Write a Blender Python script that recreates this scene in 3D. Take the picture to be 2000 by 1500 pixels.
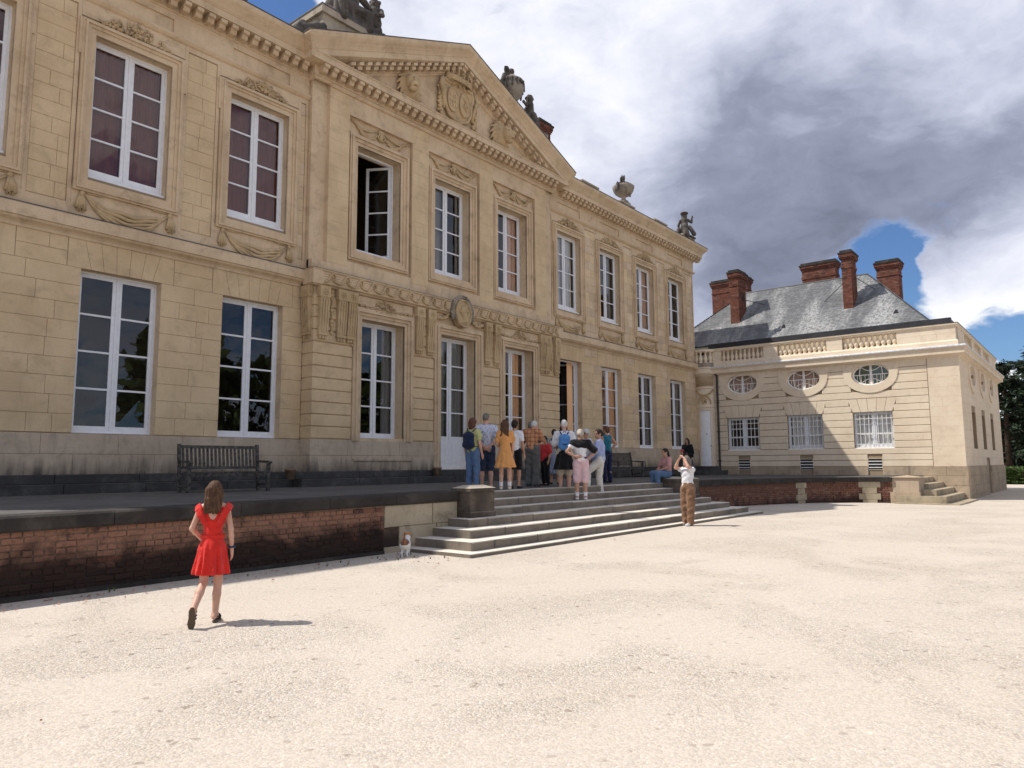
import bpy, bmesh, math, random
import numpy as np
from mathutils import Matrix, Vector
random.seed(7)
RNG = np.random.default_rng(7)
for o in list(bpy.data.objects):
    bpy.data.objects.remove(o, do_unlink=True)
SC = bpy.context.scene
COL = SC.collection
R = math.radians

# ---------------------------------------------------------------- camera
RM = np.array([[0.6307527, 0.08191594, 0.77164811], [-0.7759646, 0.07359827, 0.62646806], [-0.00547425, -0.99391804, 0.10998617]])
cam_d = bpy.data.cameras.new('camera')
cam = bpy.data.objects.new('camera', cam_d)
COL.objects.link(cam)
mw = Matrix.Identity(4)
for i in range(3):
    mw[i][0] = RM[i, 0]; mw[i][1] = -RM[i, 1]; mw[i][2] = -RM[i, 2]
mw[0][3], mw[1][3], mw[2][3] = 0.0, 0.0, 1.5
cam.matrix_world = mw
cam_d.sensor_width = 36.0
cam_d.lens = 36.0 * 1413.0 / 2000.0
cam_d.clip_start = 0.05
cam_d.clip_end = 3000.0
SC.camera = cam

# ---------------------------------------------------------------- sky, sun, exposure
SUN_DIR = Vector((0.42, -0.585, -1.0)).normalized()     # way the light travels
SUN_EL = math.asin(-SUN_DIR.z)
SUN_AZ = math.atan2(-SUN_DIR.x, -SUN_DIR.y)            # from +Y towards +X
world = bpy.data.worlds.new('World')
SC.world = world
world.use_nodes = True
WT = world.node_tree
WT.nodes.clear()

def nd(t, typ, **kw):
    n = t.nodes.new(typ)
    for k, v in kw.items():
        setattr(n, k, v)
    return n
def lk(t, a, b):
    t.links.new(a, b)
def setin(t, sock, v):
    if hasattr(v, 'is_output') or isinstance(v, bpy.types.NodeSocket):
        t.links.new(v, sock)
    else:
        sock.default_value = v
def M(t, op, a, b=None, c=None, clamp=False):
    n = t.nodes.new('ShaderNodeMath'); n.operation = op; n.use_clamp = clamp
    setin(t, n.inputs[0], a)
    if b is not None: setin(t, n.inputs[1], b)
    if c is not None: setin(t, n.inputs[2], c)
    return n.outputs[0]
def VM(t, op, a, b=None):
    n = t.nodes.new('ShaderNodeVectorMath'); n.operation = op
    setin(t, n.inputs[0], a)
    if b is not None:
        setin(t, n.inputs['Scale'] if op == 'SCALE' else n.inputs[1], b)
    return n.outputs['Value'] if op in ('DOT_PRODUCT', 'LENGTH') else n.outputs['Vector']
def MR(t, v, a, b, c=0.0, d=1.0, smooth=True):
    n = t.nodes.new('ShaderNodeMapRange'); n.interpolation_type = 'SMOOTHSTEP' if smooth else 'LINEAR'
    setin(t, n.inputs[0], v)
    for i, x in enumerate((a, b, c, d)):
        setin(t, n.inputs[i + 1], x)
    return n.outputs[0]
def MIX(t, f, a, b, mode='MIX'):
    n = t.nodes.new('ShaderNodeMix'); n.data_type = 'RGBA'; n.blend_type = mode
    setin(t, n.inputs[0], f); setin(t, n.inputs[6], col(a)); setin(t, n.inputs[7], col(b))
    return n.outputs[2]
def col(c):
    if isinstance(c, (tuple, list)) and len(c) == 3:
        return (c[0], c[1], c[2], 1.0)
    return c
def NOISE(t, vec, scale, detail=4.0, rough=0.55, dist=0.0):
    n = t.nodes.new('ShaderNodeTexNoise')
    if vec is not None: setin(t, n.inputs['Vector'], vec)
    n.inputs['Scale'].default_value = scale; n.inputs['Detail'].default_value = detail
    n.inputs['Roughness'].default_value = rough; n.inputs['Distortion'].default_value = dist
    return n.outputs[0]

def px_dir(u, v):
    d = RM @ np.array([(u - 1000.0) / 1413.0, (v - 750.0) / 1413.0, 1.0])
    d /= np.linalg.norm(d)
    return tuple(float(a) for a in d)

def build_sky(t):
    sky = nd(t, 'ShaderNodeTexSky', sky_type='NISHITA')
    sky.sun_disc = False
    sky.sun_elevation = SUN_EL
    sky.sun_rotation = SUN_AZ
    sky.air_density = 1.0; sky.dust_density = 0.6; sky.ozone_density = 2.0
    tc = nd(t, 'ShaderNodeTexCoord')
    d = VM(t, 'NORMALIZE', tc.outputs['Generated'])
    sep = nd(t, 'ShaderNodeSeparateXYZ'); lk(t, d, sep.inputs[0])
    p = VM(t, 'MULTIPLY', d, (2.0, 2.0, 3.6))
    wv = nd(t, 'ShaderNodeTexNoise'); lk(t, p, wv.inputs['Vector']); wv.inputs['Scale'].default_value = 2.6; wv.inputs['Detail'].default_value = 5.0
    pw = VM(t, 'ADD', p, VM(t, 'SCALE', VM(t, 'SUBTRACT', wv.outputs['Color'], (0.5, 0.5, 0.5)), 0.42))
    dw = VM(t, 'NORMALIZE', VM(t, 'ADD', d, VM(t, 'SCALE', VM(t, 'SUBTRACT', wv.outputs['Color'], (0.5, 0.5, 0.5)), 0.13)))
    n1 = NOISE(t, pw, 2.3, 9.0, 0.60, 0.0)
    n2 = NOISE(t, VM(t, 'ADD', pw, (3.7, 1.9, 0.4)), 0.9, 3.0, 0.5, 0.0)
    n3 = NOISE(t, VM(t, 'ADD', pw, (8.1, 5.2, 2.0)), 3.0, 8.0, 0.60, 0.0)
    n4 = NOISE(t, VM(t, 'ADD', p, (1.3, 7.7, 4.0)), 9.0, 7.0, 0.62, 0.3)
    def bump(u, v, r0, r1, amt):
        return MR(t, VM(t, 'DOT_PRODUCT', dw, px_dir(u, v)), math.cos(R(r0)), math.cos(R(r1)), 0.0, amt)
    # where the clouds part
    cov = M(t, 'ADD', n1, 0.06)
    for b in ((1810, 575, 9.0, 2.0, -0.34), (1700, 540, 5.0, 1.2, -0.20), (1560, 560, 3.5, 0.8, -0.10), (1995, 650, 3.0, 0.5, -0.22), (1850, 520, 2.2, 0.2, 0.26), (1740, 610, 2.0, 0.2, 0.16), (515, 0, 5.0, 0.5, -0.26), (700, 95, 3.0, 0.4, -0.08),
              (1560, 300, 26, 10, 0.20), (1945, 560, 4.5, 1.0, 0.16), (1100, 150, 22, 6, 0.16)):
        cov = M(t, 'ADD', cov, bump(*b))
    mask = MR(t, cov, 0.46, 0.60)
    # how dense they are: light rims, dark bellies
    thick = M(t, 'ADD', M(t, 'MULTIPLY', n2, 0.55), M(t, 'ADD', M(t, 'MULTIPLY', n3, 0.66), M(t, 'MULTIPLY', n4, 0.12)))
    thick = M(t, 'ADD', thick, -0.20)
    for b in ((1620, 350, 15, 3, 0.20), (1400, 420, 13, 3, 0.15), (1920, 300, 12, 3, 0.15), (1940, 610, 8, 2, -0.20), (1130, 120, 20, 5, -0.06), (1250, 40, 10, 3, -0.08), (1830, 40, 9, 3, -0.06)):
        thick = M(t, 'ADD', thick, bump(*b))
    thick = M(t, 'ADD', thick, M(t, 'MULTIPLY', M(t, 'SUBTRACT', mask, 1.0), 0.30))
    tm = MR(t, thick, 0.20, 1.06, smooth=False)
    rmp = nd(t, 'ShaderNodeValToRGB'); lk(t, tm, rmp.inputs[0])
    e = rmp.color_ramp.elements
    e[0].position = 0.0; e[0].color = (0.97, 0.97, 0.98, 1)
    e[1].position = 1.0; e[1].color = (0.13, 0.145, 0.205, 1)
    m = e.new(0.20); m.color = (0.80, 0.82, 0.91, 1)
    m = e.new(0.40); m.color = (0.57, 0.60, 0.73, 1)
    m = e.new(0.66); m.color = (0.29, 0.318, 0.425, 1)
    cl = VM(t, 'SCALE', rmp.outputs[0], 10.0)
    skyc = VM(t, 'MULTIPLY', sky.outputs[0], (0.62, 0.80, 1.05))
    c = MIX(t, mask, skyc, cl)
    bg = nd(t, 'ShaderNodeBackground'); lk(t, c, bg.inputs[0]); bg.inputs[1].default_value = 0.10
    out = nd(t, 'ShaderNodeOutputWorld'); lk(t, bg.outputs[0], out.inputs[0])
build_sky(WT)

sun_d = bpy.data.lights.new('sun', 'SUN')
sun_d.energy = 4.6
sun_d.angle = R(0.53)
sun_d.color = (1.0, 0.95, 0.87)
sun = bpy.data.objects.new('sun', sun_d)
COL.objects.link(sun)
sun.rotation_euler = SUN_DIR.to_track_quat('-Z', 'Y').to_euler()
sun.location = (-20, 30, 50)
SC.view_settings.view_transform = 'Standard'
SC.view_settings.look = 'None'
SC.view_settings.exposure = 0.15
SC.view_settings.gamma = 1.0
SC.view_settings.use_curve_mapping = False
SC.render.engine = 'CYCLES'
SC.cycles.max_bounces = 8
SC.cycles.transparent_max_bounces = 12

# ---------------------------------------------------------------- materials
MATS = {}
def newmat(name):
    m = bpy.data.materials.new(name); m.use_nodes = True
    t = m.node_tree; t.nodes.clear()
    out = t.nodes.new('ShaderNodeOutputMaterial')
    b = t.nodes.new('ShaderNodeBsdfPrincipled')
    lk(t, b.outputs[0], out.inputs[0])
    MATS[name] = m
    return m, t, b, out
def bumpn(t, b, h, strength=0.3, dist=0.01):
    n = t.nodes.new('ShaderNodeBump'); n.inputs['Strength'].default_value = strength; n.inputs['Distance'].default_value = dist
    lk(t, h, n.inputs['Height']); lk(t, n.outputs[0], b.inputs['Normal'])
def geo(t): return t.nodes.new('ShaderNodeNewGeometry')
def hsv(t, c, h, s, v):
    n = t.nodes.new('ShaderNodeHueSaturation')
    setin(t, n.inputs['Hue'], h); setin(t, n.inputs['Saturation'], s); setin(t, n.inputs['Value'], v); setin(t, n.inputs['Color'], col(c))
    return n.outputs[0]

def mat_stone(name, c1, c2, island=0.0, rough=0.85, bump=0.35, dirt=None, dirt_amt=0.0, scale=1.0, streak=0.0, zdirt=None, lit_top=None):
    """pale masonry: blotches, fine grain, per-stone tone, optional dirt"""
    m, t, b, out = newmat(name)
    g = geo(t); p = g.outputs['Position']
    blot = NOISE(t, p, 0.9 * scale, 6, 0.6, 0.3)
    fine = NOISE(t, p, 38 * scale, 5, 0.65)
    c = MIX(t, MR(t, blot, 0.32, 0.68), c1, c2)
    if island:
        v = M(t, 'ADD', M(t, 'MULTIPLY', M(t, 'SUBTRACT', g.outputs['Random Per Island'], 0.5), island), 1.0)
        r2 = M(t, 'FRACT', M(t, 'MULTIPLY', g.outputs['Random Per Island'], 37.7))
        c = hsv(t, c, M(t, 'ADD', M(t, 'MULTIPLY', M(t, 'SUBTRACT', r2, 0.5), 0.008), 0.5), M(t, 'ADD', M(t, 'MULTIPLY', r2, 0.8 * island), 1.0 - 0.4 * island), v)
    c = MIX(t, MR(t, fine, 0.3, 0.7, 0.0, 0.22), c, (c1[0] * 0.55, c1[1] * 0.52, c1[2] * 0.48))
    if dirt_amt or zdirt or streak:
        sp = nd(t, 'ShaderNodeVectorMath', operation='MULTIPLY'); lk(t, p, sp.inputs[0]); sp.inputs[1].default_value = (2.6, 2.6, 0.35)
        st = NOISE(t, sp.outputs[0], 1.6, 7, 0.62, 0.4)
        pat = NOISE(t, p, 2.3, 8, 0.68, 0.5)
        f = M(t, 'MULTIPLY', MR(t, pat, 0.48, 0.70), dirt_amt)
        if streak:
            f = M(t, 'MAXIMUM', f, M(t, 'MULTIPLY', MR(t, st, 0.52, 0.75), streak))
        if zdirt:
            sx = nd(t, 'ShaderNodeSeparateXYZ'); lk(t, p, sx.inputs[0])
            zz = MR(t, M(t, 'ADD', sx.outputs[2], M(t, 'MULTIPLY', M(t, 'SUBTRACT', st, 0.5), zdirt[2])), zdirt[0], zdirt[1], 1.0, 0.0)
            f = M(t, 'MAXIMUM', f, M(t, 'MULTIPLY', zz, MR(t, pat, 0.25, 0.6, 0.55, zdirt[3])))
        c = MIX(t, f, c, dirt)
    if lit_top:      # level faces painted paler, as if the sun lay on them
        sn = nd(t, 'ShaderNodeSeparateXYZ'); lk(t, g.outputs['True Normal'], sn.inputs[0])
        c = MIX(t, MR(t, M(t, 'ABSOLUTE', sn.outputs[2]), 0.6, 0.9, 0.0, 0.88), c, lit_top)
    lk(t, c, b.inputs['Base Color'])
    b.inputs['Roughness'].default_value = rough
    b.inputs['Specular IOR Level'].default_value = 0.25
    bumpn(t, b, M(t, 'ADD', fine, M(t, 'MULTIPLY', NOISE(t, p, 7 * scale, 5, 0.6), 1.2)), bump, 0.012)
    return m

def mat_plain(name, c, rough=0.6, var=0.12, scale=6.0, spec=0.4, bump=0.0, island=0.0, metallic=0.0, sheen=0.0):
    m, t, b, out = newmat(name)
    g = geo(t); p = g.outputs['Position']
    n = NOISE(t, p, scale, 5, 0.6)
    cc = MIX(t, MR(t, n, 0.3, 0.7), tuple(x * (1 - var) for x in c), tuple(min(1, x * (1 + var)) for x in c))
    if island:
        cc = hsv(t, cc, 0.5, 1.0, M(t, 'ADD', M(t, 'MULTIPLY', M(t, 'SUBTRACT', g.outputs['Random Per Island'], 0.5), island), 1.0))
    lk(t, cc, b.inputs['Base Color'])
    b.inputs['Roughness'].default_value = rough
    b.inputs['Specular IOR Level'].default_value = spec
    b.inputs['Metallic'].default_value = metallic
    if sheen: b.inputs['Sheen Weight'].default_value = sheen
    if bump: bumpn(t, b, NOISE(t, p, scale * 6, 4, 0.6), bump, 0.006)
    return m

LIME = (0.675, 0.525, 0.355); LIME2 = (0.565, 0.425, 0.278)
mat_stone('limestone', LIME, LIME2, 0.0, dirt=(0.27, 0.195, 0.12), dirt_amt=0.45, streak=0.40)
mat_stone('limestone_block', LIME, LIME2, 0.26, dirt=(0.33, 0.25, 0.16), dirt_amt=0.38, streak=0.28)
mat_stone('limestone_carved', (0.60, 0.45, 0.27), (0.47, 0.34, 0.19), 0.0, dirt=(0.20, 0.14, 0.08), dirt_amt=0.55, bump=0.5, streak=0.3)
mat_stone('mortar', (0.34, 0.26, 0.175), (0.26, 0.20, 0.13), 0.0)
mat_stone('limestone_wing', (0.77, 0.66, 0.515), (0.71, 0.585, 0.45), 0.08, dirt=(0.40, 0.30, 0.2), dirt_amt=0.22, streak=0.12)
mat_stone('wing_joint', (0.34, 0.26, 0.18), (0.28, 0.21, 0.14), 0.0)
mat_stone('plinth_stone', (0.56, 0.455, 0.35), (0.46, 0.37, 0.28), 0.14, dirt=(0.04, 0.037, 0.034), dirt_amt=0.25, streak=0.30, zdirt=(1.05, 1.85, 1.2, 0.97), bump=0.5)
mat_stone('plinth_wing', (0.47, 0.375, 0.28), (0.36, 0.285, 0.215), 0.24, dirt=(0.06, 0.05, 0.045), dirt_amt=0.4, streak=0.4, bump=0.5)
mat_stone('old_dark_stone', (0.048, 0.041, 0.036), (0.028, 0.025, 0.023), 0.2, dirt=(0.24, 0.21, 0.18), dirt_amt=0.16, bump=0.6, scale=2.0)
mat_stone('step_dark', (0.075, 0.072, 0.068), (0.045, 0.043, 0.042), 0.25, dirt=(0.20, 0.19, 0.17), dirt_amt=0.3, bump=0.5)
mat_stone('step_stone', (0.245, 0.205, 0.165), (0.165, 0.142, 0.118), 0.24, dirt=(0.085, 0.072, 0.06), dirt_amt=0.6, streak=0.35, bump=0.6, lit_top=(0.72, 0.66, 0.57))  # sunlit treads painted in pale, risers kept dark
mat_stone('quoin_stone', (0.45, 0.38, 0.28), (0.34, 0.28, 0.2), 0.15, dirt=(0.09, 0.07, 0.055), dirt_amt=0.5, streak=0.4, bump=0.5)
mat_stone('terrace_paving', (0.115, 0.11, 0.105), (0.08, 0.077, 0.075), 0.0, dirt=(0.23, 0.22, 0.20), dirt_amt=0.3, bump=0.4, scale=1.5)
mat_stone('statue_stone', (0.155, 0.135, 0.115), (0.06, 0.052, 0.045), 0.0, dirt=(0.025, 0.022, 0.02), dirt_amt=0.75, streak=0.5, bump=0.6, scale=2.5)
mat_stone('urn_stone', (0.36, 0.31, 0.25), (0.22, 0.19, 0.15), 0.0, dirt=(0.04, 0.035, 0.03), dirt_amt=0.7, streak=0.6, bump=0.5, scale=2.0)
mat_stone('parapet_stone', (0.50, 0.43, 0.33), (0.40, 0.33, 0.25), 0.0, dirt=(0.10, 0.09, 0.075), dirt_amt=0.5, streak=0.4)
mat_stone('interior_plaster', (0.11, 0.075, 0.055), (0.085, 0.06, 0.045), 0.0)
mat_stone('pier_stone', (0.105, 0.082, 0.064), (0.055, 0.043, 0.035), 0.15, dirt=(0.32, 0.27, 0.21), dirt_amt=0.3, streak=0.2, bump=0.6, scale=2.0, lit_top=(0.50, 0.43, 0.34))  # pale colour on the pier top stands for sunlight there
mat_plain('white_paint', (0.74, 0.75, 0.77), 0.42, 0.05, 9.0, 0.4, 0.15)
mat_plain('grille_paint', (0.78, 0.77, 0.74), 0.5, 0.06, 9.0)
mat_plain('lead_sheet', (0.085, 0.085, 0.09), 0.45, 0.3, 5.0, 0.5)
mat_plain('zinc_flashing', (0.66, 0.67, 0.69), 0.38, 0.2, 8.0, 0.5, metallic=0.3)
mat_plain('drain_pipe', (0.035, 0.028, 0.025), 0.5, 0.3, 5.0)
mat_plain('dark_iron', (0.03, 0.03, 0.03), 0.6, 0.3, 8.0)
mat_plain('old_wood', (0.075, 0.068, 0.06), 0.85, 0.5, 14.0, 0.2, 0.5, island=0.7)
mat_plain('terracotta', (0.26, 0.17, 0.115), 0.85, 0.35, 9.0, 0.2, 0.3)
mat_plain('slate_lead', (0.03, 0.031, 0.036), 0.5, 0.3, 3.0)

def mat_brick(name, cols, dark, zlo, zhi, amt, mort=False):
    m, t, b, out = newmat(name)
    g = geo(t); p = g.outputs['Position']
    rmp = nd(t, 'ShaderNodeValToRGB'); lk(t, g.outputs['Random Per Island'], rmp.inputs[0])
    e = rmp.color_ramp.elements
    e[0].color = col(cols[0]); e[1].color = col(cols[-1])
    for i, c in enumerate(cols[1:-1]):
        e.new((i + 1) / (len(cols) - 1)).color = col(c)
    fine = NOISE(t, p, 60, 4, 0.6)
    c = MIX(t, MR(t, fine, 0.35, 0.75, 0, 0.4), rmp.outputs[0], tuple(x * 0.45 for x in cols[0]))
    sx = nd(t, 'ShaderNodeSeparateXYZ'); lk(t, p, sx.inputs[0])
    pat = NOISE(t, p, 1.7, 8, 0.65, 0.6)
    zz = MR(t, M(t, 'ADD', sx.outputs[2], M(t, 'MULTIPLY', M(t, 'SUBTRACT', pat, 0.5), 0.9)), zlo, zhi, 1.0, 0.0)
    f = M(t, 'MAXIMUM', M(t, 'MULTIPLY', zz, amt), M(t, 'MULTIPLY', MR(t, NOISE(t, p, 3.1, 7, 0.7), 0.50, 0.68), 0.75 * amt))
    lk(t, MIX(t, f, c, dark), b.inputs['Base Color'])
    b.inputs['Roughness'].default_value = 0.92; b.inputs['Specular IOR Level'].default_value = 0.15
    bumpn(t, b, fine, 0.6, 0.008)
mat_brick('brick', [(0.21, 0.078, 0.048), (0.26, 0.12, 0.078), (0.15, 0.068, 0.05), (0.31, 0.165, 0.11), (0.19, 0.095, 0.07), (0.095, 0.055, 0.043)], (0.022, 0.016, 0.014), 0.28, 0.62, 0.92)
mat_brick('brick_mortar', [(0.27, 0.19, 0.14), (0.22, 0.15, 0.11)], (0.03, 0.022, 0.018), 0.28, 0.62, 0.92)
mat_brick('brick_wing', [(0.20, 0.085, 0.058), (0.24, 0.13, 0.09), (0.155, 0.075, 0.056), (0.29, 0.175, 0.125)], (0.03, 0.022, 0.02), -0.2, 0.25, 0.8)
mat_brick('chimney_brick', [(0.17, 0.062, 0.042), (0.21, 0.085, 0.058), (0.13, 0.052, 0.04), (0.24, 0.115, 0.08), (0.085, 0.042, 0.036)], (0.04, 0.03, 0.028), 8.0, 9.0, 0.75)
mat_brick('chimney_mortar', [(0.25, 0.18, 0.14), (0.20, 0.145, 0.115)], (0.05, 0.04, 0.035), 8.0, 9.0, 0.75)

def mat_slate():
    m, t, b, out = newmat('slate')
    g = geo(t); p = g.outputs['Position']
    v = M(t, 'ADD', M(t, 'MULTIPLY', M(t, 'SUBTRACT', g.outputs['Random Per Island'], 0.5), 0.5), 1.0)
    sp = nd(t, 'ShaderNodeVectorMath', operation='MULTIPLY'); lk(t, p, sp.inputs[0]); sp.inputs[1].default_value = (0.25, 1.0, 0.25)
    big = NOISE(t, sp.outputs[0], 0.8, 5, 0.6, 0.3)
    fine = NOISE(t, p, 9, 6, 0.7)
    lich = M(t, 'MULTIPLY', MR(t, big, 0.45, 0.66), MR(t, fine, 0.36, 0.58))
    c = MIX(t, M(t, 'MULTIPLY', lich, 0.85), hsv(t, (0.125, 0.128, 0.132), 0.5, 1.0, v), (0.42, 0.42, 0.41))
    c = MIX(t, MR(t, NOISE(t, p, 2.2, 6, 0.65), 0.56, 0.72, 0, 0.5), c, (0.16, 0.14, 0.10))
    lk(t, c, b.inputs['Base Color']); b.inputs['Roughness'].default_value = 0.6
    bumpn(t, b, fine, 0.3, 0.01)
mat_slate()

def mat_glass():
    m, t, b, out = newmat('window_glass')
    t.nodes.remove(b)
    g = geo(t)
    bp = nd(t, 'ShaderNodeBump'); bp.inputs['Strength'].default_value = 0.07; bp.inputs['Distance'].default_value = 0.02
    lk(t, NOISE(t, g.outputs['Position'], 2.2, 2, 0.5), bp.inputs['Height'])
    fr = nd(t, 'ShaderNodeFresnel'); fr.inputs[0].default_value = 1.52
    f2 = M(t, 'MINIMUM', M(t, 'MULTIPLY', fr.outputs[0], 1.5), 1.0)
    gl = nd(t, 'ShaderNodeBsdfGlossy'); gl.inputs['Roughness'].default_value = 0.004; gl.inputs['Color'].default_value = (0.86, 0.88, 0.92, 1)
    lk(t, bp.outputs[0], gl.inputs['Normal']); lk(t, bp.outputs[0], fr.inputs['Normal'])
    tr = nd(t, 'ShaderNodeBsdfTransparent'); tr.inputs['Color'].default_value = (0.92, 0.93, 0.93, 1)
    mx = nd(t, 'ShaderNodeMixShader'); lk(t, f2, mx.inputs[0]); lk(t, tr.outputs[0], mx.inputs[1]); lk(t, gl.outputs[0], mx.inputs[2])
    lk(t, mx.outputs[0], out.inputs[0])
mat_glass()

def mat_curtain(name, c, trans=0.3):
    m, t, b, out = newmat(name)
    g = geo(t)
    n = NOISE(t, g.outputs['Position'], 30, 3, 0.5)
    lk(t, MIX(t, MR(t, n, 0.3, 0.7), tuple(x * 0.9 for x in c), c), b.inputs['Base Color'])
    b.inputs['Roughness'].default_value = 0.9; b.inputs['Specular IOR Level'].default_value = 0.1
mat_curtain('curtain_brown', (0.27, 0.105, 0.07))
mat_curtain('curtain_orange', (0.92, 0.58, 0.33))
mat_curtain('curtain_white', (0.74, 0.72, 0.68))
mat_curtain('curtain_grey', (0.32, 0.31, 0.30))
mat_curtain('curtain_peach', (0.80, 0.54, 0.40))
mat_curtain('blind_pink', (0.50, 0.34, 0.27))
mat_curtain('blind_green', (0.10, 0.15, 0.11))

def mat_gravel():
    m, t, b, out = newmat('gravel')
    g = geo(t); p = g.outputs['Position']
    big = NOISE(t, p, 0.28, 6, 0.6, 0.6)
    mid = NOISE(t, p, 2.2, 7, 0.65, 0.3)
    vo = nd(t, 'ShaderNodeTexVoronoi'); vo.feature = 'F1'; lk(t, p, vo.inputs['Vector']); vo.inputs['Scale'].default_value = 62.0
    vo2 = nd(t, 'ShaderNodeTexVoronoi'); vo2.feature = 'F1'; lk(t, p, vo2.inputs['Vector']); vo2.inputs['Scale'].default_value = 26.0
    c = MIX(t, MR(t, big, 0.3, 0.7), (0.525, 0.460, 0.385), (0.49, 0.422, 0.345))
    c = MIX(t, MR(t, mid, 0.54, 0.82, 0, 0.22), c, (0.42, 0.335, 0.262))
    sepc = nd(t, 'ShaderNodeSeparateColor'); lk(t, vo.outputs['Color'], sepc.inputs[0])
    c = hsv(t, c, 0.5, M(t, 'ADD', M(t, 'MULTIPLY', sepc.outputs[1], 0.5), 0.7), M(t, 'ADD', M(t, 'MULTIPLY', sepc.outputs[0], 0.44), 0.78))
    sep2 = nd(t, 'ShaderNodeSeparateColor'); lk(t, vo2.outputs['Color'], sep2.inputs[0])
    c = MIX(t, MR(t, sep2.outputs[2], 0.985, 0.995, 0, 0.6), c, (0.18, 0.13, 0.10))
    coarse = MR(t, NOISE(t, p, 0.5, 6, 0.62, 0.8), 0.42, 0.62)
    c = MIX(t, M(t, 'MULTIPLY', M(t, 'SUBTRACT', 1.0, coarse), 0.45), c, (0.535, 0.465, 0.395))
    lk(t, c, b.inputs['Base Color']); b.inputs['Roughness'].default_value = 0.95; b.inputs['Specular IOR Level'].default_value = 0.1
    h = M(t, 'ADD', M(t, 'MULTIPLY', M(t, 'SUBTRACT', 0.6, vo.outputs['Distance']), 0.7), M(t, 'MULTIPLY', NOISE(t, p, 140, 3, 0.6), 0.5))
    bumpn(t, b, M(t, 'MULTIPLY', h, M(t, 'ADD', M(t, 'MULTIPLY', coarse, 0.8), 0.35)), 0.85, 0.013)
mat_gravel()
mat_plain('pebble', (0.55, 0.48, 0.40), 0.9, 0.12, 20, 0.2, island=0.5)
mat_plain('dry_leaf', (0.33, 0.12, 0.05), 0.8, 0.4, 20, 0.2, island=0.8)
mat_plain('grass_blade', (0.10, 0.13, 0.04), 0.8, 0.4, 20, 0.2, island=0.6)

def mat_leaf(name, c):
    m, t, b, out = newmat(name)
    g = geo(t)
    v = M(t, 'ADD', M(t, 'MULTIPLY', g.outputs['Random Per Island'], 0.8), 0.6)
    lk(t, hsv(t, c, M(t, 'ADD', M(t, 'MULTIPLY', g.outputs['Random Per Island'], 0.04), 0.48), 1.0, v), b.inputs['Base Color'])
    b.inputs['Roughness'].default_value = 0.6; b.inputs['Specular IOR Level'].default_value = 0.2
mat_leaf('conifer_needles', (0.020, 0.032, 0.016))
mat_leaf('hedge_leaves', (0.075, 0.115, 0.035))
mat_leaf('broad_leaves', (0.09, 0.12, 0.04))
mat_plain('bark', (0.07, 0.05, 0.038), 0.9, 0.3, 8, 0.1, 0.5)

# ---------------------------------------------------------------- mesh helpers
class Frame:
    """u along the wall, v up, w out of the wall"""
    def __init__(s, o, u, w):
        s.o = Vector(o); s.u = Vector(u); s.w = Vector(w)
    def p(s, u, v, w=0.0):
        q = s.o + s.u * u + s.w * w
        return (q.x, q.y, q.z + v)
FA = Frame((0, 17.6, 0), (1, 0, 0), (0, -1, 0))
FW = Frame((38.5, 0, 0), (0, 1, 0), (-1, 0, 0))
FS = Frame((0, 4.83, 0), (1, 0, 0), (0, -1, 0))
FG = Frame((0, 0, 0), (1, 0, 0), (0, -1, 0))     # plain world axes: w = -y

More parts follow.
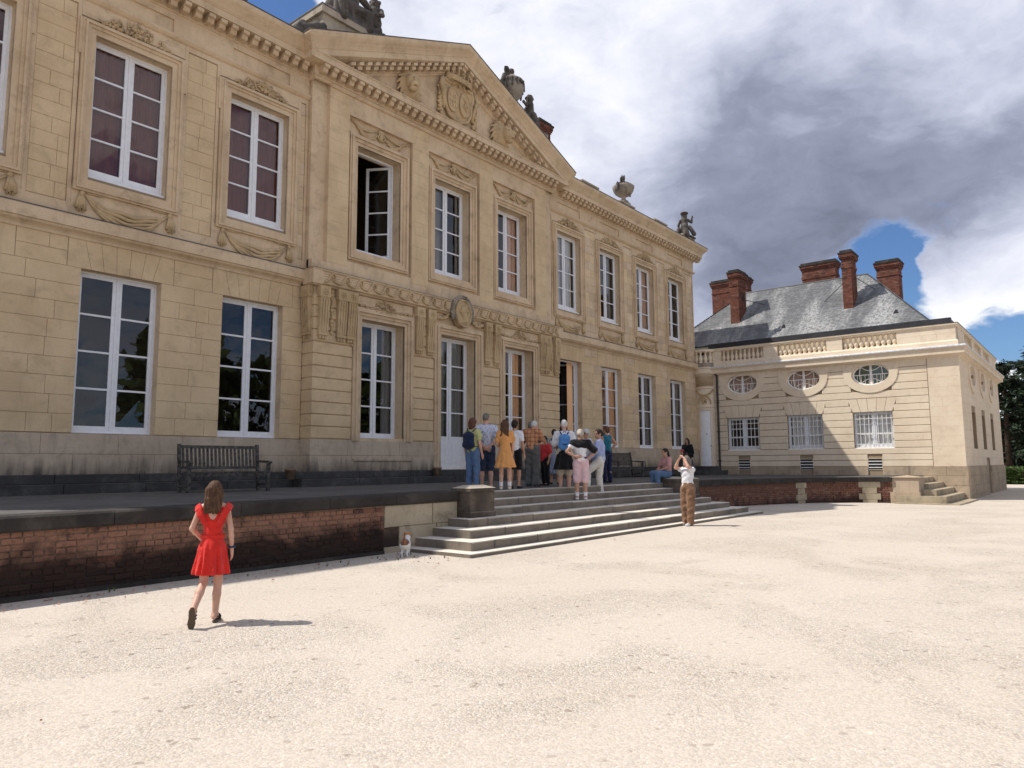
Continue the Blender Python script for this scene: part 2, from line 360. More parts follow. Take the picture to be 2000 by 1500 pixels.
class MB:
    def __init__(s): s.v = []; s.f = []
    def add(s, vs, fs):
        o = len(s.v); s.v.extend(vs); s.f.extend(tuple(i + o for i in f) for f in fs)
    def hexa(s, q):
        s.add(q, [(0, 1, 2, 3), (4, 7, 6, 5), (0, 4, 5, 1), (1, 5, 6, 2), (2, 6, 7, 3), (3, 7, 4, 0)])
    def box(s, x0, x1, y0, y1, z0, z1):
        s.hexa([(x0, y0, z0), (x1, y0, z0), (x1, y1, z0), (x0, y1, z0), (x0, y0, z1), (x1, y0, z1), (x1, y1, z1), (x0, y1, z1)])
    def fbox(s, F, u0, u1, v0, v1, w0, w1):
        s.hexa([F.p(u0, v0, w0), F.p(u1, v0, w0), F.p(u1, v0, w1), F.p(u0, v0, w1), F.p(u0, v1, w0), F.p(u1, v1, w0), F.p(u1, v1, w1), F.p(u0, v1, w1)])
    def stone(s, F, u0, u1, v0, v1, w0, w1, ch=0.008, jit=0.0):
        j = lambda: (random.random() - 0.5) * jit
        a = [F.p(u0, v0, w0), F.p(u1, v0, w0), F.p(u1, v1, w0), F.p(u0, v1, w0)]
        b = [F.p(u0, v0, w1 - ch), F.p(u1, v0, w1 - ch), F.p(u1, v1, w1 - ch), F.p(u0, v1, w1 - ch)]
        c = [F.p(u0 + ch, v0 + ch, w1 + j()), F.p(u1 - ch, v0 + ch, w1 + j()), F.p(u1 - ch, v1 - ch, w1 + j()), F.p(u0 + ch, v1 - ch, w1 + j())]
        fs = [(8, 9, 10, 11)]
        for i in range(4):
            k = (i + 1) % 4
            fs += [(i, k, 4 + k, 4 + i), (4 + i, 4 + k, 8 + k, 8 + i)]
        s.add(a + b + c, fs)
    def prism(s, F, prof, u0, u1, caps=True):
        n = len(prof)
        vs = [F.p(u0, v, w) for (w, v) in prof] + [F.p(u1, v, w) for (w, v) in prof]
        fs = [(i, (i + 1) % n, n + (i + 1) % n, n + i) for i in range(n)]
        if caps: fs += [tuple(range(n)), tuple(range(2 * n - 1, n - 1, -1))]
        s.add(vs, fs)
    def loft(s, rings, closed=True, caps=False):
        n = len(rings[0]); vs = [p for r in rings for p in r]; fs = []
        for i in range(len(rings) - 1):
            for j in range(n if closed else n - 1):
                k = (j + 1) % n
                fs.append((i * n + j, i * n + k, (i + 1) * n + k, (i + 1) * n + j))
        if caps: fs += [tuple(range(n - 1, -1, -1)), tuple((len(rings) - 1) * n + j for j in range(n))]
        s.add(vs, fs)
    def extr(s, F, poly, w0, w1):
        """polygon (u,v) extruded along w"""
        n = len(poly)
        vs = [F.p(u, v, w0) for u, v in poly] + [F.p(u, v, w1) for u, v in poly]
        s.add(vs, [(i, (i + 1) % n, n + (i + 1) % n, n + i) for i in range(n)] + [tuple(range(n, 2 * n)), tuple(range(n - 1, -1, -1))])
    def tube(s, pts, rad, n=6, caps=True, flat=1.0):
        pts = [Vector(p) for p in pts]
        if not hasattr(rad, '__len__'): rad = [rad] * len(pts)
        rings = []
        up = Vector((0, 0, 1))
        prev = None
        for i, p in enumerate(pts):
            d = (pts[min(i + 1, len(pts) - 1)] - pts[max(i - 1, 0)])
            if d.length < 1e-9: d = Vector((0, 0, 1))
            d.normalize()
            if prev is None:
                a = d.cross(up if abs(d.z) < 0.95 else Vector((1, 0, 0))).normalized()
            else:
                a = (prev - d * prev.dot(d)).normalized()
            prev = a
            b = d.cross(a)
            rings.append([tuple(p + (a * math.cos(2 * math.pi * k / n) + b * math.sin(2 * math.pi * k / n) * flat) * rad[i]) for k in range(n)])
        s.loft(rings, True, caps)
    def lathe(s, c, prof, n=16, a0=0.0, a1=2 * math.pi, sx=1.0, sy=1.0):
        full = abs(a1 - a0 - 2 * math.pi) < 1e-6
        m = n if full else n + 1
        rings = []
        for r, z in prof:
            rings.append([(c[0] + sx * r * math.cos(a0 + (a1 - a0) * k / n), c[1] + sy * r * math.sin(a0 + (a1 - a0) * k / n), c[2] + z) for k in range(m)])
        s.loft(rings, full, False)
    def mesh(s, name, mat, smooth=False, recalc=True):
        me = bpy.data.meshes.new(name)
        me.from_pydata(s.v, [], s.f)
        if recalc:
            bm = bmesh.new(); bm.from_mesh(me); bmesh.ops.recalc_face_normals(bm, faces=bm.faces); bm.to_mesh(me); bm.free()
        if smooth:
            me.polygons.foreach_set('use_smooth', [True] * len(me.polygons))
        if mat: me.materials.append(MATS[mat])
        me.update()
        return me
    def build(s, name, mat, parent=None, smooth=False, recalc=True, **tags):
        return link(name, s.mesh(name, mat, smooth, recalc), parent, **tags)

def link(name, me, parent=None, loc=None, **tags):
    o = bpy.data.objects.new(name, me)
    COL.objects.link(o)
    if parent is not None:
        o.parent = parent
        o.matrix_parent_inverse = PINV.get(parent.name, Matrix.Identity(4))
    if loc is not None: o.location = loc
    for k, v in tags.items(): o[k] = v
    return o
PINV = {}
def thing(name, loc, label, cat, group=None):
    o = bpy.data.objects.new(name, None); COL.objects.link(o); o.location = loc
    o.empty_display_size = 0.3
    o['label'] = label; o['category'] = cat
    if group: o['group'] = group
    PINV[o.name] = Matrix.Translation(Vector(loc)).inverted()
    return o
def tag(o, label, cat, group=None):
    o['label'] = label; o['category'] = cat
    if group: o['group'] = group
    return o
def smooth01(a, b, x):
    t = np.clip((x - a) / (b - a), 0, 1); return t * t * (3 - 2 * t)
def gz(x, y):
    return -0.22 * smooth01(22.0, 36.0, x) + 0.0 * y
# ---------------------------------------------------------------- soft-blend solids (carvings, statues, people)
def surface_nets(g, org, h):
    s = g < 0
    nx, ny, nz = g.shape
    cs = [s[i:nx - 1 + i, j:ny - 1 + j, k:nz - 1 + k] for i in (0, 1) for j in (0, 1) for k in (0, 1)]
    cnt = sum(c.astype(np.int8) for c in cs)
    act = (cnt > 0) & (cnt < 8)
    ids = np.full(act.shape, -1, np.int32)
    I = np.argwhere(act)
    if len(I) == 0: return np.zeros((0, 3)), []
    ids[act] = np.arange(len(I))
    acc = np.zeros((len(I), 3)); num = np.zeros(len(I))
    off = np.array([(i, j, k) for i in (0, 1) for j in (0, 1) for k in (0, 1)])
    for a in range(8):
        for b in range(a + 1, 8):
            if np.abs(off[a] - off[b]).sum() != 1: continue
            ga = g[I[:, 0] + off[a][0], I[:, 1] + off[a][1], I[:, 2] + off[a][2]]
            gb = g[I[:, 0] + off[b][0], I[:, 1] + off[b][1], I[:, 2] + off[b][2]]
            m = (ga < 0) != (gb < 0)
            t = ga / np.where(np.abs(ga - gb) < 1e-12, 1e-12, ga - gb)
            pt = I + off[a] + (off[b] - off[a]) * t[:, None]
            acc[m] += pt[m]; num[m] += 1
    V = acc / num[:, None] * h + org
    quads = []
    for ax in range(3):
        sl0 = [slice(None)] * 3; sl1 = [slice(None)] * 3
        sl0[ax] = slice(0, -1); sl1[ax] = slice(1, None)
        cr = s[tuple(sl0)] != s[tuple(sl1)]
        E = np.argwhere(cr)
        o1, o2 = [(1, 2), (2, 0), (0, 1)][ax]
        ok = (E[:, o1] > 0) & (E[:, o2] > 0) & (E[:, o1] < act.shape[o1]) & (E[:, o2] < act.shape[o2])
        E = E[ok]
        if len(E) == 0: continue
        def cid(d1, d2):
            q = E.copy(); q[:, o1] += d1; q[:, o2] += d2
            return ids[q[:, 0], q[:, 1], q[:, 2]]
        Q = np.stack([cid(-1, -1), cid(0, -1), cid(0, 0), cid(-1, 0)], 1)
        flip = s[E[:, 0], E[:, 1], E[:, 2]]
        Q[~flip] = Q[~flip][:, ::-1]
        quads.append(Q)
    Q = np.concatenate(quads)
    Q = Q[(Q >= 0).all(1)]
    return V, Q

def prim_bounds(p):
    if p[0] == 'c':
        a, b, ra, rb = p[1:5]; r = max(ra, rb)
        return np.minimum(a, b) - r, np.maximum(a, b) + r
    c, r = np.array(p[1]), np.array(p[2]); m = np.array([max(r)] * 3) if len(p) > 3 and p[3] is not None else r
    return c - m, c + m
def prim_dist(p, X, Y, Z):
    if p[0] == 'c':
        a, b, ra, rb = np.array(p[1], float), np.array(p[2], float), p[3], p[4]
        d = b - a; L = max(d @ d, 1e-9)
        t = np.clip(((X - a[0]) * d[0] + (Y - a[1]) * d[1] + (Z - a[2]) * d[2]) / L, 0, 1)
        return np.sqrt((X - a[0] - t * d[0]) ** 2 + (Y - a[1] - t * d[1]) ** 2 + (Z - a[2] - t * d[2]) ** 2) - (ra + (rb - ra) * t)
    c, r = p[1], p[2]
    x, y, z = X - c[0], Y - c[1], Z - c[2]
    if len(p) > 3 and p[3] is not None:
        m = np.array(p[3])         # columns are the ellipsoid's own axes
        x, y, z = m[0, 0] * x + m[1, 0] * y + m[2, 0] * z, m[0, 1] * x + m[1, 1] * y + m[2, 1] * z, m[0, 2] * x + m[1, 2] * y + m[2, 2] * z
    k = np.sqrt((x / r[0]) ** 2 + (y / r[1]) ** 2 + (z / r[2]) ** 2)
    k2 = np.sqrt((x / r[0] ** 2) ** 2 + (y / r[1] ** 2) ** 2 + (z / r[2] ** 2) ** 2)
    return k * (k - 1.0) / np.maximum(k2, 1e-6)
def sdf(prims, h=0.015, k=0.03, clips=(), subs=(), disp=None):
    """prims blended smoothly, cut by half spaces (point, outward normal) and minus subs"""
    lo = np.min([prim_bounds(p)[0] for p in prims], 0) - 3 * h - k
    hi = np.max([prim_bounds(p)[1] for p in prims], 0) + 3 * h + k
    n = np.ceil((hi - lo) / h).astype(int) + 1
    ax = [lo[i] + h * np.arange(n[i]) for i in range(3)]
    g = np.full(tuple(n), 1.0)
    for p in prims:
        a, b = prim_bounds(p)
        i0 = np.maximum(((a - k - 3 * h - lo) / h).astype(int), 0); i1 = np.minimum(((b + k + 3 * h - lo) / h).astype(int) + 2, n)
        sl = tuple(slice(i0[i], i1[i]) for i in range(3))
        X, Y, Z = np.meshgrid(ax[0][sl[0]], ax[1][sl[1]], ax[2][sl[2]], indexing='ij', sparse=True)
        d = prim_dist(p, X, Y, Z)
        o = g[sl]
        q = np.maximum(k - np.abs(o - d), 0.0) / k
        g[sl] = np.minimum(o, d) - q * q * k * 0.25
    X, Y, Z = np.meshgrid(ax[0], ax[1], ax[2], indexing='ij', sparse=True)
    if disp is not None: g = g + disp(X, Y, Z)
    for p, nm in clips:
        nm = np.array(nm, float) / np.linalg.norm(nm)
        g = np.maximum(g, (X - p[0]) * nm[0] + (Y - p[1]) * nm[1] + (Z - p[2]) * nm[2])
    for p in subs:
        g = np.maximum(g, -prim_dist(p, X, Y, Z))
    return surface_nets(g, lo, h)
def np_mesh(name, V, Q, mat, smooth=True, extra=None):
    me = bpy.data.meshes.new(name)
    v = [tuple(x) for x in np.asarray(V, float)]; f = [tuple(int(i) for i in q) for q in Q]
    if extra is not None:
        o = len(v); v += extra.v; f += [tuple(i + o for i in q) for q in extra.f]
    me.from_pydata(v, [], f)
    if smooth: me.polygons.foreach_set('use_smooth', [True] * len(me.polygons))
    me.materials.append(MATS[mat]); me.update()
    return me
def rotm(ax, ang):
    return np.array(Matrix.Rotation(ang, 3, ax))
def blob(mb, c, r, n=6, m=4):
    c = Vector(c)
    if not hasattr(r, '__len__'): r = (r, r, r)
    prof = [(math.sin(math.pi * i / m), -math.cos(math.pi * i / m)) for i in range(m + 1)]
    rings = [[(c.x + r[0] * a * math.cos(2 * math.pi * k / n), c.y + r[1] * a * math.sin(2 * math.pi * k / n), c.z + r[2] * b) for k in range(n)] for a, b in prof]
    mb.loft(rings)

# ---------------------------------------------------------------- ground
def build_ground():
    def ax(fine0, fine1, st, far0, far1):
        a = list(np.arange(fine0, fine1 + 1e-6, st))
        k = st
        lo = []; x = fine0
        while x > far0: k *= 1.5; x -= k; lo.append(max(x, far0))
        k = st; hi = []; x = fine1
        while x < far1: k *= 1.5; x += k; hi.append(min(x, far1))
        return np.array(lo[::-1] + a + hi)
    xs = ax(-3, 40, 0.5, -900, 1500); ys = ax(-2, 12, 0.25, -1200, 900)
    X, Y = np.meshgrid(xs, ys, indexing='ij')
    Z = gz(X, Y)
    nx, ny = X.shape
    V = np.stack([X, Y, Z], -1).reshape(-1, 3)
    i, j = np.meshgrid(np.arange(nx - 1), np.arange(ny - 1), indexing='ij')
    a = (i * ny + j).ravel()
    F = np.stack([a, a + ny, a + ny + 1, a + 1], 1)
    link('ground', np_mesh('ground', V, F, 'gravel'), None, kind='structure', label='pale beige gravel forecourt in front of the chateau')
build_ground()

# ---------------------------------------------------------------- the chateau
CH = thing('chateau', (18.11, 17.6, 0.9), 'long two-storey cream limestone chateau with pedimented centre and tall white windows', 'chateau')
WL = [3.76, 7.16, 10.56]; WR = [25.65, 29.07, 32.49, 35.92]; WC = [14.72, 18.11, 21.50]
HO = 0.90
def wall_panel(mb, F, u0, u1, v0, v1, w, ops, depth, front=None):
    us = sorted({u0, u1} | {x for o in ops for x in o[:2] if u0 < x < u1})
    vs = sorted({v0, v1} | {x for o in ops for x in o[2:] if v0 < x < v1})
    inside = lambda a, b: any(o[0] - 1e-6 <= a <= o[1] + 1e-6 and o[2] - 1e-6 <= b <= o[3] + 1e-6 for o in ops)
    for i in range(len(us) - 1):
        for j in range(len(vs) - 1):
            if not inside((us[i] + us[i + 1]) / 2, (vs[j] + vs[j + 1]) / 2):
                (front or mb).add([F.p(us[i], vs[j], w), F.p(us[i + 1], vs[j], w), F.p(us[i + 1], vs[j + 1], w), F.p(us[i], vs[j + 1], w)], [(0, 1, 2, 3)])
    for a, b, c, d in ops:
        for p, q in (((a, c), (a, d)), ((a, d), (b, d)), ((b, d), (b, c)), ((b, c), (a, c))):
            mb.add([F.p(p[0], p[1], w), F.p(q[0], q[1], w), F.p(q[0], q[1], w - depth), F.p(p[0], p[1], w - depth)], [(0, 1, 2, 3)])
def courses(u0, u1, v0, v1, n, ops, lmin, lmax):
    h = (v1 - v0) / n; out = []
    for i in range(n):
        a, b = v0 + i * h, v0 + (i + 1) * h
        iv = [(u0, u1)]
        for o in ops:
            if o[2] < b - 0.02 and o[3] > a + 0.02:
                nv = []
                for p, q in iv:
                    if o[1] <= p or o[0] >= q: nv.append((p, q)); continue
                    if o[0] > p: nv.append((p, o[0]))
                    if o[1] < q: nv.append((o[1], q))
                iv = nv
        for p, q in iv:
            x = p
            while x < q - 1e-3:
                L = random.uniform(lmin, lmax)
                if q - x - L < lmin * 0.8: L = q - x
                out.append((x, x + L, a, b)); x += L
    return out
STONES = []      # (frame, u0, u1, v0, v1, w0, w1, chamfer)
def stones(F, rects, w0, w1, gap=0.006, ch=0.006):
    for a, b, c, d in rects:
        STONES.append((F, a + gap / 2, b - gap / 2, c + gap / 2, d - gap / 2, w0, w1, ch))
def flush_stones(parent, name, mat, many=280, stuff='stonework', jit=0.004):
    global STONES
    eye = Vector((0, 0, 1.5))
    def size(s):
        c = Vector(s[0].p((s[1] + s[2]) / 2, (s[3] + s[4]) / 2, s[6])); L = max((c - eye).length, 1)
        return (s[2] - s[1]) * (s[4] - s[3]) / L / L * abs((c - eye).normalized().dot(s[0].w))
    STONES.sort(key=size, reverse=True)
    for s in STONES[:many]:
        mb = MB(); mb.stone(*s[:7], ch=s[7], jit=jit); mb.build(name, mat, parent)
    if len(STONES) > many:
        mb = MB()
        for s in STONES[many:]: mb.stone(*s[:7], ch=s[7], jit=jit)
        o = mb.build(stuff, mat, parent); o['kind'] = 'stuff'
    STONES = []
def frame_bands(mb, F, u0, u1, v0, v1, bands, base, bottom=True):
    """nested mouldings round an opening; bands = (inner offset, outer offset, projection)"""
    for a, b, w in bands:
        vb = v0 - (b if bottom else 0)
        mb.fbox(F, u0 - b, u0 - a, vb, v1 + b, base - 0.02, w)
        mb.fbox(F, u1 + a, u1 + b, vb, v1 + b, base - 0.02, w)
        mb.fbox(F, u0 - a, u1 + a, v1 + a, v1 + b, base - 0.02, w)
        if bottom: mb.fbox(F, u0 - a, u1 + a, v0 - b, v0 - a, base - 0.02, w)

WALL = None
def build_walls():
    global WALL
    mb = MB(); joint = MB()
    lo = [(c - HO, c + HO, 2.24, 5.95) for c in WL + WR]
    up = [(c - HO, c + HO, 8.10, 11.53) for c in WL + WR]
    L = lambda ops, a, b: [o for o in ops if a <= o[0] and o[1] <= b]
    joints = []
    for a, b in ((-1.0, 12.12), (24.1, 38.15)):
        joint = MB(); joints.append(joint)
        wall_panel(mb, FA, a, b, 0.9, 6.62, 0.0, L(lo, a, b), 0.42, joint)
        wall_panel(mb, FA, a, b, 6.62, 13.1, 0.0, L(up, a, b), 0.42, joint)
    # the centre, one step forward below and half a step above
    loc = [(WC[0] - .87, WC[0] + .87, 2.30, 5.90), (WC[1] - .87, WC[1] + .87, 1.33, 5.88), (WC[2] - .87, WC[2] + .87, 2.30, 5.90)]
    wall_panel(mb, FA, 12.15, 24.07, 0.9, 6.70, 0.5, loc, 0.92)
    nic = [(c - 1.31, c + 1.31, 7.62, 12.26) for c in WC]
    wall_panel(mb, FA, 12.66, 23.56, 6.7, 13.5, 0.33, nic, 0.13)
    for c in WC:
        wall_panel(mb, FA, c - 1.31, c + 1.31, 7.62, 12.26, 0.20, [(c - .90, c + .90, 8.06, 11.44)], 0.62)
    for a, b in ((12.13, 12.66), (23.56, 24.09)):
        wall_panel(mb, FA, a, b, 6.7, 13.1, 0.19, [], 0)
    for x, w0, w1, z0, z1 in ((12.15, 0, .5, .9, 6.7), (24.07, 0, .5, .9, 6.7), (12.13, 0, .19, 6.7, 13.1), (24.09, 0, .19, 6.7, 13.1), (12.66, .19, .33, 6.7, 13.1), (23.56, .19, .33, 6.7, 13.1)):
        mb.add([FA.p(x, z0, w0), FA.p(x, z0, w1), FA.p(x, z1, w1), FA.p(x, z1, w0)], [(0, 1, 2, 3)])
    mb.add([(38.15, 17.6, 0), (38.15, 30, 0), (38.15, 30, 13.4), (38.15, 17.6, 13.4)], [(0, 1, 2, 3)])
    WALL = mb.build('wall', 'limestone', CH, recalc=False)
    for joint in joints: joint.build('mortar_bed', 'mortar', WALL, recalc=False)
    # dark rooms behind the windows
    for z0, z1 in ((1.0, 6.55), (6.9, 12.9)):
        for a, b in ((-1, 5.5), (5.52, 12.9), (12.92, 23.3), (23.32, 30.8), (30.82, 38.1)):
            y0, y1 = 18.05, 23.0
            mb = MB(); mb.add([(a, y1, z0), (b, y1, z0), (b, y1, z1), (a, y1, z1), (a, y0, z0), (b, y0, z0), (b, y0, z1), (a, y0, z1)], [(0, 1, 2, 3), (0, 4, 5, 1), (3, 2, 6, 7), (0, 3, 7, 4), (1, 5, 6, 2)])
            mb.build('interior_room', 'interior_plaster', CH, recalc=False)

    # ashlar of the flanks
    for a, b, cs in ((-0.9, 12.12, WL), (24.1, 38.15, WR)):
        ops = [(c - HO, c + HO, 2.24, 5.95) for c in cs]
        vous = [(c - 1.22, c + 1.22, 5.95, 6.40) for c in cs]
        stones(FA, courses(a, b, 2.24, 5.95, 9, ops, 0.45, 1.15), -.01, .018)
        stones(FA, courses(a, b, 5.95, 6.62, 2, [(c - 1.20, c + 1.20, 5.95, 6.62) for c in cs], 0.45, 1.15), -.01, .014)
        edges = [a] + [e for c in cs for e in (c - 1.22, c + 1.22)] + [b]
        for i in range(0, len(edges), 2):
            p, q = edges[i] + .09, edges[i + 1] - .09
            if q - p > 0.08:
                stones(FA, courses(p, q, 7.42, 12.12, 13, [], 0.28, 0.62), -.01, .014)
    flush_stones(WALL, 'stone', 'limestone_block')
    # flat arches over the ground floor windows
    for c in WL + WR:
        n = 7; top = 6.61; bot = 5.955
        for i in range(n):
            ub0 = c - .97 + 1.94 * i / n if i else c - 1.195; ub1 = c - .97 + 1.94 * (i + 1) / n if i < n - 1 else c + 1.195
            ut0 = c - 1.19 + 2.38 * i / n; ut1 = c - 1.19 + 2.38 * (i + 1) / n
            mb = MB(); mb.extr(FA, [(ub0 + .004, bot), (ub1 - .004, bot), (ut1 - .004, top), (ut0 + .004, top)], -.01, .0135)
            mb.build('voussoir', 'limestone_block', WALL)
    # borders of the sunk panels between the upper windows, bare stone over and under the frames
    for a, b, cs in ((-0.9, 12.12, WL), (24.1, 38.15, WR)):
        mb = MB()
        edges = [a] + [e for c in cs for e in (c - 1.22, c + 1.22)] + [b]
        for i in range(0, len(edges), 2):
            p, q = edges[i], edges[i + 1]
            mb.fbox(FA, p, p + .085, 7.40, 12.14, -.01, .034); mb.fbox(FA, q - .085, q, 7.40, 12.14, -.01, .034)
            mb.fbox(FA, p, q, 12.14, 12.30, -.01, .036)
        for c in cs:
            mb.fbox(FA, c - 1.215, c + 1.215, 7.40, 7.80, -.01, .035)
            mb.fbox(FA, c - 1.215, c + 1.215, 11.9, 12.30, -.01, .035)
        mb.fbox(FA, a, b, 7.10, 7.40, -.01, .037)
        mb.build('panel_border', 'limestone', CH)
    # rusticated centre
    piers = [(12.15, WC[0] - 1.22), (WC[0] + 1.22, WC[1] - 1.22), (WC[1] + 1.22, WC[2] - 1.22), (WC[2] + 1.22, 24.07)]
    for p, q in piers:
        n = 12; v0, v1 = 2.24, 6.38
        for i in range(n):
            a, b = v0 + (v1 - v0) * i / n, v0 + (v1 - v0) * (i + 1) / n
            mb = MB(); mb.stone(FA, p - (.03 if p < 12.2 else 0), q + (.03 if q > 24 else 0), a + .014, b - .014, .46, .545, .014)
            mb.build('rusticated_block', 'limestone_block', WALL)
    for x, sx in ((12.15, -1), (24.07, 1)):
        F = Frame((x, 17.6, 0), (0, -1, 0), (sx, 0, 0)); n = 12
        for i in range(n):
            a, b = 2.24 + 4.14 * i / n, 2.24 + 4.14 * (i + 1) / n
            mb = MB(); mb.stone(F, .01, .47, a + .014, b - .014, -.02, .028, .012); mb.build('rusticated_block', 'limestone_block', WALL)
    # smooth ashlar joints of the upper centre
    edges = [12.66] + [e for c in WC for e in (c - 1.31, c + 1.31)] + [23.56]
    for i in range(0, len(edges), 2):
        stones(FA, courses(edges[i], edges[i + 1], 7.45, 12.95, 13, [], .8, 1.4), .30, .338, .004, .003)
    flush_stones(WALL, 'facing_stone', 'limestone_block')
build_walls()

def build_plinth():
    pls = []
    for a, b, w0, w1 in ((-1, 12.1, 0, .05), (24.12, 38.2, 0, .05), (12.1, 17.2, .3, .55), (19.02, 24.12, .3, .55)):
        base = MB(); base.fbox(FA, a, b, .85, 2.215, w0, w1); pls.append(base.build('plinth', 'mortar', CH))
    pl = pls[2]
    for a, b, w in ((-1, 12.09, .05), (24.13, 38.2, .05), (12.09, 17.22, .55), (19.0, 24.13, .55)):
        stones(FA, courses(a, b, 1.32, 2.22, 2, [], .9, 1.9), w - .03, w + .016, .005, .006)
        flush_stones(pls.pop(0), 'stone', 'plinth_stone', 80)
    for x, sx in ((12.1, -1), (24.12, 1)):
        F = Frame((x, 17.6, 0), (0, -1, 0), (sx, 0, 0))
        stones(F, courses(.05, .56, 1.32, 2.22, 2, [], .6, .7), -.03, .012, .005, .006)
    flush_stones(pl, 'stone', 'plinth_stone', 200)
    # two shallow steps along the foot
    n = 0
    for z0, z1, yf, yb in ((0.90, 1.13, 16.86, 17.75), (1.13, 1.325, 17.18, 17.75)):
        for a, b, dy in ((-1, 11.45, 0.0), (11.45, 24.8, -0.42), (24.8, 37.0, 0.0)):
            x = a
            while x < b - .01:
                L = random.uniform(1.5, 2.4)
                if b - x - L < 1.0: L = b - x
                mb = MB(); F = Frame((0, yb, 0), (1, 0, 0), (0, -1, 0))
                mb.stone(F, x + .004, x + L - .004, z0, z1, 0, yb - (yf + dy), .012, .006)
                mb.build('base_step', 'step_dark', CH); x += L
build_plinth()

def ring(prof, x, y, ax, ay, dz=0.0):
    return [(x + ax * w, y + ay * w, v + dz) for w, v in prof]
LOWP = [(0, 12.88), (.05, 12.90), (.07, 12.96), (.10, 12.97), (.10, 13.24), (.46, 13.245), (.46, 13.42), (.49, 13.44), (.49, 13.47), (0, 13.47)]
SIMA = [(0, 13.472), (.50, 13.472), (.53, 13.52), (.60, 13.60), (.68, 13.68), (.71, 13.75), (.71, 13.82), (.68, 13.83), (0, 13.86)]
APX = 2.66
def build_entablature():
    mb = MB()
    mb.loft([ring(LOWP, -1, 17.6, 0, -1), ring(LOWP, 12.12, 17.6, -1, -1), ring(LOWP, 12.12, 17.27, -1, -1), ring(LOWP, 24.1, 17.27, 1, -1), ring(LOWP, 24.1, 17.6, 1, -1), ring(LOWP, 38.15, 17.6, 1, -1), ring(LOWP, 38.15, 28, 1, 0)])
    mb.build('cornice', 'limestone', CH)
    mb = MB()
    mb.loft([ring(SIMA, -1, 17.6, 0, -1), ring(SIMA, 12.12, 17.6, -1, -1), ring(SIMA, 12.12, 17.27, -1, -1), ring(SIMA, 18.11, 17.27, 0, -1, APX), ring(SIMA, 24.1, 17.27, 1, -1), ring(SIMA, 24.1, 17.6, 1, -1), ring(SIMA, 38.15, 17.6, 1, -1), ring(SIMA, 38.15, 28, 1, 0)])
    mb.build('gutter_moulding', 'limestone', CH)
    LEAD = [(0, 13.865), (.69, 13.835), (.73, 13.825), (.73, 13.845), (.69, 13.855), (0, 13.885)]
    mb = MB()
    mb.loft([ring(LEAD, -1, 17.6, 0, -1), ring(LEAD, 12.12, 17.6, -1, -1), ring(LEAD, 12.12, 17.27, -1, -1), ring(LEAD, 18.11, 17.27, 0, -1, APX), ring(LEAD, 24.1, 17.27, 1, -1), ring(LEAD, 24.1, 17.6, 1, -1), ring(LEAD, 38.15, 17.6, 1, -1), ring(LEAD, 38.15, 28, 1, 0)])
    mb.build('lead_flashing', 'lead_sheet', CH)
    # raking cornice
    RK = [(w * 1.0 + (.008 if w else 0), v) for w, v in LOWP]
    mb = MB()
    mb.loft([ring(RK, 12.12, 17.27, -1, -1), ring(RK, 18.11, 17.27, 0, -1, APX), ring(RK, 24.1, 17.27, 1, -1)])
    mb.build('raking_cornice', 'limestone', CH)
    # roof slopes of the pediment running back
    mb = MB()
    mb.add([(11.5, 17.2, 13.87), (18.11, 17.2, 13.87 + APX), (18.11, 20, 13.87 + APX), (11.5, 20, 13.87)], [(0, 1, 2, 3)])
    mb.add([(24.7, 17.2, 13.87), (18.11, 17.2, 13.87 + APX), (18.11, 20, 13.87 + APX), (24.7, 20, 13.87)], [(0, 1, 2, 3)])
    mb.build('pediment_roof', 'slate_lead', CH)
    mb = MB(); mb.extr(FA, [(12.2, 13.4), (24.02, 13.4), (18.11, 13.4 + APX)], 0.1, 0.345)
    ty = mb.build('tympanum', 'limestone', CH)
    # frieze with sunk panels over the windows
    for a, b, cs in ((-1, 12.12, WL), (24.1, 38.15, WR)):
        mb = MB()
        wall_panel(mb, FA, a, b, 12.40, 12.90, .06, [(c - .88, c + .88, 12.46, 12.81) for c in cs], .07)
        for c in cs: mb.add([FA.p(c - .88, 12.46, .006), FA.p(c + .88, 12.46, .006), FA.p(c + .88, 12.81, .006), FA.p(c - .88, 12.81, .006)], [(0, 1, 2, 3)])
        if a < 0: mb.build('frieze', 'limestone', CH, recalc=False)
    mb.add([(38.15 + .06, 17.54, 12.4), (38.21, 28, 12.4), (38.21, 28, 12.9), (38.21, 17.54, 12.9)], [(0, 1, 2, 3)])
    mb.add([(38.15, 17.54, 12.4), (38.21, 17.54, 12.4), (38.21, 17.54, 12.9), (38.15, 17.54, 12.9)], [(0, 1, 2, 3)])
    mb.build('frieze', 'limestone', CH, recalc=False)
    ARC = [(0, 12.27), (.05, 12.275), (.09, 12.30), (.14, 12.36), (.14, 12.40), (.10, 12.42), (0, 12.42)]
    mb = MB(); mb.loft([ring(ARC, -1, 17.6, 0, -1), ring(ARC, 12.12, 17.6, 0, -1)], True, True)
    mb.build('architrave_moulding', 'limestone', CH); mb = MB()
    mb.loft([ring(ARC, 24.1, 17.6, 0, -1), ring(ARC, 38.15, 17.6, 1, -1), ring(ARC, 38.15, 28, 1, 0)], True, True)
    mb.build('architrave_moulding', 'limestone', CH)
    BED = [(0, 12.86), (.06, 12.87), (.10, 12.92), (.10, 12.95), (0, 12.96)]
    mb = MB(); mb.loft([[(x, 17.27 - w, v - .02) for w, v in BED] for x in (12.66, 23.56)], True, True)
    mb.build('bed_moulding', 'limestone', CH)
    # modillion blocks, all one shape
    mb = MB(); F0 = Frame((0, 0, 0), (1, 0, 0), (0, -1, 0))
    mb.prism(F0, [(0, .02), (.20, .02), (.24, .07), (.24, .12), (.33, .14), (.33, .235), (0, .235)], -.085, .085)
    me = mb.mesh('modillion', 'limestone')
    u = -0.8
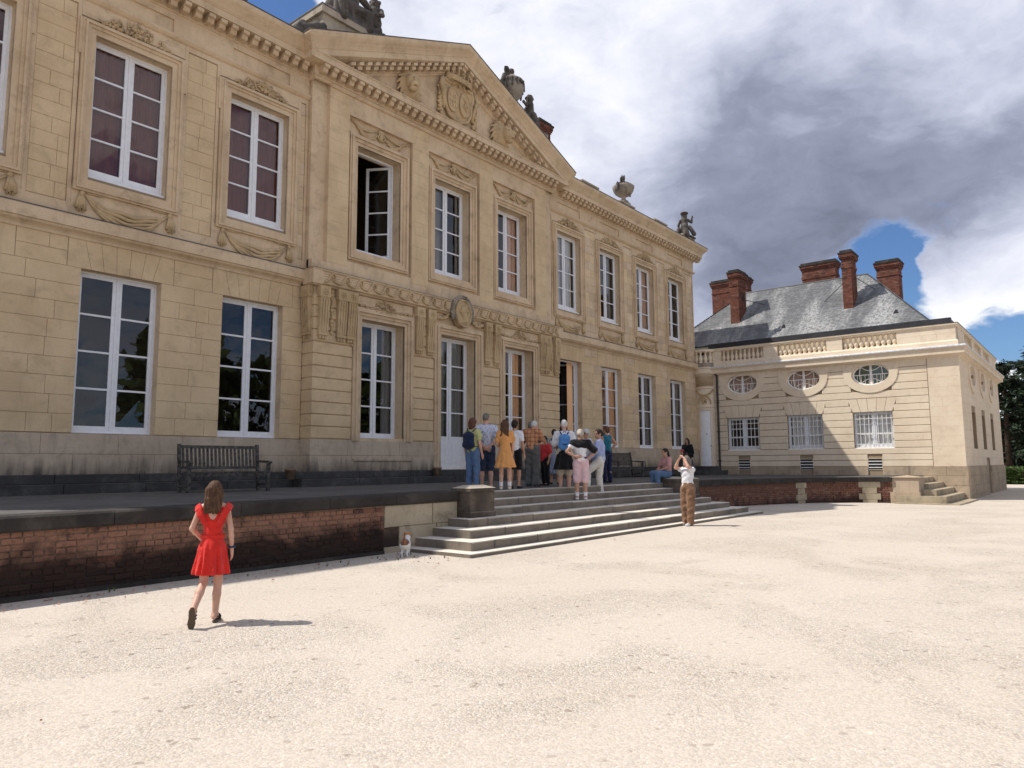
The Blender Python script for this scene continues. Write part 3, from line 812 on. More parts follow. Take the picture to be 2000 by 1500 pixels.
    while u < 12.0: link('modillion', me, CH, (u, 17.5, 13.0)); u += .322
    u = 24.95
    while u < 38.6: link('modillion', me, CH, (u, 17.5, 13.0)); u += .322
    u = 12.12 + .12
    while u < 24.1: link('modillion', me, CH, (u, 17.17, 13.0)); u += .322
    sl = APX / (18.11 - 12.12)
    k = 0
    for i in range(17):
        du = 1.05 + i * .322
        for s in (-1, 1):
            x = 18.11 + s * (5.99 - du)
            mb2 = MB()
            z = 13.0 + du * sl
            for w0, w1, a, b in ((0, .24, .02, .13), (.0, .33, .14, .235)):
                sh = .085 * sl * (-s)
                q = [(x - .085, 17.165 - w0, z + a - sh), (x + .085, 17.165 - w0, z + a + sh), (x + .085, 17.165 - w1, z + a + sh), (x - .085, 17.165 - w1, z + a - sh)]
                mb2.hexa(q + [(p[0], p[1], p[2] + b - a) for p in q])
            mb2.build('modillion', 'limestone', CH)
    # string course
    STR = [(0, 6.60), (.045, 6.605), (.06, 6.66), (.10, 6.70), (.19, 6.745), (.21, 6.79), (.25, 6.795), (.25, 7.06), (.23, 7.085), (0, 7.12)]
    mb = MB()
    mb.loft([ring(STR, -1, 17.6, 0, -1), ring(STR, 12.0, 17.6, 0, -1)], True, True)
    mb.build('string_course', 'limestone', CH); mb = MB()
    mb.loft([ring(STR, 24.22, 17.6, 0, -1), ring(STR, 38.15, 17.6, 1, -1), ring(STR, 38.15, 28, 1, 0)], True, True)
    mb.build('string_course', 'limestone', CH)
    mb = MB(); LD = [(0, 7.121), (.235, 7.086), (.258, 7.07), (.258, 7.085), (.235, 7.10), (0, 7.135)]  # thin dark strip along the top edge of the string course
    mb.loft([ring(LD, -1, 17.6, 0, -1), ring(LD, 11.95, 17.6, 0, -1)], True, True)
    mb.build('ledge_strip', 'lead_sheet', CH); mb = MB()
    mb.loft([ring(LD, 24.27, 17.6, 0, -1), ring(LD, 38.15, 17.6, 1, -1)], True, True)
    mb.build('ledge_strip', 'lead_sheet', CH)
    BS = [(0, 6.60), (.10, 6.605), (.13, 6.64), (.17, 6.645), (.17, 7.05), (.19, 7.06), (.19, 7.085), (0, 7.12)]
    mb = MB()
    mb.loft([ring(BS, 12.15, 17.6, -1, -1), ring(BS, 12.15, 17.1, -1, -1), ring(BS, 24.07, 17.1, 1, -1), ring(BS, 24.07, 17.6, 1, -1)], True, False)
    mb.build('centre_string_course', 'limestone', CH)
    LD = [(0, 7.122), (.19, 7.087), (.20, 7.09), (.19, 7.10), (0, 7.135)]  # the same dark strip round the centre
    mb = MB(); mb.loft([ring(LD, 12.15, 17.6, -1, -1), ring(LD, 12.15, 17.1, -1, -1), ring(LD, 24.07, 17.1, 1, -1), ring(LD, 24.07, 17.6, 1, -1)], True, False)
    mb.build('ledge_strip', 'lead_sheet', CH)
    mb = MB(); mb.fbox(FA, 12.13, 24.09, 7.0, 7.42, .1, .35); mb.build('centre_band', 'limestone', CH)
    return ty
TYMP = build_entablature()

def build_parapet():
    for a, b in ((-1, 12.3), (23.9, 38.05)):
        mb = MB(); mb.fbox(FA, a, b, 13.6, 14.10, -.25, .18); mb.build('parapet', 'parapet_stone', CH)
        mb = MB(); mb.fbox(FA, a, b + .05, 14.10, 14.14, -.3, .21); mb.build('parapet_capping', 'lead_sheet', CH)
    for a, b in ((26.5, 27.85), (29.87, 31.22), (33.35, 34.7), (36.62, 38.1), (8.3, 9.7), (5.0, 6.4), (1.6, 3.0)):
        mb = MB(); mb.fbox(FA, a, b, 13.85, 14.22, -.30, .24); mb.fbox(FA, a - .04, b + .04, 14.22, 14.29, -.34, .28); mb.build('parapet_pedestal', 'parapet_stone', CH)
    # attic block behind the pediment
    mb = MB(); mb.box(12.45, 23.8, 17.45, 19.2, 13.9, 15.2); mb.build('attic_block', 'parapet_stone', CH)
    mb = MB(); mb.box(12.35, 23.9, 17.35, 19.3, 15.2, 15.42); mb.build('attic_cornice', 'parapet_stone', CH)
    mb = MB(); mb.box(12.33, 23.92, 17.33, 19.32, 15.42, 15.455); mb.build('attic_flashing', 'lead_sheet', CH)
    # low slate roof behind the parapet
    mb = MB()
    mb.add([(-1, 17.9, 13.9), (38, 17.9, 13.9), (34, 23, 15.6), (-1, 23, 15.6), (38, 30, 13.9), (-1, 30, 13.9)], [(0, 1, 2, 3), (3, 2, 4, 5), (1, 4, 2)])
    mb.build('roof', 'slate', CH)
build_parapet()

def brick_stack(parent, name, x0, x1, y0, y1, z0, z1, cap=0.55, bh=.085, bl=.24, maxpieces=0):
    """brick chimney shaft with a corbelled cap; bricks as one mesh of separate blocks"""
    core = MB(); core.box(x0 + .012, x1 - .012, y0 + .012, y1 - .012, z0, z1 - .02)
    sh = core.build(name, 'chimney_mortar', parent)
    mb = MB()
    levels = []
    z = z0
    while z < z1 - .01: levels.append((z, min(z + bh, z1), 0.0)); z += bh
    out = []
    for (a, b, _) in levels:
        t = (b - (z1 - cap)) / cap
        e = 0.0
        if t > .45: e = .035
        if t > .60: e = .07
        if t > .75: e = .105
        if abs(t + .25) < .12: e = .035
        i = int(round((a - z0) / bh))
        X0, X1, Y0, Y1 = x0 - e, x1 + e, y0 - e, y1 + e
        for F, L in ((Frame((X0, Y0, 0), (1, 0, 0), (0, -1, 0)), X1 - X0), (Frame((X0, Y0, 0), (0, 1, 0), (-1, 0, 0)), Y1 - Y0), (Frame((X0, Y1, 0), (1, 0, 0), (0, 1, 0)), X1 - X0), (Frame((X1, Y0, 0), (0, 1, 0), (1, 0, 0)), Y1 - Y0)):
            u = -(bl / 2) if i % 2 else 0.0
            while u < L - .01:
                p, q = max(u, 0) + .005, min(u + bl, L) - .005
                if q - p > .03: mb.stone(F, p, q, a + .006, b - .004, -.05 - e * .9, 0.004, .004, .006)
                u += bl
    o = mb.build('brickwork', 'chimney_brick', sh); o['kind'] = 'stuff'
    mb = MB(); mb.box(x0 - .14, x1 + .14, y0 - .14, y1 + .14, z1 - .01, z1 + .07); mb.box(x0 - .05, x1 + .05, y0 - .05, y1 + .05, z1 + .07, z1 + .19)
    mb.build('chimney_cap', 'old_dark_stone', sh)
    return sh
brick_stack(CH, 'chimney', 26.85, 27.75, 20.0, 20.8, 14.0, 18.0)
brick_stack(CH, 'chimney', 9.2, 10.8, 18.9, 19.6, 14.0, 16.4)
# ---------------------------------------------------------------- windows of the chateau
def curtain_mesh(F, u0, u1, v0, v1, w, mat, amp=.028, wl=.13):
    mb = MB(); n = max(6, int((u1 - u0) / wl * 6)); ph = random.random() * 6
    top = []; bot = []
    for i in range(n + 1):
        u = u0 + (u1 - u0) * i / n
        d = amp * math.sin(2 * math.pi * (u - u0) / wl + ph) + amp * .6 * math.sin(2 * math.pi * (u - u0) / (wl * 2.3) + ph * 2)
        top.append(F.p(u, v1, w + d * .6)); bot.append(F.p(u + random.uniform(-.006, .006), v0, w + d))
    mb.loft([bot, top], False)
    return mb.mesh('curtain', mat, True, False)
def leaf(mb, panes, P, u0, u1, v0, v1, rows, st, t=.05, stl=None, bar=.045, rail=.10, top=.075):
    """one casement; P(u,v,w) places it. st = stile widths (left, right)"""
    def bx(a, b, c, d, w0, w1):
        mb.hexa([P(a, c, w0), P(b, c, w0), P(b, c, w1), P(a, c, w1), P(a, d, w0), P(b, d, w0), P(b, d, w1), P(a, d, w1)])
    bx(u0, u0 + st[0], v0, v1, 0, t); bx(u1 - st[1], u1, v0, v1, 0, t)
    a, b = u0 + st[0], u1 - st[1]
    bx(a, b, v0, v0 + rail, 0, t); bx(a, b, v1 - top, v1, 0, t)
    lo, hi = v0 + rail, v1 - top
    for i in range(rows):
        c = lo + (hi - lo) * i / rows + (bar / 2 if i else 0); d = lo + (hi - lo) * (i + 1) / rows - (bar / 2 if i < rows - 1 else 0)
        if i: bx(a, b, c - bar, c, .006, t - .006)
        tl = [random.uniform(-.007, .007) for _ in range(4)]
        panes.append([P(a - .004, c - .004, t * .45 + tl[0]), P(b + .004, c - .004, t * .45 + tl[1]), P(b + .004, d + .004, t * .45 + tl[2]), P(a - .004, d + .004, t * .45 + tl[3])])
def window(F, c, hw, v0, v1, w, rows=4, parent=None, cur=(), sill=True, opened=None, door=False, label=None):
    """french window set back in its opening: frame mesh with panes, curtains and sill below it"""
    fr = MB(); panes = []
    P = lambda u, v, q: F.p(u, v, w + q)
    sb = .14 if sill else 0.0
    fr.fbox(F, c - hw, c - hw + .05, v0 + sb, v1, w - .03, w + .07)
    fr.fbox(F, c + hw - .05, c + hw, v0 + sb, v1, w - .03, w + .07)
    fr.fbox(F, c - hw + .05, c + hw - .05, v1 - .05, v1, w - .03, w + .07)
    fr.fbox(F, c - hw + .05, c + hw - .05, v0 + sb, v0 + sb + .05, w - .03, w + .07)
    a, b, lo, hi = c - hw + .052, c + hw - .052, v0 + sb + .052, v1 - .052
    if door:       # panelled foot of the glazed door
        dz = v0 + 1.02
        for p, q in ((a, c - .003), (c + .003, b)):
            fr.fbox(F, p, q, lo, dz, w, w + .045)
            fr.fbox(F, p + .12, q - .12, lo + .14, dz - .12, w + .045, w + .06)
            fr.fbox(F, p + .18, q - .18, lo + .20, dz - .18, w + .06, w + .066)
        lo = dz
    if opened is None:
        leaf(fr, panes, P, a, c - .002, lo, hi, rows, (.07, .105))
        leaf(fr, panes, P, c + .002, b, lo, hi, rows, (.105, .07))
        fr.fbox(F, c - .028, c + .028, lo, hi, w + .05, w + .075)
    else:
        for side, ang in opened:
            L = c - a
            s = 1 if side < 0 else -1; hinge = a if side < 0 else b
            ca, sa = math.cos(ang), math.sin(ang)
            Pq = lambda u, v, q, s=s, hinge=hinge, ca=ca, sa=sa: F.p(hinge + s * (u * ca) + s * q * sa, v, w - u * sa + q * ca)
            leaf(fr, panes, Pq, 0, L - .01, lo, hi, rows, (.07, .09))
    wn = fr.build('door' if door else 'window', 'white_paint', parent)
    if label: wn['label'] = label
    for q in panes:
        mb = MB(); mb.add(q, [(0, 1, 2, 3)]); mb.build('pane', 'window_glass', wn, recalc=False)
    if sill:
        mb = MB(); mb.prism(F, [(w - .03, v0 + .0), (w + .19, v0 - .0), (w + .22, v0 + .02), (w + .21, v0 + .085), (w + .08, v0 + .138), (w - .03, v0 + .138)], c - hw + .002, c + hw - .002)
        mb.build('sill', 'white_paint', wn)
    for (f0, f1, mat) in cur:
        link('curtain', curtain_mesh(F, c - hw + .06 + f0 * (2 * hw - .12), c - hw + .06 + f1 * (2 * hw - .12), v0 + .1, v1 - .02, w - .10, mat), wn)
    return wn

WD = -.30
for c in WL:
    window(FA, c, HO, 8.10, 11.53, WD, 4, CH, [(0, .5, 'curtain_brown'), (.5, 1, 'curtain_brown')])
    window(FA, c, HO, 2.12, 5.95, WD, 4, CH, [])
cu = [[(0, .95, 'curtain_white')], [(.62, .9, 'curtain_grey')], [(.5, .98, 'curtain_peach')], []]
cl = [[], [(0, .40, 'curtain_orange'), (.46, 1, 'curtain_orange')], [(.48, .95, 'curtain_grey')], [(.5, .95, 'curtain_grey')]]
for i, c in enumerate(WR):
    window(FA, c, HO, 8.10, 11.53, WD, 4, CH, cu[i])
    if i == 0:
        window(FA, c, HO, 1.36, 5.95, WD, 5, CH, [(.70, .97, 'curtain_orange')], sill=False, opened=((1, R(62)), (-1, R(95))), label='white french window standing open')
    else:
        window(FA, c, HO, 2.12, 5.95, WD, 4, CH, cl[i])
window(FA, WC[0], .89, 8.06, 11.44, -.22, 4, CH, [], opened=((1, R(58)), (-1, R(100))), label='upper window standing open into a dark room')
window(FA, WC[1], .89, 8.06, 11.44, -.22, 4, CH, [(0, .46, 'curtain_grey'), (.9, 1, 'curtain_grey')])
window(FA, WC[2], .89, 8.06, 11.44, -.22, 4, CH, [(0, .22, 'curtain_grey'), (.5, .96, 'curtain_peach')])
window(FA, WC[0], .87, 2.18, 5.90, .02, 4, CH, [(.78, 1, 'curtain_grey')])
window(FA, WC[1], .87, 1.335, 5.88, .02, 4, CH, [(.06, .47, 'curtain_grey'), (.55, .96, 'curtain_grey')], sill=False, door=True, label='white double door, glazed above low panels')
window(FA, WC[2], .87, 2.18, 5.90, .02, 4, CH, [(.16, .42, 'curtain_orange'), (.5, .93, 'curtain_orange')])

def build_surrounds():
    for c in WL + WR:
        mb = MB()
        frame_bands(mb, FA, c - HO, c + HO, 8.02, 11.53, [(0, .13, .06), (.13, .20, .095), (.20, .25, .145), (.25, .30, .10)], 0)
        for s in (-1, 1):
            a, b = sorted((c + s * (HO + .30), c + s * (HO + .36)))
            mb.fbox(FA, a, b, 10.95, 11.83, -.01, .082)
        mb.build('window_surround', 'limestone', CH)
    for c in WC:
        mb = MB()
        frame_bands(mb, FA, c - .90, c + .90, 8.06, 11.44, [(0, .10, .235), (.10, .20, .27), (.20, .27, .325), (.27, .33, .285)], .19)
        mb.build('window_surround', 'limestone', CH)
    for i, c in enumerate(WC):
        mb = MB()
        frame_bands(mb, FA, c - .87, c + .87, 2.2 if i != 1 else 1.34, 5.89, [(0, .10, .54), (.10, .19, .58), (.19, .25, .64), (.25, .34, .59)], .48, bottom=False)
        for s in (-1, 1):
            a, b = sorted((c + s * (.87 + .34), c + s * (.87 + .40)))
            mb.fbox(FA, a, b, 5.0, 6.225, .48, .568)
        mb.build('window_surround', 'limestone', CH)
    for i in (0, 2):       # ledges under the centre windows
        mb = MB(); mb.fbox(FA, WC[i] - 1.15, WC[i] + 1.15, 1.62, 1.70, .54, .61); mb.build('sill_ledge', 'plinth_stone', CH)
build_surrounds()

def build_swags():
    for c in WL + WR:
        mb = MB()
        n = 14
        for k in range(5):
            sag = .26 + .085 * k; z0 = 7.64 - .012 * k; half = .98 - .025 * k
            pts = []; rad = []
            for i in range(n + 1):
                t = i / n * 2 - 1
                pts.append(FA.p(c + half * t, z0 - sag * (1 - t * t) ** .9 + .02 * math.sin(i * 1.3 + k), .05 + .055 * (1 - t * t) + .012 * (k % 2)))
                rad.append(.018 + .03 * (1 - t * t))
            mb.tube(pts, rad, 6)
        for s in (-1, 1):
            blob(mb, FA.p(c + s * 1.0, 7.66, .07), (.07, .05, .07))
            for j in range(4):
                du = (j - 1.5) * .04
                pts = [FA.p(c + s * 1.01 + du * .5, 7.64, .06), FA.p(c + s * 1.02 + du, 7.48, .085), FA.p(c + s * 1.02 + du * 1.4, 7.30 - .03 * (j % 2), .075)]
                mb.tube(pts, [.022, .036, .045], 6)
            for j in range(3):
                mb.tube([FA.p(c + s * 1.02 + (j - 1) * .05, 7.29, .07), FA.p(c + s * 1.02 + (j - 1) * .06, 7.22, .06)], [.028, .012], 5)
        mb.tube([FA.p(c - .9, 7.70, .05), FA.p(c - .6, 7.70, .06), FA.p(c - .52, 7.74, .06), FA.p(c + .52, 7.74, .06), FA.p(c + .6, 7.70, .06), FA.p(c + .9, 7.70, .05)], .025, 6)
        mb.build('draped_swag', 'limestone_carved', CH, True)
build_swags()

def leaf_cluster(mb, F, c, v, half, hgt, w, n, r=.035, lens=True):
    for i in range(n):
        t = random.uniform(-1, 1)
        h = (1 - t * t) if lens else 1.0
        u = c + t * half; z = v + random.uniform(0, 1) * hgt * max(h, .12)
        a = random.uniform(0, math.pi); L = r * random.uniform(1.2, 2.4)
        mb.tube([F.p(u - L * math.cos(a), z - L * math.sin(a), w), F.p(u, z, w + r * random.uniform(.6, 1.5)), F.p(u + L * math.cos(a), z + L * math.sin(a), w + .01)], [r * .25, r * random.uniform(.6, 1.0), r * .2], 5)
def build_carvings():
    for c in WL + WR:
        mb = MB(); leaf_cluster(mb, FA, c, 11.86, .82, .34, .06, 95, .036)
        for k in range(7): blob(mb, FA.p(c + random.uniform(-.12, .12), 12.02 + random.uniform(-.1, .12), .09), .055)
        mb.build('floral_carving', 'limestone_carved', CH, True)
    for c in WC:      # garlands over the upper centre windows
        mb = MB()
        for s in (-1, 1):
            for i in range(22):
                t = i / 21
                u = c + s * (.16 + 1.0 * t); z = 12.0 - .26 * math.sin(math.pi * min(1, t * 1.15)) * (1.0) + .16 * t
                r = .03 + .035 * math.sin(math.pi * t)
                blob(mb, FA.p(u + random.uniform(-.02, .02), z + random.uniform(-.03, .03), .25), (r * 1.2, r, r))
            mb.tube([FA.p(c + s * .16, 12.14, .24), FA.p(c + s * .5, 12.02, .27), FA.p(c + s * .85, 12.0, .27), FA.p(c + s * 1.18, 12.2, .23)], [.02, .04, .04, .015], 6)
        blob(mb, FA.p(c, 12.0, .26), (.10, .08, .17)); blob(mb, FA.p(c, 12.15, .27), (.15, .07, .06))
        for s in (-1, 1): mb.tube([FA.p(c + s * .05, 12.12, .3), FA.p(c + s * .15, 11.98, .28), FA.p(c + s * .06, 11.86, .26)], .03, 6)
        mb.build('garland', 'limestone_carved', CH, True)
        for s in (-1, 1):      # drops down the niche sides
            mb = MB()
            for i in range(8): blob(mb, FA.p(c + s * 1.27, 11.2 - i * .11, .23), (.03, .03, .06))
            mb.build('leaf_drop', 'limestone_carved', CH, True)
    # consoles under the centre string course
    F0 = Frame((0, 0, 0), (1, 0, 0), (0, -1, 0))
    mb = MB()
    mb.fbox(F0, -.18, .18, 1.20, 1.52, 0, .17)
    mb.prism(F0, [(0, .16), (.08, .16), (.15, 1.20), (0, 1.20)], -.15, .15)
    for i in range(4):
        u = -.132 + i * .088
        mb.prism(F0, [(.05, .20), (.098, .20), (.172, 1.16), (.1, 1.16)], u - .024, u + .024)
    mb.fbox(F0, -.165, .165, .10, .17, 0, .115)
    for i in range(3): mb.fbox(F0, -.13 + i * .095, -.06 + i * .095, 0, .10, 0, .085)
    me = mb.mesh('console', 'limestone_carved')
    ros = MB()
    for k in range(8):
        a = k * math.pi / 4; blob(ros, F0.p(.075 * math.cos(a), 1.36 + .075 * math.sin(a), .175), (.036, .02, .036))
    blob(ros, F0.p(0, 1.36, .185), .035)
    rme = ros.mesh('rosette', 'limestone_carved', True)
    for u in (-5.72, -5.5 + .42 + .0, -4.72 + .0, -1.95, -1.44, 1.44, 1.95, 4.72, 5.08, 5.72):
        o = link('console', me, CH, (18.11 + u, 17.06, 5.08))
        r = bpy.data.objects.new('rosette', rme); COL.objects.link(r); r.parent = o
    for x, s in ((12.12, -1), (24.10, 1)):
        o = link('console', me, CH, (x - s * .02, 17.33, 5.08)); o.rotation_euler = (0, 0, s * math.pi / 2)
        r = bpy.data.objects.new('rosette', rme); COL.objects.link(r); r.parent = o
    for s in (-1, 1):
        mb = MB()
        for i in range(12):
            blob(mb, FA.p(18.11 + s * 5.40, 6.5 - i * .11, .57), (.06 + .03 * math.sin(i * 1.7), .05, .07))
        mb.build('fruit_drop', 'limestone_carved', CH, True)
        mb = MB()
        for i in range(10):
            t = i / 9; blob(mb, FA.p(18.11 + s * (4.88 + .02), 6.45 - t * .6, .56), (.05, .04, .06))
        mb.build('fruit_drop', 'limestone_carved', CH, True)
    for c in (WC[0], WC[2]):
        mb = MB(); mb.fbox(FA, c - 1.18, c + 1.18, 6.30, 6.58, .49, .535)
        pn = mb.build('name_panel', 'limestone', CH)
        mb = MB(); leaf_cluster(mb, FA, c, 6.34, .42, .22, .55, 46, .03)
        for i in range(34):
            t = i / 33 * 2 - 1; blob(mb, FA.p(c + t * 1.08, 6.30 - .09 * (1 - abs(t)) + .03 * math.sin(i * 2.1), .585), (.045, .035, .035))
        mb.build('leaf_carving', 'limestone_carved', pn, True)
    # running wave along the centre string course
    per = .50
    for a, b in ((12.35, 17.45), (18.77, 23.87)):
        mb = MB(); n = int((b - a) / per); pp = (b - a) / n
        for i in range(n):
            u = a + i * pp; w = .685
            pts = [(0, .06), (.12, .07), (.26, .13), (.38, .26), (.50, .33), (.62, .34), (.70, .28), (.70, .20), (.63, .155), (.555, .18), (.56, .235)]
            mb.tube([FA.p(u + x * pp * 1.05, 6.66 + z, w) for x, z in pts], [.025, .05, .06, .06, .055, .05, .045, .04, .035, .03, .02], 6, flat=.6)
            mb.tube([FA.p(u + x * pp, 6.66 + z, w) for x, z in ((.55, .16), (.75, .10), (1.0, .07))], [.03, .05, .045], 6, flat=.6)
        mb.fbox(FA, a - .05, b + .05, 7.02, 7.045, .65, .70); mb.fbox(FA, a - .05, b + .05, 6.655, 6.675, .65, .70)
        for k in range(4): mb.fbox(FA, a, b, 6.74 + k * .07, 6.752 + k * .07, .66, .678)
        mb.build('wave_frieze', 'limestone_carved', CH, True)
    # oval medallion over the door
    c, v = 18.08, 6.68
    def oval(a, b, n=28): return [(c + a * math.cos(2 * math.pi * i / n), v + b * math.sin(2 * math.pi * i / n)) for i in range(n)]
    mb = MB(); mb.extr(FA, oval(.40, .50), .6, .79)
    md = mb.build('medallion', 'limestone_carved', CH)
    mb = MB()
    ov = oval(.36, .46) + [oval(.36, .46)[0]]
    mb.tube([FA.p(u, z, .80) for u, z in ov], .035, 6)
    mb.build('medallion_rim', 'limestone_carved', md, True)
    prims = [('e', FA.p(c - .02, v + .08, .80), (.15, .07, .19)), ('e', FA.p(c + .06, v + .16, .82), (.15, .06, .12)), ('c', np.array(FA.p(c - .15, v + .08, .82)), np.array(FA.p(c - .20, v + .02, .81)), .025, .02), ('c', np.array(FA.p(c + .02, v - .05, .8)), np.array(FA.p(c + .06, v - .25, .79)), .08, .1), ('e', FA.p(c + .06, v - .30, .78), (.22, .05, .1))]
    for i in range(12): prims.append(('e', FA.p(c + .06 + random.uniform(-.13, .13), v + .15 + random.uniform(-.1, .1), .85), (.035, .03, .035)))
    V, Q = sdf(prims, .018, .02)
    link('profile_head', np_mesh('profile_head', V, Q, 'limestone_carved'), md)
    mb = MB()
    for i in range(46):
        a = math.pi * (-.12 + 1.24 * i / 45)
        for k in range(2): blob(mb, FA.p(c + (.47 + .05 * k) * math.cos(a) + random.uniform(-.02, .02), v + (.57 + .05 * k) * math.sin(a), .74), (.055, .05, .05))
    mb.build('wreath', 'urn_stone', md, True)
    mb = MB()
    for s in (-1, 1):
        for i in range(26):
            t = i / 25
            u = c + s * (.42 + .80 * t); z = v - .02 - .34 * math.sin(t * 2.0) + .12 * t
            blob(mb, FA.p(u + random.uniform(-.03, .03), z + random.uniform(-.04, .04), .60), (.06, .05, .055))
    mb.build('side_garland', 'limestone_carved', md, True)
build_carvings()

def build_tympanum_reliefs():
    w = .36
    c, v = 18.11, 14.52
    # shield with two ovals
    sh = [(-.72, .62), (-.80, .40), (-.70, .05), (-.66, -.30), (-.48, -.62), (0, -.82), (.48, -.62), (.66, -.30), (.70, .05), (.80, .40), (.72, .62), (.35, .56), (0, .64), (-.35, .56)]
    mb = MB(); mb.extr(FA, [(c + x, v + z) for x, z in sh], .3, w + .10)
    cr = mb.build('coat_of_arms', 'limestone_carved', TYMP)
    mb = MB(); p = sh + [sh[0]]
    mb.tube([FA.p(c + x, v + z, w + .10) for x, z in p], .07, 6)
    for s in (-1, 1):
        mb.tube([FA.p(c + s * .82, v + .66, w + .12), FA.p(c + s * .95, v + .3, w + .2), FA.p(c + s * .80, v - .1, w + .16), FA.p(c + s * .72, v - .5, w + .1)], [.05, .09, .07, .04], 6)
    mb.build('scroll_border', 'limestone_carved', cr, True)
    mb = MB()
    for s in (-1, 1):
        n = 20; ov = [(c + s * .31 + .26 * math.cos(2 * math.pi * i / n), v - .05 + .44 * math.sin(2 * math.pi * i / n)) for i in range(n)]
        mb.extr(FA, ov, w + .08, w + .16)
        mb.tube([FA.p(u, z, w + .16) for u, z in ov + [ov[0]]], .028, 5)
        for k in range(9):
            x, z = (k % 3 - 1) * .12, (k // 3 - 1) * .18 - .05
            if s < 0: mb.fbox(FA, c - .31 + x - .03, c - .31 + x + .03, v - .05 + z - .05, v - .05 + z + .05, w + .15, w + .19)
        if s > 0:
            mb.tube([FA.p(c + .31 - .1, v + .2, w + .17), FA.p(c + .31 + .05, v + .08, w + .19), FA.p(c + .31 - .05, v - .1, w + .19), FA.p(c + .31 + .1, v - .3, w + .17)], [.03, .06, .05, .02], 6)
            mb.tube([FA.p(c + .31 - .12, v - .15, w + .17), FA.p(c + .31 + .14, v - .05, w + .18)], .03, 5)
    mb.build('oval_shield', 'limestone_carved', cr)
    mb = MB()      # crown
    for k in range(3): mb.tube([FA.p(c + .62 * math.cos(math.pi * (1 - i / 12)), v + .72 + .02 * k * 3 - .10 * math.sin(math.pi * i / 12), w + .1 + .26 * math.sin(math.pi * i / 12)) for i in range(13)], .045, 6)
    for i in range(9):
        a = math.pi * (1 - i / 8); u = c + .66 * math.cos(a); ww = w + .1 + .28 * math.sin(a); z = v + .88 - .1 * math.sin(a)
        mb.tube([FA.p(u, z, ww), FA.p(u * 1.0, z + .14, ww + .02)], [.05, .02], 6); blob(mb, FA.p(u, z + .17, ww + .02), .05)
        if i % 2 == 0:
            for s in (-1, 1): blob(mb, FA.p(u + s * .055, z + .12, ww + .02), .04)
    for i in range(16): blob(mb, FA.p(c + random.uniform(-.55, .55), v + .60 + random.uniform(-.06, .08), w + .18), .055)
    mb.build('crown', 'limestone_carved', cr, True)
    for s in (-1, 1):
        mb = MB()
        for i in range(30):
            t = i / 29; blob(mb, FA.p(c + s * (.88 + random.uniform(-.08, .1)), v + .25 - t * 1.0, w + .08), (.07, .06, .06))
        for i in range(60):
            t = i / 59; blob(mb, FA.p(c + s * (.3 + 4.0 * t), 13.56 + random.uniform(0, .10), w + .06), (.06, .05, .035))
        mb.build('laurel', 'limestone_carved', cr, True)
    for s in (-1, 1):       # lion heads looking outward
        cx, cz = 18.11 + s * 2.35, 14.08; K = 1.3
        f = -.35 if s < 0 else .25
        P = lambda u, v, q: np.array(FA.p(cx + u * K, cz + v * K, w + q * K))
        pr = [('e', P(.0, .0, .10), (.30, .20, .36)), ('e', P(f * .25, .02, .28), (.19, .18, .24)), ('e', P(f * .45, -.10, .40), (.11, .12, .10)), ('e', P(f * .45, -.20, .36), (.10, .10, .07)), ('c', P(f * .35, .13, .40), P(f * .5, -.04, .48), .045, .05), ('e', P(f * .25 - .09, .12, .38), (.06, .05, .035)), ('e', P(f * .25 + .09, .12, .38), (.06, .05, .035))]
        for i in range(34):
            a = 2 * math.pi * i / 17 + .2 * (i // 17); rr = .27 + .10 * (i // 17)
            p0 = P(rr * math.cos(a) * .8, rr * math.sin(a) * 1.05, .16 - .05 * (i // 17)); p1 = P((rr + .13) * math.cos(a + .25) * .85, (rr + .13) * math.sin(a + .25) * 1.05 - .06, .06)
            pr.append(('c', p0, p1, .055, .022))
        for i in range(8): pr.append(('c', P(-.25 + .07 * i, -.28, .16), P(-.30 + .085 * i, -.46, .06), .05, .02))
        pr = [(p[0], p[1], tuple(K * x for x in p[2])) if p[0] == 'e' else (p[0], p[1], p[2], p[3] * K, p[4] * K) for p in pr]
        V, Q = sdf(pr, .022, .018, subs=[('e', P(f * .47, -.155, .46), (.07, .08, .02)), ('e', P(f * .3 - .08, .07, .42), (.035, .05, .03)), ('e', P(f * .3 + .08, .07, .42), (.035, .05, .03))])
        link('lion_head', np_mesh('lion_head', V, Q, 'limestone_carved'), TYMP)
build_tympanum_reliefs()

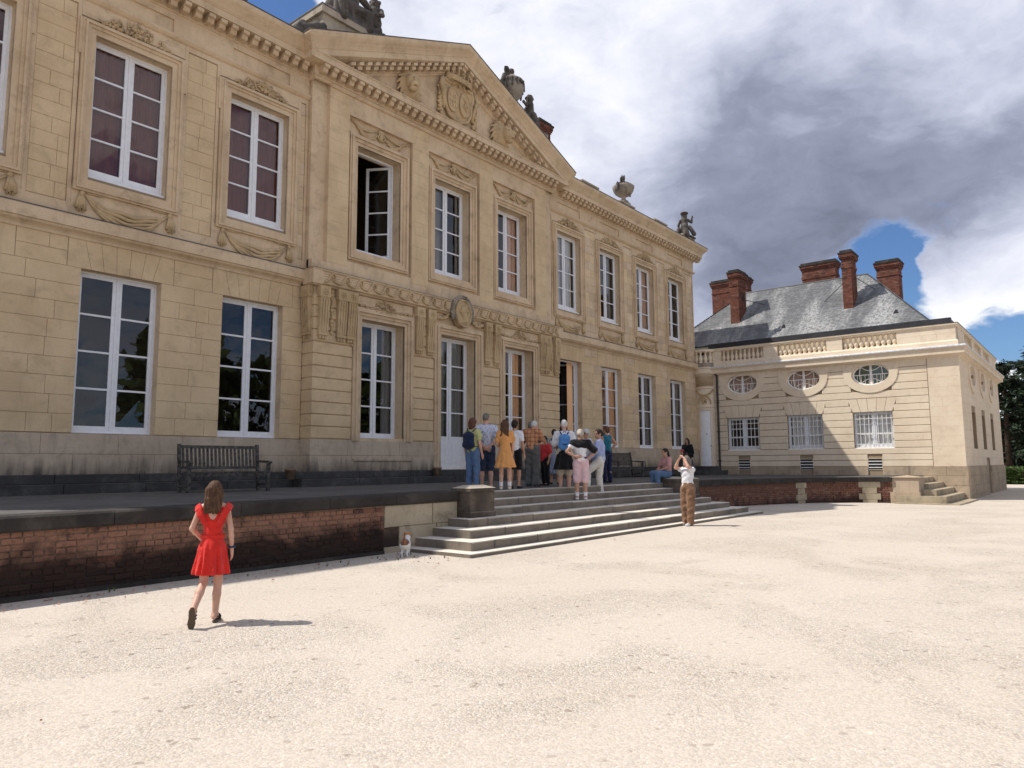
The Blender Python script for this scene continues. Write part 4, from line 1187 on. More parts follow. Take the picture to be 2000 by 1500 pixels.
# ---------------------------------------------------------------- roof statuary
def putto(base, h, rz, pose, mat, seated=False):
    """stone child; returns prims in world space"""
    k = h / 1.0
    ca, sa = math.cos(rz), math.sin(rz)
    W = lambda x, y, z: np.array([base[0] + k * (x * ca - y * sa), base[1] + k * (x * sa + y * ca), base[2] + k * z])
    pr = [('e', W(0, .0, .86), tuple(k * a for a in (.115, .125, .135))), ('c', W(0, 0, .70), W(0, 0, .45), k * .135, k * .15), ('e', W(0, .05, .52), tuple(k * a for a in (.15, .14, .14))), ('c', W(-.15, 0, .68), W(.15, 0, .68), k * .07, k * .07)]
    for s in (-1, 1):
        a = pose.get('arm%+d' % s, ((.24, .02, .52), (.26, .12, .38)))
        pr += [('c', W(s * .17, 0, .67), W(s * a[0][0], a[0][1], a[0][2]), k * .06, k * .05), ('c', W(s * a[0][0], a[0][1], a[0][2]), W(s * a[1][0], a[1][1], a[1][2]), k * .05, k * .04), ('e', W(s * a[1][0], a[1][1], a[1][2]), (k * .05,) * 3)]
        if seated: pr += [('c', W(s * .08, 0, .40), W(s * .12, .28, .38), k * .10, k * .075), ('c', W(s * .12, .28, .38), W(s * .11, .30, .08), k * .07, k * .05), ('c', W(s * .11, .30, .05), W(s * .11, .40, .04), k * .045, k * .03)]
        else: pr += [('c', W(s * .08, 0, .40), W(s * .10, .04, .20), k * .095, k * .065), ('c', W(s * .10, .04, .20), W(s * .10, .0, .02), k * .06, k * .045), ('c', W(s * .10, 0, .02), W(s * .10, .10, .02), k * .04, k * .03)]
    for i in range(16):
        a = random.uniform(0, 6.3); b = random.uniform(.0, 1.3)
        pr.append(('e', W(.11 * math.cos(a) * math.cos(b), .12 * math.sin(a) * math.cos(b), .90 + .11 * math.sin(b)), (k * .045,) * 3))
    return pr, W
def put_sdf(name, pr, mat, parent, h=.03, k=.03):
    V, Q = sdf(pr, h, k); return link(name, np_mesh(name, V, Q, mat), parent)
def urn(name, c, s, mat, parent, drape=True):
    mb = MB()
    prof = [(.30, 0), (.30, .06), (.22, .09), (.13, .16), (.11, .30), (.15, .36), (.30, .42), (.46, .52), (.54, .66), (.55, .76), (.50, .80), (.50, .84), (.53, .88), (.40, .93), (.30, 1.0), (.16, 1.06), (0, 1.08)]
    mb.lathe(c, [(r * s, z * s) for r, z in prof], 24)
    return mb.build(name, mat, parent, True)
# covered urn on the right-hand parapet
U = thing('stone_urn', (30.5, 17.55, 14.29), 'squat covered stone urn with draped rim standing on the right parapet', 'urn', 'roof ornaments')
cb = (30.5, 17.55, 14.29)
mb = MB(); mb.box(cb[0] - .55, cb[0] + .55, cb[1] - .35, cb[1] + .35, 14.29, 14.38); mb.build('urn_base', 'urn_stone', U)
mb = MB(); mb.lathe((cb[0], cb[1], 14.38), [(.40, 0), (.40, .05), (.27, .08), (.19, .15), (.17, .24), (.24, .29), (.46, .34), (.68, .44), (.82, .57), (.90, .72), (.91, .80), (.84, .83), (.60, .86), (.40, .92), (.30, .98), (0, 1.0)], 28); mb.build('bowl', 'urn_stone', U, True)
pr = []
for i in range(16):
    a = 2 * math.pi * i / 16
    pr.append(('c', np.array([cb[0] + .35 * math.cos(a), cb[1] + .35 * math.sin(a), 15.30 + .03 * (i % 2)]), np.array([cb[0] + .86 * math.cos(a + .2), cb[1] + .86 * math.sin(a + .2), 15.17 + .04 * math.sin(i * 2)]), .08, .045))
for a in (0.0, math.pi):
    x = cb[0] + .93 * math.cos(a)
    pr += [('c', np.array([x, cb[1], 15.22]), np.array([x + .10 * math.cos(a), cb[1], 14.90]), .09, .06), ('c', np.array([x - .1 * math.cos(a), cb[1] - .12, 15.2]), np.array([x + .02 * math.cos(a), cb[1] - .12, 14.84]), .07, .04)]
pr += [('c', np.array([cb[0] - .48, cb[1] - .1, 15.25]), np.array([cb[0] - .52, cb[1] - .1, 15.50]), .12, .10), ('c', np.array([cb[0] - .52, cb[1] - .1, 15.5]), np.array([cb[0] - .30, cb[1] - .1, 15.52]), .07, .05)]
put_sdf('draped_rim', pr, 'statue_stone', U, .028, .025)
pr = [('c', np.array([cb[0], cb[1], 15.3]), np.array([cb[0], cb[1], 15.52]), .22, .13), ('e', np.array([cb[0], cb[1], 15.62]), (.17, .17, .12))]
for i in range(9): pr.append(('c', np.array([cb[0] + .1 * math.cos(i * .7), cb[1] + .1 * math.sin(i * .7), 15.56]), np.array([cb[0] + .15 * math.cos(i * .7), cb[1] + .15 * math.sin(i * .7), 15.78]), .05, .02))
put_sdf('finial', pr, 'statue_stone', U, .022, .02)
for o in U.children:
    o.data.transform(Matrix.Translation((cb[0], cb[1], 0)) @ Matrix.Diagonal((.60, .60, 1, 1)) @ Matrix.Translation((-cb[0], -cb[1], 0)))
# child statue at the right-hand corner
S = thing('putto_statue', (37.3, 17.5, 14.29), 'dark weathered stone child statue kneeling at the right roof corner', 'statue', 'roof ornaments')
pr, W = putto((37.2, 17.5, 14.32), 1.32, R(-60), {'arm+1': ((.30, .05, .60), (.34, .10, .86)), 'arm-1': ((.25, .05, .50), (.22, .15, .32))}, None)
pr += [('c', W(-.25, .05, .30), W(-.28, .05, .02), .12, .15), ('e', W(.0, -.05, .98), (.24, .22, .09)), ('c', W(.2, -.1, .35), W(.38, -.12, .02), .11, .12), ('c', W(0, -.12, .4), W(.05, -.18, .0), .15, .19)]
put_sdf('figure', pr, 'statue_stone', S, .022, .028)
mb = MB(); mb.box(36.7, 38.05, 17.22, 17.85, 14.29, 14.36); mb.build('statue_base', 'statue_stone', S)
# urn between two stone children, right end of the attic
G = thing('urn_with_putti', (22.3, 17.9, 15.455), 'stone urn flanked by dark stone children behind the pediment slope', 'statue', 'roof ornaments')
mb = MB(); mb.box(21.2, 23.4, 17.45, 18.4, 15.455, 15.7); mb.build('statue_base', 'statue_stone', G)
ux = 21.98
mb = MB(); mb.lathe((ux, 17.8, 15.7), [(.42, 0), (.42, .10), (.26, .18), (.20, .30), (.19, .50), (.27, .56), (.27, .60), (.24, .63), (.42, .74), (.60, .92), (.68, 1.12), (.69, 1.22), (.62, 1.28), (.60, 1.34), (.66, 1.40), (.64, 1.48), (.46, 1.54), (.34, 1.62), (.26, 1.70), (0, 1.72)], 28); mb.build('urn', 'urn_stone', G, True)
mb = MB(); mb.lathe((ux, 17.8, 17.38), [(.10, 0), (.08, .08), (.15, .14), (.18, .22), (.15, .31), (0, .37)], 14); mb.build('finial', 'statue_stone', G, True)
pr = []
for i in range(9):
    t = i / 8 * math.pi; pr.append(('c', np.array([ux - .66 * math.cos(t), 17.8 - .64 * math.sin(t), 17.08 + .0 * i]), np.array([ux - .70 * math.cos(t), 17.8 - .68 * math.sin(t), 16.86 - .10 * math.sin(t * 3)]), .08, .05))
for s in (-1, 1): pr += [('c', np.array([ux + s * .64, 17.75, 17.22]), np.array([ux + s * .80, 17.75, 16.95]), .12, .09), ('c', np.array([ux + s * .80, 17.75, 16.95]), np.array([ux + s * .74, 17.75, 16.60]), .09, .05)]
pr += [('c', np.array([ux - .42, 17.7, 17.2]), np.array([ux - .50, 17.7, 17.52]), .12, .14), ('c', np.array([ux - .5, 17.7, 17.52]), np.array([ux - .62, 17.7, 17.58]), .10, .05)]
put_sdf('drapery', pr, 'statue_stone', G, .026, .025)
for o in G.children:
    if o.name.split('.')[0] in ('urn', 'finial', 'drapery'): o.data.transform(Matrix.Translation((ux, 17.8, 0)) @ Matrix.Diagonal((.78, .78, 1, 1)) @ Matrix.Translation((-ux, -17.8, 0)))
pr, W = putto((22.95, 17.6, 15.60), 1.26, R(25), {'arm+1': ((.25, .06, .55), (.2, .18, .50)), 'arm-1': ((.28, .05, .58), (.36, .12, .66))}, None)
pr += [('c', W(0, -.1, .3), W(0, -.16, .0), .18, .24)]
put_sdf('putto', pr, 'statue_stone', G, .024, .028)
pr, W = putto((21.12, 17.75, 15.55), 1.2, R(-60), {'arm+1': ((.26, .08, .58), (.2, .2, .62))}, None)
put_sdf('putto', pr, 'statue_stone', G, .03, .03)
# seated group at the left end of the attic, cut by the top of the picture
G = thing('seated_statue_group', (13.9, 17.9, 15.455), 'large dark stone group of draped figures above the left pediment corner', 'statue', 'roof ornaments')
P = lambda x, y, z: np.array([13.9 + x, 17.85 + y, 15.455 + z])
pr = [('c', P(-.9, 0, .05), P(1.5, 0, .0), .32, .22), ('e', P(-.45, 0, .45), (.6, .42, .42)), ('c', P(-.3, 0, .5), P(-.1, 0, 1.45), .40, .30), ('e', P(-.05, -.05, 1.95), (.19, .2, .25)), ('c', P(-.1, -.1, 1.45), P(.1, 0, 1.7), .15, .12),
      ('c', P(-.45, 0, 1.4), P(-.95, -.15, 1.0), .14, .11), ('c', P(-.95, -.15, 1.0), P(-.75, -.3, .6), .11, .09), ('c', P(.15, 0, 1.4), P(.55, -.1, 1.05), .14, .10), ('c', P(-.35, -.2, .55), P(.25, -.45, .45), .24, .18), ('c', P(.25, -.45, .45), P(.28, -.48, -.02), .18, .14), ('c', P(-.6, -.2, .5), P(-.75, -.5, .4), .22, .17), ('c', P(-.75, -.5, .4), P(-.75, -.5, .0), .17, .14)]
for i in range(18): pr.append(('c', P(-.9 + .11 * i, -.3 + .05 * math.sin(i * 2), .55 - .02 * i), P(-.95 + .12 * i, -.40, .0), .07, .10))
put_sdf('seated_figure', pr, 'statue_stone', G, .03, .03)
pr, W = putto((14.72, 17.75, 15.5), 1.42, R(110), {'arm+1': ((.28, .05, .6), (.3, .2, .7)), 'arm-1': ((.26, .1, .5), (.2, .25, .45))}, None)
pr += [('c', W(0, -.1, .3), W(0, -.1, .0), .18, .25)]
put_sdf('child_figure', pr, 'statue_stone', G, .026, .03)
pr = [('c', P(.9, -.1, .25), P(1.9, -.1, .02), .18, .10), ('c', P(1.0, -.3, .15), P(1.7, -.25, .0), .14, .10)]
put_sdf('drapery', pr, 'statue_stone', G, .04, .05)
# small reclining carving on the cornice corner left of the attic
G = thing('reclining_carving', (12.2, 17.4, 13.9), 'dark weathered carved trophy crouching on the cornice left of the pediment', 'statue', 'roof ornaments')
P = lambda x, y, z: np.array([12.0 + x, 17.3 + y, 13.88 + z])
pr = [('c', P(-.6, 0, .1), P(.3, 0, .15), .18, .22), ('c', P(-.35, 0, .3), P(.05, -.1, .55), .17, .15), ('c', P(.05, -.1, .55), P(.35, 0, .75), .14, .13), ('c', P(-.35, -.1, .35), P(-.15, -.2, .1), .12, .10), ('e', P(.3, 0, .4), (.22, .2, .4)), ('c', P(-.6, 0, .2), P(-.35, 0, .5), .12, .13)]
put_sdf('trophy', pr, 'statue_stone', G, .035, .05)
# ---------------------------------------------------------------- the side pavilion (wing)
PV = thing('pavilion', (46, 10, -0.2), 'low sunlit stone pavilion with balustrade, slate roof and red brick chimneys on the right', 'pavilion')
PW = [15.06, 11.80, 8.58]; PH = .89
SX = [42.45, 46.3, 50.15]
def ell(c, v, a, b, n=36, e=1.0):
    return [(c + a * math.cos(2 * math.pi * i / n), v + b * math.sin(2 * math.pi * i / n)) for i in range(n)]
def build_pavilion():
    global STONES
    mb = MB()
    ops = [(c - PH, c + PH, 2.17, 3.94) for c in PW] + [(c - .88, c + .88, 5.23, 6.35) for c in PW]
    wall_panel(mb, FW, 4.83, 17.6, -.6, 6.5, 0, ops, .34)
    so = [(c - .72, c + .72, 2.12, 3.92) for c in (42.2, 45.95, 49.8)] + [(c - .85, c + .85, 5.23, 6.35) for c in SX] + [(46.0, 47.5, -.6, 1.62)]
    wall_panel(mb, FS, 38.5, 54.3, -.6, 6.5, 0, so, .3)
    for a, b, c, d in so[:6]: mb.fbox(FS, a - .01, b + .01, c - .01, d + .01, -.34, -.20)
    mb.add([(54.3, 4.83, -.6), (54.3, 22, -.6), (54.3, 22, 6.5), (54.3, 4.83, 6.5)], [(0, 1, 2, 3)])
    wall = mb.build('wall', 'wing_joint', PV, recalc=False)
    # courses of the front
    lev = [1.29, 1.585, 1.88, 2.18, 2.51, 2.87, 3.22, 3.57, 3.93, 4.26, 4.61, 4.95, 5.29, 5.69, 6.02, 6.34]
    for i in range(len(lev) - 1):
        a, b = lev[i], lev[i + 1]
        iv = [(6.12, 16.62)]
        cut = []
        for c in PW:
            if a < 3.92 and b > 2.19: cut.append((c - PH, c + PH))
            if 3.9 < a < 4.2: cut.append((c - .95, c + .95))
            if 4.2 < a < 4.5: cut.append((c - 1.06, c + 1.06))
            if b > 5.2: cut.append((c - .92, c + .92))
            if 1.2 < a < 1.7: cut.append((c - .33, c + .33))
        for p, q in sorted(cut):
            nv = []
            for x, y in iv:
                if q <= x or p >= y: nv.append((x, y)); continue
                if p > x: nv.append((x, p))
                if q < y: nv.append((q, y))
            iv = nv
        for x, y in iv:
            if y - x < .05: continue
            n = 1
            for k in range(n):
                u0, u1 = x + (y - x) * k / n, x + (y - x) * (k + 1) / n
                STONES.append((FW, u0 + (.0015 if k else 0), u1 - (.0015 if k < n - 1 else 0), a + .012, b - .012, -.02, .05, .012 if n == 1 else .008))
    flush_stones(wall, 'rusticated_block', 'limestone_wing', 260, jit=.003)
    for c in PW:
        n = 5
        for i in range(n):
            b0, b1 = c - PH + 2 * PH * i / n, c - PH + 2 * PH * (i + 1) / n
            t0, t1 = c - 1.12 + 2.24 * i / n, c - 1.12 + 2.24 * (i + 1) / n
            poly = [(b0 + .008, 3.95), (b1 - .008, 3.95), (t1 - .008, 4.60), (t0 + .008, 4.60)]
            mb = MB(); mb.extr(FW, poly, -.02, .052); mb.build('voussoir', 'limestone_wing', wall)
    # corner pilasters
    for F, u0, u1 in ((FW, 4.80, 6.10), (FW, 16.63, 17.5)):
        rc = courses(u0, u1, 1.29, 6.34, 11, [], .6, 1.3) if u0 < 6 else [(u0, u1, 1.29, 6.34)]
        stones(F, rc, -.02, .062, .003, .003)
    flush_stones(wall, 'pilaster_stone', 'limestone_wing', 60, jit=.001)
    stones(FS, courses(38.46, 54.3, 1.29, 6.34, 12, so, .8, 1.6), -.02, .02, .004, .003)
    flush_stones(wall, 'side_stone', 'limestone_wing', 250, jit=.002)
    # plinth
    mb = MB(); mb.fbox(FW, 4.75, 17.6, -.6, 1.275, 0, .03); mb.fbox(FS, 38.47, 45.99, -.6, 1.275, 0, .03); mb.fbox(FS, 47.51, 54.35, -.6, 1.275, 0, .03)
    pl = mb.build('plinth', 'mortar', PV)
    vents = [(c - .32, c + .32, 1.13, 1.30) for c in PW]
    stones(FW, courses(4.74, 17.5, .0, 1.285, 3, vents, .7, 1.6), .0, .085, .006, .01)
    stones(FW, courses(4.74, 17.5, -.5, .0, 1, [], .9, 1.7), .0, .083, .006, .01)
    stones(FS, courses(38.42, 54.35, -.5, 1.285, 4, [(46.0, 47.5, -.6, 1.62)], .8, 1.7), .0, .082, .005, .008)
    flush_stones(pl, 'stone', 'plinth_wing', 200, jit=.01)
    # cellar vents
    for c in PW:
        mb = MB(); mb.fbox(FW, c - .31, c + .31, 1.14, 1.66, .0, .032)
        v = mb.build('vent', 'dark_iron', PV)
        for k in range(3): 
            mb = MB(); mb.fbox(FW, c - .31, c + .31, 1.22 + k * .15, 1.26 + k * .15, .032, .06); mb.build('slat', 'grille_paint', v)
        mb = MB(); frame_bands(mb, FW, c - .31, c + .31, 1.14, 1.66, [(0, .02, .056)], .01); mb.build('vent_frame', 'limestone_wing', v)
    # cornice, flashing, parapet
    CP = [(0, 6.30), (.05, 6.31), (.07, 6.36), (.12, 6.38), (.22, 6.44), (.30, 6.45), (.30, 6.66), (.33, 6.68), (.36, 6.74), (.36, 6.78), (0, 6.80)]
    mb = MB(); mb.loft([ring(CP, 38.5, 17.3, -1, 0), ring(CP, 38.5, 4.83, -1, -1), ring(CP, 54.3, 4.83, 1, -1), ring(CP, 54.3, 22, 1, 0)])
    mb.build('cornice', 'limestone_wing', PV)
    FL = [(-.05, 6.81), (.34, 6.79), (.385, 6.75), (.385, 6.80), (.35, 6.835), (-.05, 6.87)]
    mb = MB(); mb.loft([ring(FL, 38.5, 17.3, -1, 0), ring(FL, 38.5, 4.83, -1, -1), ring(FL, 54.3, 4.83, 1, -1), ring(FL, 54.3, 22, 1, 0)])
    mb.build('flashing', 'zinc_flashing', PV)
    mb = MB()
    PB = [(-.42, 6.8), (.05, 6.8), (.05, 7.05), (.0, 7.13), (-.42, 7.13)]
    mb.loft([ring(PB, 38.5, 17.3, -1, 0), ring(PB, 38.5, 4.83, -1, -1), ring(PB, 54.3, 4.83, 1, -1)], True, True)
    mb.build('parapet_base', 'limestone_wing', PV)
    RL = [(-.36, 7.73), (.02, 7.73), (.05, 7.76), (.05, 7.80), (.08, 7.82), (.08, 7.88), (-.40, 7.90)]
    mb = MB(); mb.loft([ring(RL, 38.5, 17.2, -1, 0), ring(RL, 38.5, 4.83, -1, -1), ring(RL, 54.3, 4.83, 1, -1)], True, True)
    mb.build('hand_rail', 'limestone_wing', PV)
    RC = [(-.42, 7.905), (.09, 7.885), (.10, 7.90), (-.42, 7.925)]
    mb = MB(); mb.loft([ring(RC, 38.5, 17.2, -1, 0), ring(RC, 38.5, 4.83, -1, -1), ring(RC, 54.3, 4.83, 1, -1)], True, True)
    mb.build('rail_capping', 'lead_sheet', PV)
    for a, b in ((4.86, 7.32), (9.80, 10.55), (13.06, 13.80), (16.2, 17.1)):
        rc = courses(a, b, 7.13, 7.73, 2, [], .6, 1.2)
        mb = MB()
        for r in rc: mb.stone(FW, r[0] + .002, r[1] - .002, r[2] + .002, r[3] - .002, -.36, .0, .003)
        mb.build('parapet_pier', 'limestone_wing', PV)
    for a, b in ((39.0, 41.0), (43.6, 44.6), (47.2, 48.2), (50.8, 54.2)):
        mb = MB(); mb.fbox(FS, a, b, 7.13, 7.73, -.36, 0); mb.build('parapet_pier', 'limestone_wing', PV)
    mb = MB(); mb.fbox(FW, 4.9, 17.1, 6.9, 7.95, -.75, -.62); mb.fbox(FS, 39.2, 54.2, 6.9, 7.95, -.75, -.62); mb.build('gutter_wall', 'limestone_wing', PV)
    bl = MB()
    bl.lathe((0, 0, 0), [(.085, .03), (.085, .06), (.06, .08), (.10, .14), (.115, .21), (.10, .28), (.06, .38), (.045, .46), (.05, .50), (.07, .52), (.07, .54), (.05, .56), (.09, .575)], 12)
    bl.box(-.10, .10, -.10, .10, 0, .035); bl.box(-.095, .095, -.095, .095, .57, .6)
    me = bl.mesh('baluster', 'limestone_wing', True)
    for a, b in ((7.32, 9.80), (10.55, 13.06), (13.80, 16.2)):
        n = 10
        for i in range(n): link('baluster', me, PV, (38.68, a + (b - a) * (i + .5) / n, 7.13))
    for a, b in ((41.0, 43.6), (44.6, 47.2), (48.2, 50.8)):
        n = 9
        for i in range(n): link('baluster', me, PV, (a + (b - a) * (i + .5) / n, 5.01, 7.13))
    # windows with bars
    cur = [[], [(.05, .95, 'curtain_white')], [(.02, .98, 'curtain_white')]]
    for i, c in enumerate(PW):
        wn = window(FW, c, PH, 2.10, 3.94, -.22, 3, PV, cur[i])
        g = MB()
        for k in range(9):
            u = c - .80 + 1.6 * k / 8; g.tube([FW.p(u, 2.2, -.045), FW.p(u, 3.93, -.045)], .016, 6)
            for s in (-1,): g.tube([FW.p(u + .1 + .07 * math.cos(a * .7), 2.29 + .08 * math.sin(a * .7), -.045) for a in range(10)] if k < 8 else [FW.p(u, 2.2, -.045), FW.p(u, 2.3, -.045)], .01, 5)
        for v in (2.38, 2.90, 3.62): g.fbox(FW, c - .88, c + .88, v - .016, v + .016, -.055, -.03)
        g.fbox(FW, c - .86, c + .86, 2.17, 2.21, -.07, -.02)
        g.build('grille', 'grille_paint', wn)
    # oval windows
    def oval(F, c, mat, bars=True):
        v = 5.79; n = 40
        inn = ell(c, v, .86, .55, n); out = ell(c, v, 1.22, .92, n)
        out = [(u, min(z, 6.33)) for u, z in out]
        mb = MB()
        for p0, p1, w0, w1 in ((inn, out, .085, .085), (out, out, .085, 0.0), (inn, inn, .085, -.2)):
            mb.loft([[F.p(u, z, w0) for u, z in p0], [F.p(u, z, w1) for u, z in p1]])
        for s in (-1, 1):
            a, b = sorted((c + s * 1.1, c + s * 1.24)); mb.fbox(F, a, b, 5.74, 6.33, -.01, .083)
        mb.extr(F, [(c - 1.1, 6.33)] + [(u, z) for u, z in ell(c, 5.79, 1.05, .75, 24)[0:13]][::-1] + [(c + 1.1, 6.33)] if False else [(c - 1.14, 6.22), (c + 1.14, 6.22), (c + 1.14, 6.335), (c - 1.14, 6.335)], -.01, .05)
        mb.build('oval_surround', 'limestone_wing', PV)
        mb = MB()
        mb.tube([F.p(u, z, -.16) for u, z in ell(c, v, .82, .51, n) + [ell(c, v, .82, .51, n)[0]]], .045, 6)
        mb.fbox(F, c - .05, c + .05, v - .5, v + .5, -.19, -.13); mb.fbox(F, c - .82, c + .82, v - .018, v + .018, -.185, -.14)
        if bars:
            for s in (-1, 1):
                mb.tube([F.p(c + s * (.42 + .10 * math.cos(t)), v + .46 * math.sin(t) * .9, -.16) for t in [-1.4 + .28 * k for k in range(11)]], .02, 5)
                for q in (-1, 1):
                    mb.tube([F.p(c + s * x, v + q * z, -.16) for x, z in ((.05, .20), (.2, .23), (.36, .32), (.46, .42))], .02, 5)
            for k in range(8):
                u = c - .62 + 1.24 * k / 7; hh = .5 * math.sqrt(max(0, 1 - ((u - c) / .82) ** 2))
                mb.tube([F.p(u, v - hh, -.12), F.p(u, v - .02, -.12)], .012, 5)
        wn = mb.build('oval_window', 'grille_paint', PV)
        gl = MB(); gl.add([F.p(u, z, -.17) for u, z in ell(c, v, .8, .5, n)], [tuple(range(n))]); gl.build('pane', 'window_glass', wn, recalc=False)
        gl = MB(); gl.add([F.p(u, z, -.30) for u, z in ell(c, v, .9, .58, n)], [tuple(range(n))]); gl.build('blind', mat, wn, recalc=False)
    for c, m in zip(PW, ('blind_pink', 'blind_pink', 'blind_green')): oval(FW, c, m)
    for c in SX: 
        oval(FS, c, 'blind_pink', False)
    mb = MB(); mb.fbox(FS, 46.05, 47.45, -.5, 1.15, -.16, -.1)
    for k in range(6): mb.fbox(FS, 46.07 + k * .23, 46.28 + k * .23, -.5, 1.13, -.1, -.085)
    mb.build('cellar_door', 'grille_paint', PV)
    mb = MB(); mb.fbox(FS, 46.0, 47.5, 1.15, 1.6, -.2, -.05); mb.build('door_lintel', 'plinth_wing', PV)
    mb = MB()
    mb.box(38.9, 54, 5.2, 20, 1.0, 1.05)
    for a, b in ((5.0, 10.2), (10.22, 13.4), (13.42, 17.5)):
        mb.add([(42, a, 1.1), (42, b, 1.1), (42, b, 6.3), (42, a, 6.3), (38.85, a, 1.1), (38.85, b, 1.1), (38.85, b, 6.3), (38.85, a, 6.3)], [(0, 1, 2, 3), (0, 4, 5, 1), (3, 2, 6, 7), (0, 3, 7, 4), (1, 5, 6, 2)])
    mb.build('interior_room', 'interior_plaster', PV, recalc=False)
build_pavilion()

def build_pavilion_roof():
    x0, x1, y0, y1, ze = 39.35, 48.65, 6.0, 20.4, 8.25
    A, B = (44.0, 9.64, 12.12), (44.0, 16.7, 12.12)
    core = MB()
    q = [(x0, y0, ze), (x1, y0, ze), (x1, y1, ze), (x0, y1, ze), A, B]
    core.add(q, [(0, 4, 5, 3), (0, 1, 4), (1, 2, 5, 4), (2, 3, 5)])
    rf = core.build('roof', 'slate_lead', PV, recalc=False)
    def slates(p0, p1, p2, p3, out):
        """p0-p1 eave, p3-p2 top; rows of overlapping slates"""
        p0, p1, p2, p3 = (np.array(p, float) for p in (p0, p1, p2, p3))
        m0, m1 = (p0 + p1) / 2, (p2 + p3) / 2
        up = m1 - m0
        e = (p1 - p0) / np.linalg.norm(p1 - p0)
        up = up - e * (up @ e); Ls = np.linalg.norm(up); up /= Ls
        nrm = np.cross(e, up); nrm *= np.sign(nrm[2])
        rows = int(Ls / .135)
        for r in range(rows):
            t = r / rows; t2 = min(1.0, (r + 1.25) / rows)
            a, b = p0 + (p3 - p0) * t, p1 + (p2 - p1) * t
            L = (b - a) @ e; n = max(1, int(L / .24)); w = L / n
            off = (r % 2) * .5
            for k in range(n + (1 if off else 0)):
                s0 = max(0, (k - off) * w); s1 = min(L, (k + 1 - off) * w)
                if s1 - s0 < .04: continue
                j = random.uniform(-.012, .012); lift = .016 + random.uniform(0, .006)
                c0 = a + e * (s0 + .004) + up * j; c1 = a + e * (s1 - .004) + up * j
                hgt = up * (t2 - t) * Ls
                out.add([tuple(c0 + nrm * lift), tuple(c1 + nrm * lift), tuple(c1 + hgt + nrm * .004), tuple(c0 + hgt + nrm * .004), tuple(c0), tuple(c1)], [(0, 1, 2, 3), (4, 5, 1, 0)])
    mb = MB()
    slates(q[3], q[0], A, B, mb); slates(q[0], q[1], A, A, mb); slates(q[2], q[3], B, B, mb); slates(q[1], q[2], B, A, mb)
    o = mb.build('slates', 'slate', rf, recalc=False); o['kind'] = 'stuff'
    mb = MB(); mb.tube([A, B], .06, 8)
    for p in (q[0], q[1]): mb.tube([A, p], .045, 6)
    for p in (q[2], q[3]): mb.tube([B, p], .045, 6)
    mb.build('ridge_lead', 'slate_lead', rf)
    mb = MB(); mb.box(39.15, 39.42, 5.1, 17.2, 7.95, 8.28); mb.box(39.423, 54, 5.11, 5.35, 7.95, 8.22); mb.build('lead_gutter', 'slate_lead', PV)
    mb = MB(); mb.add([(39.4, 5.3, 8.2), (54, 5.3, 8.2), (54, 22, 8.2), (39.4, 22, 8.2)], [(0, 1, 2, 3)]); mb.build('roof_deck', 'slate_lead', PV, recalc=False)
    for x0_, x1_, ya, yb, z0, z1 in ((41.07, 42.2, 16.03, 16.56, 9.3, 12.75), (41.09, 42.14, 9.78, 10.27, 9.3, 12.75), (45.4, 46.2, 11.7, 13.65, 10.6, 13.55), (45.6, 46.5, 8.35, 9.5, 9.5, 13.0), (47.4, 48.2, 17.9, 20.4, 8.6, 13.95)):
        brick_stack(PV, 'chimney', x0_, x1_, ya, yb, z0, z1)
    mb = MB()
    for a, b in (((41.7, 16.0, 11.2), (42.6, 14.9, 10.85)), ((41.6, 9.75, 11.5), (42.5, 8.9, 10.8)), ((41.6, 10.3, 11.3), (42.0, 11.6, 10.35))):
        mb = MB(); mb.tube([a, b], .018, 5); mb.build('iron_stay', 'dark_iron', rf)
    mb = MB()
    for y in (16.0,):
        mb.tube([(41.5, y - .01, 11.6), (41.65, y - .03, 11.35), (41.5, y - .01, 11.1)], .018, 5); mb.tube([(41.85, y - .01, 11.6), (41.7, y - .03, 11.35), (41.85, y - .01, 11.1)], .018, 5)
    mb.build('wall_anchor', 'dark_iron', rf)
    for y, x in ((13.2, 40.1), (7.6, 40.2)):
        z = 8.25 + (x - 39.35) * 3.87 / 4.65
        mb = MB(); mb.add([(x - .02, y - .13, z + .02), (x - .02, y + .13, z + .02), (x - .02, y, z + .22), (x + .3, y, z + .27)], [(0, 1, 2), (0, 2, 3), (1, 3, 2)]); mb.build('roof_vent', 'slate_lead', rf)
build_pavilion_roof()

